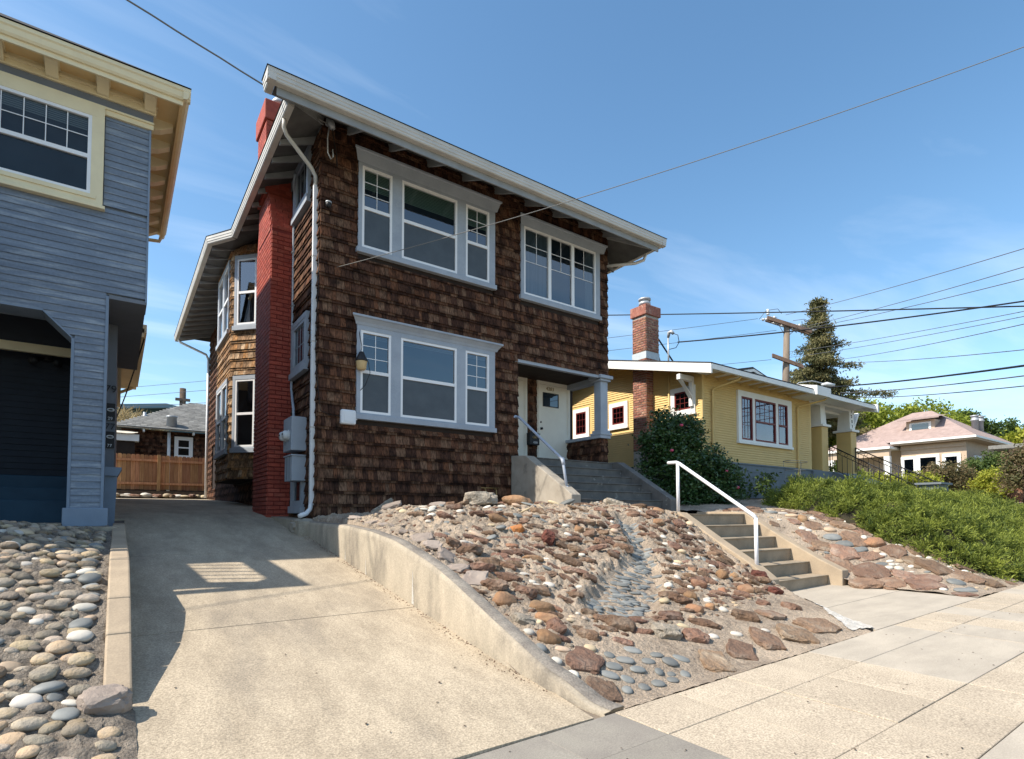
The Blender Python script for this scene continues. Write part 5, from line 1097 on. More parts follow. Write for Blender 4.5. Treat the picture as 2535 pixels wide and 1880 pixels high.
GPL = [(0, .20), (0, .15), (.018, .13), (.03, .06), (.05, .03), (.10, .02), (.10, .20)]
def gl(p, q, off):
    n = len(GPL); vs = []
    for c in (p, q): vs += [(c[0] + off[0] * d, c[1] + off[1] * d, 7.82 + z) for d, z in GPL]
    MB().add(vs, [tuple(range(n)), tuple(range(n, 2 * n))[::-1]] + [(i, n + i, n + (i + 1) % n, (i + 1) % n) for i in range(n)]).build('gutter', 'cream', B)
gl((-2.4, 9.70), (.795, 9.70), (0, 1)); gl((.795, 9.703), (.795, 15.05), (-1, 0))
MB().tube([(.70, 14.9, 7.85), (.66, 14.95, 7.74), (.4, 14.98, 7.72), (.3, 15.0, 7.72)], .04, 8).build('downspout', 'cream', B)
V = [(-8, 9.68, 8.03), (.80, 9.68, 8.03), (.80, 15.06, 8.03), (-8, 15.06, 8.03), (-3.6, 11.6, 9.4), (-3.6, 13, 9.4)]
MB().add(V, [(0, 1, 4), (1, 2, 5, 4), (2, 3, 5), (3, 0, 4, 5)]).build('roof', 'dark_roof', B)
# upper window
window(B, FL, -1.87, -.275, 6.05, 7.585, [dict(u0=-1.72, u1=-.425, v0=6.19, v1=7.385, mid=6.76, cols=5, rows=2, low=None, blind=.2)], casing='cream', depth=.075, sillh=.05, name='window', pane='pane_dim')
MB(FL).box(-1.72 - .06, -.36, 6.13, 6.19, .06, .09).build('window_apron', 'cream', B)
# porch inside the arch
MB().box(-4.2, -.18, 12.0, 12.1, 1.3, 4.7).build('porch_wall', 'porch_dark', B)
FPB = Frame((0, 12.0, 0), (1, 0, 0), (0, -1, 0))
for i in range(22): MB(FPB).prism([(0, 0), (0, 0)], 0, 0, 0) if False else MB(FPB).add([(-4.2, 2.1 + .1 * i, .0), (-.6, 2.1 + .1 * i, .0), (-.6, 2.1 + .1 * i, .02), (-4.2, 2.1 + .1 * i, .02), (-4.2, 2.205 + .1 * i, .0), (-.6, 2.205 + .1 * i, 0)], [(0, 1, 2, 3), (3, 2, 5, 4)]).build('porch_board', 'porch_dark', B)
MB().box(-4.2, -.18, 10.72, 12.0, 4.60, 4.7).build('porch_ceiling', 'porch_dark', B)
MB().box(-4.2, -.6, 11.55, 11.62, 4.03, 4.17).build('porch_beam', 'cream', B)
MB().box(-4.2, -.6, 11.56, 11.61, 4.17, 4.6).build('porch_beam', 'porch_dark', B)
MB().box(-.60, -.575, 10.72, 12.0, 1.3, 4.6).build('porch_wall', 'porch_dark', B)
for i in range(3): bevel(MB().box(-4.2, -.601, 10.95 + .28 * i, 12.0 + .001 * i, 1.2, 1.47 + .2 * (i + 1)).build('porch_step', 'blue_step', B), .01)
bevel(MB().box(-4.2, -.64, 9.6, 10.95, 1.15, 1.33).build('porch_slab', 'concrete_step', B), .01)
MB().box(-.64, .02, 9.4, 10.14, 1.0, 1.285).build('porch_slab', 'concrete_wall', B)
fl = thing('floodlight', 'black twin floodlight on the dark porch ceiling of the blue house', 'floodlight', (-1.0, 11.8, 4.0))
for s in (-1, 1): MB().tube([(-1.0 + .03 * s, 11.85, 4.03), (-1.0 + .10 * s, 11.82, 4.0), (-1.0 + .13 * s, 11.78, 3.97), (-1.0 + .16 * s, 11.70, 3.93)], [.02, .025, .05, .065], 10).build('lamp_head', 'black_iron', fl)
MB().box(-1.06, -.94, 11.84, 11.99, 4.0, 4.08).build('bracket', 'black_iron', fl)
# side entry behind the pillar: number panel, pedestal, lower eave
MB().box(-.58, -.055, 11.62, 14, 1.3, 4.70).build('side_wall', 'blue_grey', B)
FN = Frame((0, 11.62, 0), (1, 0, 0), (0, -1, 0))
for z0, z1 in ((3.05, 3.34), (2.58, 2.86)): MB(FN).box(-.20, -.058, z0, z1, 0, .03).build('letter_panel', 'black_iron', B)
for z, t, sz, mt_ in ((3.58, '79', .17, 'black_iron'), (3.08, '29', .07, 'white_plastic'), (2.94, '77', .15, 'black_iron'), (2.62, '77', .07, 'white_plastic')): text_mesh('house_number', t, mt_, B, sz, FN(-.125, z, .034), (1, 0, 0), (0, -1, 0), .003)
for z in (3.23, 2.77): MB().tube([tuple(FN(-.12 + .045 * math.cos(t), z + .022 * math.sin(t), .032)) for t in [i * math.pi / 8 for i in range(17)]], .012, 5).build('bell_plate', 'porcelain', B)
pd = MB().hexa([(-.17, 11.1, 1.25), (-.03, 11.1, 1.25), (-.03, 11.55, 1.25), (-.17, 11.55, 1.25), (-.17, 11.1, 2.08), (-.005, 11.1, 2.08), (-.005, 11.55, 2.08), (-.17, 11.55, 2.08)]).build('pedestal', 'blue_trim', B)
MB().prism([(-.17, 2.08), (.0, 2.08), (.05, 2.19), (.05, 2.22), (-.17, 2.22)], 1, 11.04, 11.6).build('pedestal_cap', 'blue_trim', pd)
MB().box(-.20, .45, 16.0, 23.0, 5.75, 5.95).build('rear_eave', 'cream', B)
MB().box(-.06, .02, 14.2, 23.0, 5.1, 5.75).build('rear_frieze', 'cream', B)
MB().box(-3, -.06, 14.0, 23.0, 1.5, 6.0).build('rear_wall', 'blue_grey', B)
MB().box(.38, .50, 16.0, 23.0, 5.85, 6.05).build('rear_gutter', 'cream', B)
MB().tube([(.40, 22.5, 5.85), (.3, 22.6, 5.7), (.0, 22.7, 5.55)], .05, 8).build('downspout', 'cream', B)
# unseen front wing and railed balcony, added to cast the striped driveway shadow
MB().box(-9, -2.45, 9.35, 10.3, 1.2, 7.95).build('unseen_wing', 'blue_board', B)
MB().box(-9, -2.40, 7.55, 9.35, 3.70, 4.32).build('unseen_balcony_floor', 'blue_board', B)
MB().box(-2.50, -2.40, 7.55, 9.35, 5.10, 5.38).build('unseen_balcony_beam', 'blue_trim', B)
MB().box(-9, -2.40, 7.55, 7.65, 5.10, 5.38).build('unseen_balcony_beam', 'blue_trim', B)
for y in (7.55, 9.12): MB().box(-2.50, -2.40, y, y + .22, 4.32, 5.10).build('unseen_balcony_post', 'blue_trim', B)
for i in range(6): MB().box(-2.465, -2.435, 7.92 + .175 * i, 7.945 + .175 * i, 4.32, 5.10).build('baluster', 'blue_trim', B)
for y, s in ((7.77, 1), (9.12, -1)): MB().prism([(y, 5.10), (y + .16 * s, 5.10), (y, 4.92)], 0, -2.50, -2.40).build('unseen_balcony_brace', 'blue_trim', B)
for x in (-2.6, -8.8): MB().box(x, x + .2, 7.6, 7.8, 1.0, 3.70).build('unseen_balcony_post', 'blue_trim', B)
# ------------------------------------------------------------------ yellow bungalow on the right
Y = thing('yellow_bungalow', 'yellow clapboard bungalow with white trim and low gable roof', 'house', (18, 10.53, 2))
YX, YY = 14.68, 10.53
MB().box(YX, 21.2, YY, 20, 3.1, 5.92).build('wall', 'yellow', Y)
MB().prism([(YY, 5.92), (20, 5.92), (15.2, 7.05)], 0, YX, YX + .2).build('gable_wall', 'yellow', Y)
MB().box(YX - .03, 21.9, YY - .03, 20, 1.5, 3.10).build('foundation', 'found_grey', Y)
FY = Frame((0, YY, 0), (1, 0, 0), (0, -1, 0)); FX = Frame((YX, 0, 0), (0, 1, 0), (-1, 0, 0))
def clap(F, u0, u1, v0, v1, holes, p, t, mat, name, top=None):
    m = MB(F); v = v0
    while v < v1:
        a, b = (u0, u1)
        if top: 
            a, b = top(v)
        segs = [(a, b)]
        for h in holes:
            if v + p > h[2] and v < h[3]:
                ns = []
                for s in segs:
                    if s[1] <= h[0] or s[0] >= h[1]: ns.append(s); continue
                    if s[0] < h[0]: ns.append((s[0], h[0]))
                    if s[1] > h[1]: ns.append((h[1], s[1]))
                segs = ns
        for a, b in segs:
            if b - a > .02: m.add([(a, v, 0), (b, v, 0), (b, v, t), (a, v, t), (a, v + p, .002), (b, v + p, .002)], [(0, 1, 2, 3), (3, 2, 5, 4), (1, 5, 2), (0, 3, 4)])
        v += p
    return stuff(m.build(name, mat, Y))
clap(FY, YX, 21.2, 3.12, 5.9, [(16.45, 19.9, 3.75, 5.65)], .078, .024, 'yellow', 'clapboards')
sh = [(13.5, 14.55, 4.5, 5.55), (10.7, 11.78, 4.55, 5.57), (15.45, 16.55, 4.35, 5.65)]
clap(FX, YY, 20, 3.12, 5.92, sh, .078, .024, 'yellow', 'clapboards')
clap(FX, YY, 20, 5.92, 7.0, [], .078, .024, 'yellow', 'clapboards', top=lambda v: (YY + (v - 5.92) / .242, 20 - (v - 5.92) / .235))
for i in range(6):
    z = 1.75 + .225 * i; MB().box(YX - .035, 21.92, YY - .05, YY - .032, z, z + .217).build('foundation_board', 'found_grey', Y)
MB().box(YX - .05, 21.95, YY - .075, YY - .03, 3.10, 3.15).build('water_table', 'found_grey', Y)
MB().box(YX - .02, YX + .06, YY - .028, YY + .06, 3.1, 5.9).build('corner_board', 'yellow', Y)
# street window: three red sashes in a wide white frame
window(Y, FY, 16.5, 19.83, 3.88, 5.55, [dict(u0=16.68, u1=17.33, v0=3.93, v1=5.36, cols=3, rows=3, fw=.055, frame='red_sash', curtain=(16.8, 17.3)),
    dict(u0=17.47, u1=18.77, v0=3.93, v1=5.36, mid=4.6, fw=.06, cols=4, rows=3, frame='red_sash'), dict(u0=18.92, u1=19.56, v0=3.93, v1=5.36, mid=4.6, fw=.055, cols=3, rows=3, frame='red_sash')], casing='white_paint', depth=.075, pane='pane_violet', sillh=.09, room='room_violet')
def sidewin(u0, u1, v0, v1): window(Y, FX, u0, u1, v0, v1, [dict(u0=u0 + .17, u1=u1 - .17, v0=v0 + .13, v1=v1 - .15, cols=3, rows=3, fw=.05, frame='red_sash')], casing='white_paint', depth=.05, sillh=.06)
sidewin(13.57, 14.48, 4.58, 5.49); sidewin(10.76, 11.71, 4.66, 5.52); sidewin(15.54, 16.45, 4.45, 5.58)
# roof
rx0, rx1 = 14.0, 20.4
MB().hexa([(rx0, 9.72, 5.83), (rx1, 9.72, 5.83), (rx1, 15.2, 7.17), (rx0, 15.2, 7.17), (rx0, 9.72, 5.90), (rx1, 9.72, 5.90), (rx1, 15.2, 7.24), (rx0, 15.2, 7.24)]).build('roof', 'dark_roof', Y)
MB().hexa([(rx0, 20.8, 5.83), (rx1, 20.8, 5.83), (rx1, 15.2, 7.17), (rx0, 15.2, 7.17), (rx0, 20.8, 5.90), (rx1, 20.8, 5.90), (rx1, 15.2, 7.24), (rx0, 15.2, 7.24)]).build('roof', 'dark_roof', Y)
MB().hexa([(rx0 - .06, 9.68, 5.56), (rx0, 9.68, 5.56), (rx0, 15.2, 6.92), (rx0 - .06, 15.2, 6.92), (rx0 - .06, 9.68, 5.835), (rx0, 9.68, 5.835), (rx0, 15.2, 7.175), (rx0 - .06, 15.2, 7.175)]).build('rake_board', 'white_paint', Y)
MB().hexa([(rx0 - .06, 20.8, 5.56), (rx0, 20.8, 5.56), (rx0, 15.2, 6.92), (rx0 - .06, 15.2, 6.92), (rx0 - .06, 20.8, 5.835), (rx0, 20.8, 5.835), (rx0, 15.2, 7.175), (rx0 - .06, 15.2, 7.175)]).build('rake_board', 'white_paint', Y)
MB().hexa([(rx0, 9.75, 5.815), (YX, 9.75, 5.815), (YX, 15.2, 7.14), (rx0, 15.2, 7.14), (rx0, 9.75, 5.825), (YX, 9.75, 5.825), (YX, 15.2, 7.15), (rx0, 15.2, 7.15)]).build('rake_soffit', 'yellow', Y)
MB().box(rx0 + .02, 24.9, 9.69, 9.80, 5.70, 5.845).build('gutter', 'white_paint', Y)
MB().box(rx0 + .02, 24.9, 9.80, 10.53, 5.80, 5.82).build('soffit', 'white_paint', Y)
for x in [14.9 + .6 * i for i in range(10)]: MB().box(x, x + .06, 9.80, 10.53, 5.71, 5.80).build('rafter_tail', 'yellow', Y)
o = MB().hexa([(19.95, 9.60, 5.68), (20.95, 9.60, 5.68), (20.95, 10.9, 5.72), (19.95, 10.9, 5.72), (19.95, 9.60, 6.0), (20.95, 9.60, 6.0), (20.95, 10.9, 6.3), (19.95, 10.9, 6.3)]).build('beam_end', 'white_paint', Y)
for x, y in ((0, 10.8),):   # knee brace under the left rake
    MB().hexa([(14.02, y, 5.62), (14.14, y, 5.56), (14.66, y, 4.98), (14.66, y, 5.12), (14.02, y + .13, 5.62), (14.14, y + .13, 5.56), (14.66, y + .13, 4.98), (14.66, y + .13, 5.12)]).build('knee_brace', 'white_paint', Y)
    MB().box(13.98, 14.66, y, y + .13, 5.62, 5.78).build('knee_brace', 'white_paint', Y); MB().box(14.56, 14.66, y - .001, y + .131, 4.85, 5.62).build('knee_brace', 'white_paint', Y)
for x, xb in ((15.13, 15.6), (20.25, 21.0)):
    MB().tube([(xb, 9.78, 5.72), (xb, 9.85, 5.64), (x + .05, 10.4, 5.42), (x, 10.46, 5.36), (x, 10.47, 3.15), (x, 10.47, 1.8)], .035, 8).build('downspout', 'yellow', Y)
MB().tube([(14.6, 11.73, 3.2), (14.6, 11.73, 6.2)], .03, 8).build('conduit', 'yellow', Y)
mast = MB().tube([(14.6, 11.73, 6.2), (14.6, 11.73, 7.28)], .028, 8).build('service_mast', 'metal_grey', Y)
MB().tube([(14.6, 11.73, 7.25), (14.6, 11.70, 7.40), (14.62, 11.62, 7.42), (14.63, 11.55, 7.34)], [.04, .06, .06, .05], 10).build('weatherhead', 'metal_grey', mast)
MB().tube([(14.62, 11.56, 7.35), (14.64, 11.38, 7.25), (14.64, 11.33, 7.0), (14.63, 11.45, 6.85), (14.6, 11.68, 6.85)], .012, 6).build('wire_loop', 'black_rubber', mast)
# brick chimney
YC = MB().box(14.33, YX + .3, 12.44, 13.02, 1.9, 8.3).build('chimney', 'brick_mortar', Y); YC['label'] = 'weathered red brick chimney on the gable wall'
bevel(MB().box(14.27, YX + .36, 12.38, 13.08, 8.18, 8.52).build('chimney_crown', 'brick', YC), .02)
MB().lathe((14.62, 12.73, 8.52), [(.16, 0), (.16, .10), (.20, .11), (.20, .2), (.15, .21), (.15, .26), (.21, .27), (.21, .33), (.0, .34)], 16).build('flue_cap', 'metal_grey', YC)
MB().box(14.315, YX + .31, 12.42, 13.04, 6.70, 6.93).build('flashing', 'flashing', YC)
bh2 = .082; bl = []
for c in range(int((8.15 - 3.6) / bh2)):
    z = 3.6 + c * bh2
    if 6.64 < z < 6.9: continue
    off = .0 if c % 2 else .1
    u = 14.33 - off
    while u < YX + .28:
        a, b = max(u, 14.33), min(u + .2, YX + .3); u += .21
        if b - a > .03: bl.append(('f', (a + b) / 2, z, round(b - a, 3)))
    u = 12.44 - off
    while u < 13.0:
        a, b = max(u, 12.44), min(u + .2, 13.02); u += .21
        if b - a > .03: bl.append(('s', (a + b) / 2, z, round(b - a, 3)))
bl.sort(key=lambda b: -b[2])
mbx = MB()
for i, (sd, u, z, L) in enumerate(bl):
    if i < 300:
        if sd == 'f': link('brick', brick_mesh(L, 'brick', 'brick', .068, .011), None, YC, (u, 12.44 - rs.uniform(0, .006), z))
        else: link('brick', brick_mesh(L, 'brick', 'brick', .068, .011), None, YC, (14.33 - rs.uniform(0, .006), u, z), (0, 0, -math.pi / 2))
    else:
        mbx.cur = rs.uniform(.01, .99)
        if sd == 'f': mbx.box(u - L / 2, u + L / 2, 12.43, 12.45, z, z + .068)
        else: mbx.box(14.32, 14.34, u - L / 2, u + L / 2, z, z + .068)
stuff(mbx.build('further_bricks', 'brick', YC))
MB().tube([(14.9, 12.6, 7.75), (16.6, 12.9, 6.75)], .03, 6).build('chimney_stay', 'black_iron', YC)
MB().tube([(14.95, 12.55, 7.25), (15.3, 12.6, 6.6)], .03, 6).build('chimney_stay', 'black_iron', YC)
# front porch with tapered columns
def column(x0, x1, y0, y1):
    p = MB().box(x0, x1, y0, y1, 1.9, 4.86).build('pedestal', 'yellow', Y)
    m = MB()
    for i in range(24):
        z = 3.12 + .072 * i
        for e in ((x0, y0, x1, y0 - .016), (x0, y1, x0 - .016, y0)): m.box(min(e[0], e[2]), max(e[0], e[2]), min(e[1], e[3]), max(e[1], e[3]), z, z + .06)
    stuff(m.build('pedestal_boards', 'yellow', p))
    bevel(MB().box(x0 - .1, x1 + .1, y0 - .1, y1 + .1, 4.86, 4.95).build('pedestal_cap', 'white_paint', p), .01)
    MB().hexa([(x0 + .02, y0 + .02, 4.95), (x1 - .02, y0 + .02, 4.95), (x1 - .02, y1 - .02, 4.95), (x0 + .02, y1 - .02, 4.95), (x0 + .07, y0 + .07, 5.86), (x1 - .07, y0 + .07, 5.86), (x1 - .07, y1 - .07, 5.86), (x0 + .07, y1 - .07, 5.86)]).build('column', 'white_paint', Y)
column(22.08, 22.56, 10.50, 11.05); column(24.5, 24.98, 10.50, 11.05)
for i, ch in enumerate('4287'): text_mesh('house_number', ch, 'black_iron', Y, .17, (24.74, 10.525 + .01 * (3 - i), 5.72 - .21 * i), (1, 0, 0), (0, -1, 0), .008)
MB().box(21.2, 25.0, 10.55, 10.95, 5.70, 5.80).build('porch_beam', 'white_paint', Y)
MB().box(21.3, 25.0, 10.95, 13.6, 5.60, 5.70).build('porch_ceiling', 'white_paint', Y)
MB().box(21.2, 25.1, 10.4, 14, 2.0, 3.12).build('porch_floor', 'found_grey', Y)
MB().hexa([(20.4, 9.72, 5.83), (25.0, 9.72, 5.83), (25.0, 15.2, 6.9), (20.4, 15.2, 7.0), (20.4, 9.72, 5.89), (25.0, 9.72, 5.89), (25.0, 15.2, 6.96), (20.4, 15.2, 7.06)]).build('porch_roof', 'dark_roof', Y)
MB().hexa([(24.9, 9.64, 5.58), (25.05, 9.64, 5.58), (25.05, 14, 6.6), (24.9, 14, 6.6), (24.9, 9.64, 5.90), (25.05, 9.64, 5.90), (25.05, 14, 6.9), (24.9, 14, 6.9)]).build('rake_board', 'white_paint', Y)
MB().hexa([(24.98, 10.6, 4.95), (25.05, 10.6, 4.95), (25.6, 10.6, 5.75), (25.45, 10.6, 5.75), (24.98, 10.75, 4.95), (25.05, 10.75, 4.95), (25.6, 10.75, 5.75), (25.45, 10.75, 5.75)]).build('knee_brace', 'white_paint', Y)
MB().box(21.2, 21.35, 10.53, 11, 3.12, 5.7).build('porch_wall', 'yellow', Y)
# iron stair rails
def irail(x, y0, z0, y1, z1, label):
    t = thing('iron_railing', label, 'railing', (x, y1, z1 - 1), 'iron stair railings')
    P = lambda s, dz: (x, lerp(y0, y1, s), lerp(z0, z1, s) + dz)
    MB().tube([P(0, 0), P(1, 0)], .022, 6).build('top_rail', 'black_iron', t); MB().tube([P(0, -.17), P(1, -.17)], .012, 6).build('rail', 'black_iron', t)
    MB().tube([P(0, -.85), P(1, -.85)], .014, 6).build('rail', 'black_iron', t)
    for i in range(16): MB().tube([P((i + .5) / 16, -.17), P((i + .5) / 16, -.86)], .010, 5).build('baluster', 'black_iron', t)
    for s in (0, .5, 1): MB().tube([P(s, .02), P(s, -1.0)], .022, 6).build('post', 'black_iron', t)
    for i in range(12):
        c = P((i + .5) / 12, -.085); MB().tube([(c[0], c[1] + .06 * math.cos(a), c[2] + .06 * math.sin(a)) for a in [j * math.pi / 5 for j in range(11)]], .008, 4, False).build('scroll', 'black_iron', t)
irail(22.6, 10.45, 4.15, 7.6, 2.45, 'black iron stair railing beside the nearer tapered porch column')
irail(24.8, 10.45, 4.2, 7.4, 2.5, 'black iron stair railing beside the far tapered porch column with numbers')
MB().prism([(10.4, 1.8), (10.4, 3.12), (9.6, 2.8), (8.6, 2.2), (7.4, 1.6), (7.4, 1.2)], 0, 22.7, 24.7).build('porch_stair', 'found_grey', Y)
hp = thing('plant_hoop', 'thin wire plant support of three hoops in front of the yellow bungalow', 'plant support', (17.8, 9.3, 2))
for z, r in ((3.16, .55), (2.88, .47), (2.62, .42)): MB().tube([(17.8 + r * math.cos(a), 9.3 + r * .5 * math.sin(a), z) for a in [i * math.pi / 14 for i in range(29)]], .009, 4, False).build('hoop', 'wire_pale', hp)
for a in (0.3, 2.4, 4.4): MB().tube([(17.8 + .55 * math.cos(a), 9.3 + .27 * math.sin(a), 3.16), (17.8 + .40 * math.cos(a), 9.3 + .2 * math.sin(a), 1.9)], .006, 4).build('leg', 'wire_pale', hp)
# ------------------------------------------------------------------ behind: fence, houses
fn = thing('board_fence', 'new reddish board fence closing the end of the driveway', 'fence', (1.5, 27, 2.4))
bm1 = [MB().prism([(-.07, 0), (.07, 0), (.07, 1.38), (.045, 1.42), (-.045, 1.42), (-.07, 1.38)], 1, -.012, .012).mesh('board', 'fence_wood') for _ in range(1)]
x = -3.5
while x < 9: link('board', bm1[0], None, fn, (x, 27 + rs.uniform(-.006, .006), 2.47 + rs.uniform(-.015, .015)), None, (1, 1, 1)); x += .148
for z in (2.68, 3.62): MB().box(-3.5, 9, 26.93, 26.985, z, z + .09).build('rail', 'fence_wood', fn)
for x in (-1.3, 1.37, 4.0, 6.6): MB().box(x - .06, x + .06, 26.86, 26.98, 2.2, 3.9).build('post', 'fence_wood', fn)
MB().box(-3.5, 9, 26.7, 26.95, 2.1, 2.42).build('kickboard', 'bark', fn)
mb = thing('gravel_bed', 'gravel strip with loose stones at the foot of the board fence', 'gravel bed', (1, 25.6, 2.1))
grid_mesh('gravel', [-3 + .2 * i for i in range(34)], [24.7 + .2 * j for j in range(11)], lambda x, y: 2.12 + .14 * math.exp(-((x - .4) / .8) ** 2 - ((y - 25.8) / .6) ** 2) + .03 * noise.noise(Vector((x, y, 0)) * 2), 'gravel', mb)
for i in range(26): put_stone(mb, lambda x, y: 2.15, rs.uniform(-.5, 3.0), rs.uniform(24.8, 25.8), rs.uniform(.15, .4), rs.uniform(.1, .22), rs.choice('owtb'), i)

bh_ = thing('shingled_cottage', 'brown shingled cottage with grey shingle roof behind the fence', 'house', (4, 31, 2.2))
MB().box(.1, 10, 31, 38, 2.2, 5.42).build('wall', 'under_wall', bh_)
FC = Frame((0, 31, 0), (1, 0, 0), (0, -1, 0))
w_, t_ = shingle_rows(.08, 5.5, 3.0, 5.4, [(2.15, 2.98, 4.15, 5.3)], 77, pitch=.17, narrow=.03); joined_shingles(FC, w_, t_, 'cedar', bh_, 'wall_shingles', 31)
MB().add([(-.2, 30.5, 5.42), (10.5, 30.5, 5.42), (10.5, 30.5, 5.52), (-.2, 30.5, 5.52)], [(0, 1, 2, 3)]).build('fascia', 'white_paint', bh_)
# roof as courses of shingle tabs
m = MB(); r = random.Random(3)
A0, A1 = Vector((-.25, 30.45, 5.46)), Vector((10.5, 30.45, 5.46)); RDG = Vector((3.2, 34.6, 7.45))
nrow = 22
for k in range(nrow):
    t0, t1 = k / nrow, (k + 1.25) / nrow; y0 = lerp(30.45, 34.6, t0); y1 = lerp(30.45, 34.6, t1); z0 = lerp(5.46, 7.5, t0); z1 = lerp(5.46, 7.5, t1) 
    xl = lerp(-.25, 3.2, t0); u = xl
    while u < 10.5:
        w = r.uniform(.2, .42); m.cur = r.uniform(.01, .99); m.add([(u, y0, z0 + .035), (u + w - .01, y0, z0 + .035), (u + w - .01, y1, z1 + .015), (u, y1, z1 + .015), (u, y0, z0), (u + w - .01, y0, z0)], [(0, 1, 2, 3), (4, 5, 1, 0)]); u += w
stuff(m.build('roof_shingles', 'grey_roof', bh_))
MB().add([(-.25, 30.46, 5.44), (10.5, 30.46, 5.44), (10.5, 34.6, 7.47), (3.2, 34.6, 7.47), (-.25, 38, 5.44)], [(0, 1, 2, 3), (0, 3, 4)]).build('roof', 'grey_roof', bh_)
window(bh_, FC, 2.18, 2.95, 4.2, 5.2, [dict(u0=2.3, u1=2.83, v0=4.27, v1=5.08, mid=4.68)], casing='white_paint', sill=False, depth=.06)
MB().tube([(1.95, 30.85, 2.5), (1.95, 30.85, 5.35)], .07, 8).build('downspout', 'white_paint', bh_)
MB().lathe((2.05, 30.9, 5.62), [(.24, 0), (.2, .45), (.24, .46), (.24, .52)], 14).build('roof_vent', 'metal_grey', bh_)
MB().lathe((4.4, 32.3, 6.35), [(.25, 0), (.25, .06), (.15, .16)], 14).build('roof_vent', 'metal_grey', bh_)
MB().lathe((1.0, 32.0, 6.1), [(.2, 0), (.08, .12), (.06, .3)], 10).build('roof_vent', 'metal_grey', bh_)
for x in (.9, 2.9, 3.9): MB().box(x, x + .08, 30.55, 30.9, 5.28, 5.41).build('rafter_tail', 'white_paint', bh_)
tp = thing('covered_shed', 'small shed with a tan tarp over its edge beside the cottage', 'shed', (-.8, 30, 2.2))
MB().box(-2.5, .75, 30.0, 30.6, 4.75, 5.05).build('shelf', 'white_paint', tp)
grid_mesh('tarp', [-2.5 + .2 * i for i in range(17)], [29.9 + .15 * j for j in range(6)], lambda x, y: 5.1 + .22 * (y - 29.9) + .08 * noise.noise(Vector((x * 2, y * 3, 0))), 'tarp', tp)
MB().box(-2.5, .6, 30.1, 30.6, 2.2, 4.75).build('wall', 'under_wall', tp)

gh = thing('green_house', 'dark green gabled house beyond the cottage roof', 'house', (2, 45, 3))
MB().prism([(-6, 3), (-6, 7.9), (2.6, 8.75), (6.5, 8.2), (6.5, 3)], 1, 45, 55).build('wall', 'green_paint', gh)
MB().hexa([(-7, 44.4, 7.55), (2.6, 44.4, 8.75), (2.6, 56, 8.75), (-7, 56, 7.55), (-7, 44.4, 7.8), (2.6, 44.4, 9.05), (2.6, 56, 9.05), (-7, 56, 7.8)]).build('roof', 'teal_trim', gh)
MB().hexa([(2.6, 44.4, 8.75), (7, 44.4, 8.0), (7, 56, 8.0), (2.6, 56, 8.75), (2.6, 44.4, 9.05), (7, 44.4, 8.3), (7, 56, 8.3), (2.6, 56, 9.05)]).build('roof', 'teal_trim', gh)
window(gh, Frame((0, 45, 0), (1, 0, 0), (0, -1, 0)), .5, 2.2, 6.6, 7.4, [dict(u0=.6, u1=2.1, v0=6.65, v1=7.3)], casing='white_paint', sill=False)
up = thing('utility_pole', 'short dark utility pole top above the cottage roof', 'utility pole', (4.0, 50, 3))
MB().tube([(4.05, 50, 4), (4.0, 50, 11.3)], .22, 8).build('pole', 'bark', up); MB().box(3.5, 4.5, 49.8, 50.0, 10.3, 10.5).build('crossarm', 'arm_wood', up)

# dark gable roof rising behind the bungalow
dg = thing('dark_roof_house', 'dark gable roof with pale fascia peeking above the yellow bungalow', 'house', (26.6, 16.5, 3))
MB().prism([(21.5, 7.7), (26.6, 8.85), (31.5, 7.7), (31.5, 3), (21.5, 3)], 1, 16.6, 24).build('wall', 'dark_roof', dg)
for s, xe in ((-1, 20.8), (1, 32.2)):
    MB().hexa([(26.6, 16.0, 8.9), (xe, 16.0, 7.6), (xe, 24.5, 7.6), (26.6, 24.5, 8.9), (26.6, 16.0, 9.08), (xe, 16.0, 7.78), (xe, 24.5, 7.78), (26.6, 24.5, 9.08)]).build('roof', 'dark_roof', dg)
    MB().hexa([(26.6, 15.94, 8.82), (xe, 15.94, 7.52), (xe, 15.99, 7.52), (26.6, 15.99, 8.82), (26.6, 15.94, 8.96), (xe, 15.94, 7.66), (xe, 15.99, 7.66), (26.6, 15.99, 8.96)]).build('fascia', 'white_paint', dg)
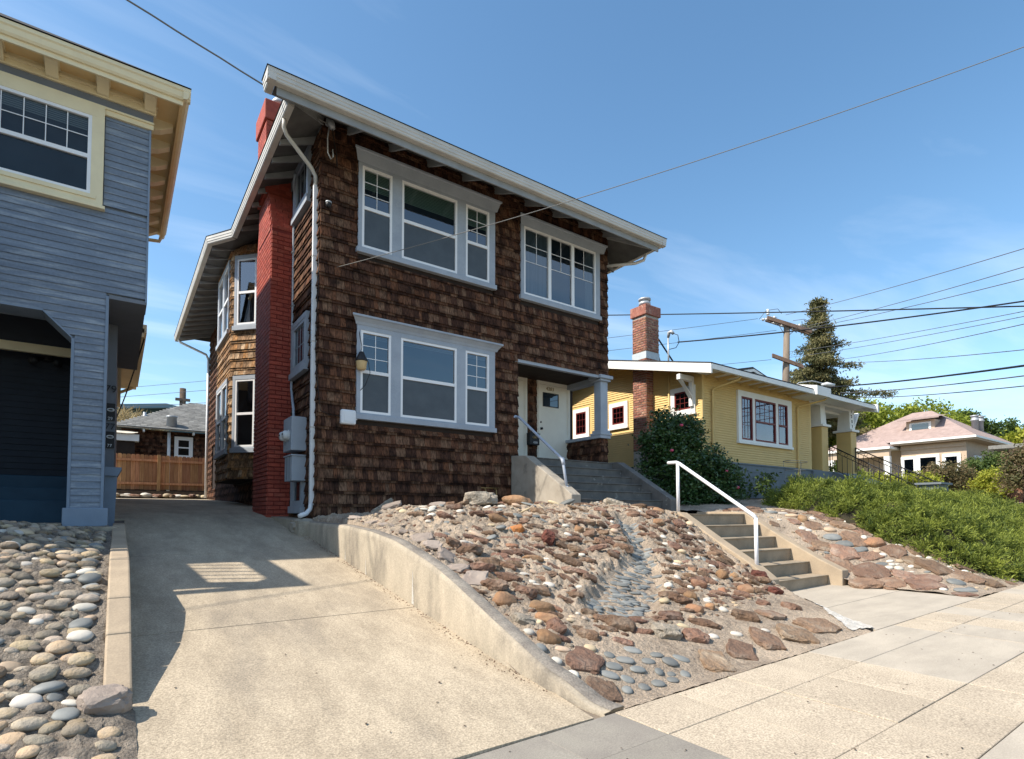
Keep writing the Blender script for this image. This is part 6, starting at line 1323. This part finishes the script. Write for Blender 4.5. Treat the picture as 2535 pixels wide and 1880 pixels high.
# ------------------------------------------------------------------ plants
def leaf_mesh(name, pos, size, mat, parent, aspect=.5, up=None, fold=0.25, rnd=None, seed=1, dirs=None):
    """one bent leaf (two triangles) at every position"""
    g = np.random.default_rng(seed); n = len(pos)
    if dirs is None:
        d = g.normal(size=(n, 3)); d /= np.linalg.norm(d, axis=1)[:, None]
        if up is not None: d[:, 2] = d[:, 2] * .5 + up; d /= np.linalg.norm(d, axis=1)[:, None]
    else: d = dirs
    a = g.normal(size=(n, 3)); s = np.cross(d, a); s /= np.linalg.norm(s, axis=1)[:, None] + 1e-9; nr = np.cross(d, s)
    L = (size * g.uniform(.7, 1.3, n))[:, None]; Wd = L * aspect * .5
    p0 = pos; p2 = pos + d * L; p1 = pos + d * L * .5 + s * Wd + nr * Wd * fold; p3 = pos + d * L * .5 - s * Wd + nr * Wd * fold
    V = np.stack([p0, p1, p2, p3], 1).reshape(-1, 3); i = np.arange(n) * 4
    F = np.stack([np.stack([i, i + 1, i + 2], 1), np.stack([i, i + 2, i + 3], 1)], 1).reshape(-1, 3)
    me = bpy.data.meshes.new(name); me.vertices.add(len(V)); me.vertices.foreach_set('co', V.ravel())
    me.loops.add(F.size); me.loops.foreach_set('vertex_index', F.ravel().astype(np.int32))
    me.polygons.add(len(F)); me.polygons.foreach_set('loop_start', np.arange(0, F.size, 3, dtype=np.int32))
    if rnd is None: rnd = g.uniform(0, 1, n)
    at = me.attributes.new('rnd', 'FLOAT', 'FACE'); at.data.foreach_set('value', np.repeat(rnd, 2).astype(np.float32))
    me.materials.append(MATS[mat]); me.update(calc_edges=True)
    return link(name, me, None, parent)
def crown_points(ells, nclump, nleaf, spread, seed, shell=.75):
    g = np.random.default_rng(seed); P = []; Q = []
    tot = sum(e[3] * e[4] * e[5] for e in ells) ** (2 / 3)
    for e in ells:
        k = max(4, int(nclump * (e[3] * e[4] * e[5]) ** (2 / 3) / sum((q[3] * q[4] * q[5]) ** (2 / 3) for q in ells)))
        u = g.normal(size=(k, 3)); u /= np.linalg.norm(u, axis=1)[:, None]
        r = shell + (1 - shell) * g.uniform(-1, 1, k) + g.normal(0, .07, k)
        c = np.array(e[:3]) + u * r[:, None] * np.array(e[3:6])
        tone = g.uniform(0, 1, k)
        for ci, t in zip(c, tone):
            m = int(nleaf * g.uniform(.5, 1.5)); P.append(ci + g.normal(0, spread, (m, 3)) * np.array([1, 1, .6])); Q.append(np.clip(t + g.normal(0, .22, m), 0, 1))
    return np.concatenate(P), np.concatenate(Q)
def limb_tree(t, base, height, r0, crowns, mat='bark'):
    b = Vector(base); top = b + Vector((0, 0, height)); m = MB()
    m.tube([b, b + Vector((.03, .02, height * .3)), b + Vector((-.04, .03, height * .65)), top], [r0, r0 * .8, r0 * .6, r0 * .3], 8)
    for e in crowns:
        s = b + Vector((0, 0, height * random.uniform(.4, .8))); c = Vector(e[:3]); m.tube([s, (s + c) / 2 + Vector((0, 0, -.05 * height)), c], [r0 * .45, r0 * .3, r0 * .1], 6)
    return m.build('trunk', mat, t)

# camellia by the porch stair
cam_ = thing('camellia_bush', 'dark glossy camellia bush with a few pink flowers beside the porch stair', 'bush', (12.3, 9.4, 1.6))
ell = [(12.05, 9.6, 2.6, .85, .8, 1.0), (12.15, 9.55, 3.45, .68, .65, .72), (11.75, 9.75, 3.3, .5, .5, .6), (12.5, 9.5, 3.6, .4, .4, .45), (12.95, 9.25, 2.5, .7, .65, .75), (13.3, 9.1, 2.3, .6, .6, .65), (13.35, 9.2, 2.75, .35, .35, .4), (12.7, 9.1, 1.95, .7, .6, .5), (11.9, 9.5, 1.95, .7, .65, .45), (12.0, 9.9, 4.05, .18, .18, .35)]
ell = [(e[0], e[1], e[2], e[3] * 1.12, e[4] * 1.1, e[5] * 1.06) for e in ell]
P, Q = crown_points(ell, 1050, 34, .10, 5, .8)
leaf_mesh('foliage', P, .085, 'leaf_camellia', cam_, aspect=.55, rnd=Q, up=.1, seed=6)
P2, Q2 = crown_points([(e[0], e[1], e[2], e[3] * .8, e[4] * .8, e[5] * .8) for e in ell], 260, 18, .12, 8, .6)
leaf_mesh('inner_foliage', P2, .11, 'leaf_camellia', cam_, aspect=.6, rnd=Q2 * .5, seed=9)
m = MB()
for e in ell: m.tube([(12.2 + rs.uniform(-.3, .6), 9.45, 1.6), ((12.3 + e[0]) / 2, 9.4, lerp(1.6, e[2], .5)), e[:3]], [.035, .025, .01], 5)
m.build('stems', 'bark', cam_)
for k in range(6):
    e = ell[rs.randrange(len(ell))]; a = rs.uniform(3.4, 5.2); z = rs.uniform(-.6, .6)
    c = (e[0] + e[3] * math.cos(a), e[1] + e[4] * math.sin(a), e[2] + e[5] * z)
    MB().lathe(c, [(.01, -.02), (.045, 0), (.05, .025), (.02, .05)], 8).build('flower', 'flower', cam_)

# juniper hedge spilling over the right bank
jn = thing('juniper_hedge', 'spreading bright green juniper hedge above the right rock bank', 'hedge', (16.5, 5.5, 1.2))
JB = [(3.0, 13.25), (3.4, 13.0), (3.8, 12.8), (4.3, 12.75), (4.85, 12.85), (5.5, 13.1), (6.0, 13.3), (6.8, 13.65), (7.5, 13.9), (8.4, 14.6), (9.0, 15.3)]
def jun_h(X, Y_):
    ed = X - interp(Y_, JB); f = max(0., min(1., (ed + .15) / 1.3)); f = math.sin(f * math.pi / 2)
    fy = interp(Y_, [(3.0, .25), (3.5, .62), (4.2, .9), (5, 1), (7.4, 1), (8.4, .8), (9.2, .2)])
    x_ = interp(X, [(13, .62), (15, .60), (17.5, .50), (20, .40), (24, .32), (27, .3)])
    return f * fy * x_ * (.98 + .45 * noise.noise(Vector((X * 1.1, Y_ * 1.1, 4))) + .6 * noise.noise(Vector((X * 2.3, Y_ * 2.3, 1))) + .16 * noise.noise(Vector((X * 5.5, Y_ * 5.5, 3))))
def jz(x, y): return zrb(x, y) + .02
g = np.random.default_rng(21); pos = []; dr = []; tone = []; ln = []
cl = 0
while cl < 1900:
    xx = 12.7 + 12.8 * g.uniform() ** 1.35; yy = g.uniform(2.98, 9.1); hgt = jun_h(xx, yy)
    if hgt < .05: continue
    cl += 1; e = .15
    nv = np.array([(jun_h(xx - e, yy) - jun_h(xx + e, yy)), (jun_h(xx, yy - e) - jun_h(xx, yy + e)) - .04, .30]); nv /= np.linalg.norm(nv)
    c = np.array([xx, yy, jz(xx, yy) + hgt - .10 + g.uniform(-.15, .13)]); tn = g.uniform(.1, .9); sc_j = g.uniform(.7, 1.25)
    k = 24
    d = g.normal(size=(k, 3)); d /= np.linalg.norm(d, axis=1)[:, None]; d = d * .95 + nv * .75; d[:, 2] *= .8; d /= np.linalg.norm(d, axis=1)[:, None]
    pos.append(c + g.normal(0, .035, (k, 3))); dr.append(d); tone.append(np.clip(tn + g.normal(0, .15, k), 0, 1)); ln.append(g.uniform(.12, .24, k) * sc_j)
pos = np.concatenate(pos); dr = np.concatenate(dr); tone = np.concatenate(tone); ln = np.concatenate(ln)[:, None]
NP = []; ND = []; NT = []
for k in range(6):      # every spray: a short axis with side needles
    t = (k + .5) / 6; side = np.cross(dr, g.normal(size=dr.shape)); side /= np.linalg.norm(side, axis=1)[:, None] + 1e-9
    nd = dr * (.6 + .7 * t) + side * (.8 - .55 * t) + np.array([0, 0, .12]); nd /= np.linalg.norm(nd, axis=1)[:, None]
    NP.append(pos + dr * ln * t); ND.append(nd); NT.append(np.clip(tone + .35 * (t - .5), 0, 1))
leaf_mesh('foliage', np.concatenate(NP), .07, 'leaf_juniper', jn, aspect=.26, rnd=np.concatenate(NT), dirs=np.concatenate(ND), seed=22)
grid_mesh('inner_mass', [12.7 + .2 * i for i in range(68)], [3.0 + .2 * j for j in range(31)], lambda x, y: jz(x, y) + jun_h(x, y) * .85 - .14, 'twig', jn)
m = MB()
for i in range(40):
    y = rs.uniform(3.1, 8); x = interp(y, JB) + .5; m.tube([(x + .3, y, jz(x, y)), (x, y, jz(x, y) + .2), (x - .35, y - .1, jz(x - .35, y) + .22)], [.02, .012, .004], 4)
m.build('stems', 'bark', jn)

# tall conifer
cf = thing('conifer_tree', 'tall ragged brownish conifer behind the utility pole', 'tree', (46.5, 22.2, 3))
g = np.random.default_rng(31); P = []; Q = []; D = []; mbr = MB()
mbr.tube([(46.5, 22.2, 3), (46.5, 22.2, 11), (46.45, 22.2, 19.2)], [.35, .25, .03], 8)
for i in range(176):
    tier = i // 9; t = (tier + g.uniform(-.22, .22)) / 19.5; t = min(max(t, 0), 1); z = lerp(18.9, 8.0, t); L = (.32 + 3.8 * t ** .95) * g.uniform(.5, 1.15) * (1 + .25 * math.sin(tier * 2.3)); a = g.uniform(0, 2 * math.pi)
    if i == 128: z = 11.6; L = 6.0; a = math.atan2(-.5788, .8155)
    p0 = np.array([46.47, 22.2, z]); end = p0 + np.array([math.cos(a), math.sin(a), -.16]) * L + np.array([0, 0, .02 * L * L])
    mbr.tube([tuple(p0), tuple((p0 + end) / 2 + np.array([0, 0, .06])), tuple(end)], [.05, .03, .01], 4)
    tone = g.uniform(0, 1)
    for s_ in np.arange(.18, 1.01, .30 / max(L, .5)):
        c = p0 + (end - p0) * s_; m_ = int(g.uniform(34, 60)); P.append(c + g.normal(0, .23, (m_, 3)) * np.array([1, 1, .55]) + np.array([0, 0, -.08])); Q.append(np.clip(tone * .7 + .3 * s_ + g.normal(0, .2, m_), 0, 1))
mbr.build('trunk', 'bark', cf)
P = np.concatenate(P); leaf_mesh('foliage', P, .26, 'leaf_conifer', cf, aspect=.34, rnd=np.concatenate(Q), seed=32)

def broad(name, label, base, h, ells, mat, n, nl, sp, size, seed, cat='tree', r0=.25, group='trees beyond the houses'):
    t = thing(name, label, cat, base, group); limb_tree(t, base, h, r0, ells[:6])
    P, Q = crown_points(ells, n, nl, sp, seed); leaf_mesh('foliage', P, size, mat, t, aspect=.6, rnd=Q, seed=seed + 1)
    return t
def blob(c, r, n, seed, fl=.75):
    g = random.Random(seed); return [(c[0] + g.uniform(-1, 1) * r[0] * .7, c[1] + g.uniform(-1, 1) * r[1] * .7, c[2] + g.uniform(-1, 1) * r[2] * .6, r[0] * g.uniform(.3, .55), r[1] * g.uniform(.3, .55), r[2] * g.uniform(.3, .55)) for _ in range(n)]
broad('broadleaf_tree', 'large lime green tree rising left of the pink roofed house', (61.5, 24.2, 3.5), 6, blob((61.3, 24.0, 10.2), (5.2, 4.0, 3.0), 16, 1), 'leaf_lime', 420, 40, .42, .34, 41)
broad('broadleaf_tree', 'yellow green tree behind the ridge of the pink roofed house', (70, 21.5, 3.5), 5, blob((70.5, 21.5, 10.6), (4.6, 3.4, 2.0), 12, 2), 'leaf_lime', 320, 36, .42, .34, 43)
broad('broadleaf_tree', 'dark narrow tree behind the vents of the pink roofed house', (74, 18, 3.5), 5, [(74.5, 18.3, 10.0, 1.2, 1.2, 1.4), (73.4, 19.0, 11.0, .5, .5, .9), (76.6, 17.0, 9.4, 1.1, 1.1, 1.3), (76.5, 17.1, 10.6, .45, .45, .8), (72.3, 19.6, 11.6, .5, .5, .7), (79, 15.6, 8.8, 1.2, 1.2, 1.0)], 'leaf_green', 200, 34, .3, .3, 45)
broad('broadleaf_tree', 'golden green tree between the pink roofed house and the right frame edge', (58, 12.2, 3.5), 4, blob((58, 12.2, 6.4), (2.0, 1.8, 2.4), 9, 4), 'leaf_yellow', 240, 34, .3, .28, 47)
broad('broadleaf_tree', 'green tree cut by the right frame edge above the grey eave', (66, 9.6, 3.5), 5, blob((66.8, 9.4, 8.4), (3.0, 2.6, 2.5), 10, 5), 'leaf_green', 320, 36, .35, .3, 49)
broad('broadleaf_tree', 'pale green tree seen through the bungalow porch', (50, 24.2, 3), 4, blob((50.5, 23.6, 7.2), (3.4, 2.4, 3.4), 12, 6), 'leaf_lime', 380, 36, .38, .3, 51)
def shrub(name, label, c, r, mat, n, seed, size=.13, k=8, group='shrubs before the far houses', nl=34):
    t = thing(name, label, 'shrub', (c[0], c[1], c[2] - r[2]), group)
    es = [(c[0], c[1], c[2], r[0] * .8, r[1] * .8, r[2] * .8)] + blob(c, r, k, seed)
    P, Q = crown_points(es, n, nl, .16, seed); leaf_mesh('foliage', P, size, mat, t, aspect=.55, rnd=Q, seed=seed + 1)
    m = MB()
    for e in es[:5]: m.tube([(c[0], c[1], c[2] - r[2] * 1.1), e[:3]], [.06, .02], 5)
    m.build('stems', 'bark', t); return t
shrub('olive_shrub', 'rounded olive and russet shrub in front of the pink roofed house', (36.6, 10.9, 3.35), (2.1, 1.7, 1.15), 'leaf_olive', 320, 61)
shrub('olive_shrub', 'darker clipped shrub just right of the russet shrub', (39.2, 9.9, 3.85), (1.3, 1.2, .95), 'leaf_green', 180, 63)
shrub('vine_shrub', 'yellow green vine at the foot of the russet shrub on its right', (35.8, 8.6, 3.0), (1.2, 1.0, .9), 'leaf_yellow', 120, 65)
shrub('vine_shrub', 'yellow green perennials left of the russet shrub above the juniper', (31.0, 10.9, 2.7), (2.6, 1.2, .7), 'leaf_yellow', 220, 67)
shrub('vine_shrub', 'bright leafy shrub between the two iron stair railings', (27.5, 12.3, 3.1), (1.8, 1.2, .9), 'leaf_lime', 200, 69)
shrub('vine_shrub', 'tall leafy creeper left of the grey walled house at the right edge', (43.5, 9.9, 4.1), (1.2, 1.0, 1.9), 'leaf_green', 150, 71)
shrub('vine_shrub', 'loose shrub at the right frame edge before the brick planter', (33.0, 7.0, 3.5), (.9, .9, 1.5), 'leaf_olive', 120, 73)
dgr = thing('dry_grass_clump', 'tuft of dry pampas grass beside the cottage roof', 'grass clump', (.3, 38, 3))
P, Q = crown_points([(.2, 38, 6.5, 1.3, .8, .8), (1.5, 38, 6.4, .9, .7, .55)], 60, 26, .22, 75); leaf_mesh('blades', P, .5, 'leaf_dry', dgr, aspect=.10, rnd=Q, up=.8, seed=76); MB().tube([(.2, 38, 3), (.3, 38, 6.6)], .2, 6).build('stem', 'bark', dgr)
wd = thing('weed', 'small dark weeds at the foot of the grey foundation wall', 'weed', (16.2, 9.9, 2)); P, Q = crown_points([(15.7, 9.9, 2.3, .4, .3, .4), (17.0, 9.8, 2.4, .35, .3, .5)], 40, 20, .12, 77); leaf_mesh('foliage', P, .12, 'leaf_green', wd, rnd=Q, seed=78)
for k, (x, y) in enumerate(((5.9, 4.45), (4.05, 4.3), (3.25, 4.9))):   # sprouts in the mortar
    P = np.array([(x, y, zbank_n(x, y))] * 14) + np.random.default_rng(k).normal(0, .012, (14, 3)); leaf_mesh('sprout', P, .05, 'leaf_lime', bank, aspect=.5, up=.5, seed=80 + k)

# ------------------------------------------------------------------ pink roofed house far right
ph = thing('hip_roof_house', 'tan stucco house with pinkish hip roof and dormer far right', 'house', (48, 15, 3))
MB().box(45, 53, 12.3, 16.0, 2.6, 6.3).build('wall', 'stucco', ph); MB().box(45.6, 53, 16.0, 20, 2.6, 6.3).build('wall', 'stucco', ph)
FQ = Frame((45, 0, 0), (0, 1, 0), (-1, 0, 0)); FQ2 = Frame((0, 12.3, 0), (1, 0, 0), (0, -1, 0))
for a, b, lo, hi in ((12.75, 13.45, 4.3, 5.35), (13.9, 14.9, 4.0, 5.4), (15.2, 15.85, 3.7, 5.35)): window(ph, FQ, a - .15, b + .15, lo, hi + .15, [dict(u0=a, u1=b, v0=lo + .1, v1=hi)], casing='white_paint', depth=.1, sillh=.12)
window(ph, FQ2, 46.3, 47.8, 4.4, 5.4, [dict(u0=46.5, u1=47.6, v0=4.5, v1=5.3)], casing='white_paint', sillh=.1)
MB().box(44.4, 53, 11.7, 12.3, 6.30, 6.40).build('soffit', 'stucco', ph)
MB().box(44.4, 45, 12.3, 16.4, 6.30, 6.40).build('soffit', 'stucco', ph)
MB().box(44.9, 45.0, 12.3, 16, 5.95, 6.25).build('frieze', 'stucco', ph)
MB().box(44.3, 44.42, 11.6, 16.4, 6.40, 6.53).build('gutter', 'white_paint', ph); MB().box(44.42, 53.5, 11.6, 11.72, 6.40, 6.53).build('gutter', 'white_paint', ph)
MB().add([(44.3, 11.6, 6.52), (53.8, 11.6, 6.52), (53.8, 20.6, 6.52), (44.3, 20.6, 6.52), (49, 15.4, 9.15), (49, 16.6, 9.15)], [(0, 1, 4), (1, 2, 5, 4), (2, 3, 5), (3, 0, 4, 5)]).build('roof', 'pink_roof', ph)
MB().add([(43.6, 16.2, 6.2), (43.6, 20.6, 6.2), (46.8, 18.4, 7.9), (49.5, 16.2, 6.2), (49.5, 20.6, 6.2)], [(0, 1, 2), (0, 2, 3), (1, 4, 2)]).build('porch_roof', 'pink_roof', ph)
MB().box(43.6, 45.6, 16.2, 20.6, 6.05, 6.21).build('porch_fascia', 'white_paint', ph)
MB().box(43.8, 44.1, 16.3, 20.4, 5.55, 6.05).build('porch_beam', 'stucco', ph)
for y in (16.3, 20.0): MB().box(43.8, 44.15, y, y + .35, 2.6, 5.55).build('porch_post', 'white_paint', ph)
dm = MB().box(46.0, 48, 14.3, 16.0, 7.2, 8.1).build('dormer', 'stucco', ph)
MB().add([(45.5, 13.9, 8.1), (45.5, 16.4, 8.1), (48.5, 16.2, 8.7), (48.5, 14.2, 8.7), (45.5, 13.9, 8.18), (45.5, 16.4, 8.18)], [(0, 1, 5, 4), (4, 5, 2, 3)]).build('dormer_roof', 'pink_roof', dm)
MB().box(45.96, 46.0, 14.5, 15.8, 7.3, 7.95).build('dormer_frame', 'white_paint', dm); MB().box(45.93, 45.965, 14.65, 15.65, 7.45, 7.85).build('pane', 'glass', dm)
for x, y, z in ((50.2, 13.2, 7.5), (51.0, 13.1, 7.5)): MB().lathe((x, y, z), [(.2, 0), (.2, .7), (.26, .72), (.26, .8), (.2, .82), (.2, 1.0), (.26, 1.02), (.26, 1.1)], 12).build('roof_vent', 'metal_grey', ph)
# slice of another house at the right edge
rh = thing('grey_eave_house', 'house slice with grey eave and brick planter at the right frame edge', 'house', (40, 7, 3))
MB().box(41.0, 48, 5, 9.3, 2.6, 5.2).build('wall', 'stucco', rh); MB().hexa([(40.2, 4, 5.15), (49, 4, 5.15), (49, 10, 5.15), (40.2, 10, 5.15), (40.2, 4, 5.35), (49, 4, 5.35), (49, 10, 5.9), (40.2, 10, 5.35)]).build('roof', 'grey_roof', rh)
window(rh, Frame((41, 0, 0), (0, 1, 0), (-1, 0, 0)), 7.6, 8.6, 3.6, 4.8, [dict(u0=7.75, u1=8.45, v0=3.7, v1=4.65)], casing='white_paint')
MB().box(38.6, 41, 7.2, 9.0, 2.4, 3.55).build('planter', 'brick', rh); MB().box(38.5, 41, 7.1, 9.1, 3.55, 3.65).build('planter_cap', 'white_paint', rh)
MB().box(36.6, 38.6, 6.6, 8.6, 2.0, 2.95).build('planter', 'brick', rh); MB().box(36.5, 38.6, 6.5, 8.7, 2.95, 3.03).build('planter_cap', 'white_paint', rh)
bn_ = thing('waste_bin', 'dark green wheeled bin beside the brick planter', 'bin', (39.5, 9.6, 2.4))
MB().hexa([(39.2, 9.4, 2.4), (39.9, 9.4, 2.4), (39.9, 10.1, 2.4), (39.2, 10.1, 2.4), (39.1, 9.3, 3.4), (40, 9.3, 3.4), (40, 10.2, 3.4), (39.1, 10.2, 3.4)]).build('body', 'bin_green', bn_); MB().box(39.05, 40.05, 9.25, 10.25, 3.4, 3.5).build('lid', 'bin_green', bn_)
bs = thing('stair_pier', 'dark grey stair pier standing in the top of the juniper', 'pier', (23.9, 7.4, 2)); MB().box(23.4, 24.3, 7.2, 7.8, 1.6, 2.52).build('pier', 'found_grey', bs); MB().box(23.3, 24.4, 7.1, 7.9, 2.52, 2.59).build('cap', 'found_grey', bs)

# ------------------------------------------------------------------ utility pole and wires
pl = thing('utility_pole', 'wooden utility pole with double crossarms and insulators behind the bungalow', 'utility pole', (29.5, 15.85, 2.5))
MB().tube([(29.45, 15.9, 2.5), (29.5, 15.86, 8.3), (29.6, 15.78, 11.9)], [.22, .19, .15], 10).build('pole', 'pole_wood', pl)
av = Vector((.81, -.585, 0)); pv = Vector((.585, .81, 0))
def arm(c, L, off, w=.06, hgt=.10, dz=-.42):
    c = Vector(c) + pv * off; a = c - av * L / 2 + Vector((0, 0, -dz * .5)); b = c + av * L / 2 + Vector((0, 0, dz * .5)); u = Vector((0, 0, hgt)); p = pv * w
    MB().hexa([tuple(a - p - u), tuple(b - p - u), tuple(b + p - u), tuple(a + p - u), tuple(a - p + u), tuple(b - p + u), tuple(b + p + u), tuple(a + p + u)]).build('crossarm', 'arm_wood', pl)
arm((29.62, 15.76, 11.75), 2.35, -.2, dz=-.75); arm((29.68, 15.72, 11.8), 2.35, .2, dz=-.75); arm((29.52, 15.84, 9.75), 1.65, -.22, dz=-.62)
for s, z in ((-1, -.2), (1, -.2)): MB().tube([(29.6 + .81 * .5 * s, 15.78 - .585 * .5 * s, 11.75 - .16 * s), (29.55, 15.8, 11.1)], .02, 5).build('brace', 'metal_grey', pl)
ins = []
for s, d in ((-1.12, 1), (-.95, -1), (.1, -1), (.25, 1), (1.0, 1), (.65, -1), (-.35, -1)):
    c = Vector((29.62, 15.76, 11.82 - .32 * s)) + av * s; e = c + (Vector((.75, -.66, .05)) * .55 if d > 0 else Vector((-.8, .55, -.05)) * .55)
    m = MB(); pts = [lerp(c, e, t) for t in (0, .3, .35, .45, .5, .6, .65, .75, .8, 1)]
    m.tube(pts, [.02, .03, .09, .09, .03, .03, .09, .09, .03, .015], 8); m.build('insulator', 'porcelain', pl)
MB().lathe((28.72, 16.35, 12.35), [(.09, 0), (.09, .05), (.07, .08), (.09, .12), (.07, .16), (.09, .2), (.07, .24), (.07, .3)], 8).build('insulator', 'porcelain', pl)
MB().tube([(28.3, 16.6, 12.1), (28.6, 16.4, 12.55), (28.72, 16.35, 12.6), (29.1, 16.0, 12.65), (29.3, 15.9, 12.4)], .015, 5).build('jumper', 'wire_grey', pl)
MB().tube([(29.9, 15.6, 12.05), (30.3, 15.2, 12.1), (30.6, 15.0, 11.95)], .015, 5).build('jumper', 'wire_grey', pl)
for k in range(5): MB().tube([(30.15, 15.4, 9.45), (30.3 + .1 * k, 15.25, 9.0 - .1 * k), (30.5 + .12 * k, 15.1, 8.6 - .15 * k)], .012, 4).build('tap_wire', 'black_rubber', pl)
MB().tube([(29.6, 15.75, 8.15), (30.0, 15.4, 8.6), (30.6, 15.0, 8.7), (31.1, 14.6, 8.55)], .035, 6).build('lamp_arm', 'metal_grey', pl)
MB().tube([(31.0, 14.7, 8.5), (31.2, 14.5, 8.52), (31.5, 14.25, 8.45)], [.06, .12, .08], 8).build('lamp_head', 'porcelain', pl)
def wire(a, b, sag, r, mat, label, n=24, name='overhead_wire', wob=0.0):
    a, b = Vector(a), Vector(b); pts = [lerp(a, b, i / n) + Vector((wob * math.sin(i * 2.1), 0, -4 * sag * (i / n) * (1 - i / n) + wob * math.cos(i * 2.1))) for i in range(n + 1)]
    t = thing(name, label, 'wire', a, 'overhead wires'); MB().tube(pts, r, 5).build('cable', mat, t); return t
wire((2.95, 9.86, 8.46), (-9.0, 7.5, 9.65), .12, .013, 'wire_pale', 'service wire dropping from the upper left sky to the weatherhead', 40, wob=.004)
wire((3.15, 9.93, 5.93), (18.2, -5.5, 11.9), .6, .0065, 'wire_pale', 'long cable slanting from the shingle wall across the windows to the upper right', 40)
WL = [((29.55, 15.81, 12.36), (18.8, 3.83, 8.38), .012, 'topmost thin line'), ((29.9, 15.57, 11.58), (18.78, 3.84, 7.9), .012, 'second thin line from the top'), ((30.26, 15.31, 11.58), (18.77, 3.84, 7.59), .012, 'third thin line from the top'),
      ((14.65, 11.4, 7.02), (18.76, 3.85, 7.01), .022, 'thick twisted service cable'), ((12.3, 24.0, 11.1), (18.75, 3.86, 6.88), .02, 'thick dark cable behind the brick chimney'), ((29.61, 15.77, 10.31), (18.75, 3.86, 6.75), .010, 'pair line below the twisted cable'),
      ((29.6, 15.7, 10.0), (18.75, 3.86, 6.62), .010, 'lower pair line below the twisted cable'), ((31.94, 14.12, 9.91), (18.74, 3.87, 6.42), .012, 'single line crossing the middle of the conifer'), ((31.93, 14.12, 9.73), (18.72, 3.88, 5.76), .012, 'flat line below the middle of the conifer'),
      ((31.01, 14.78, 8.36), (18.71, 3.89, 5.35), .03, 'thickest lashed cable low across the conifer foot'), ((31.9, 14.14, 8.07), (18.7, 3.89, 5.09), .018, 'dark cable just under the lashed cable'), ((32.61, 13.64, 7.81), (18.69, 3.9, 4.83), .016, 'lowest dark cable above the bungalow porch')]
for a, b, r_, lab in WL:
    b2 = Vector(a) + (Vector(b) - Vector(a)) * 1.35
    wire(a, b2, .15, r_, 'wire_grey' if r_ < .02 else 'black_rubber', lab + ' running to the right frame edge', 30)
for a, b, lab in (((28.3, 16.7, 12.15), (-4, 40, 8.0), 'upper'), ((29.1, 16.1, 11.5), (-4, 38, 7.2), 'middle'), ((28.9, 16.3, 9.9), (-4, 36, 6.5), 'lower')):
    wire(a, b, .3, .012, 'wire_grey', lab + ' thin line leaving the pole to the left behind the chimney', 30)
wire((.45, 16.0, 5.7), (-.6, 29.5, 4.6), .45, .018, 'black_rubber', 'black cable sagging behind the blue house toward the cottage', 20)
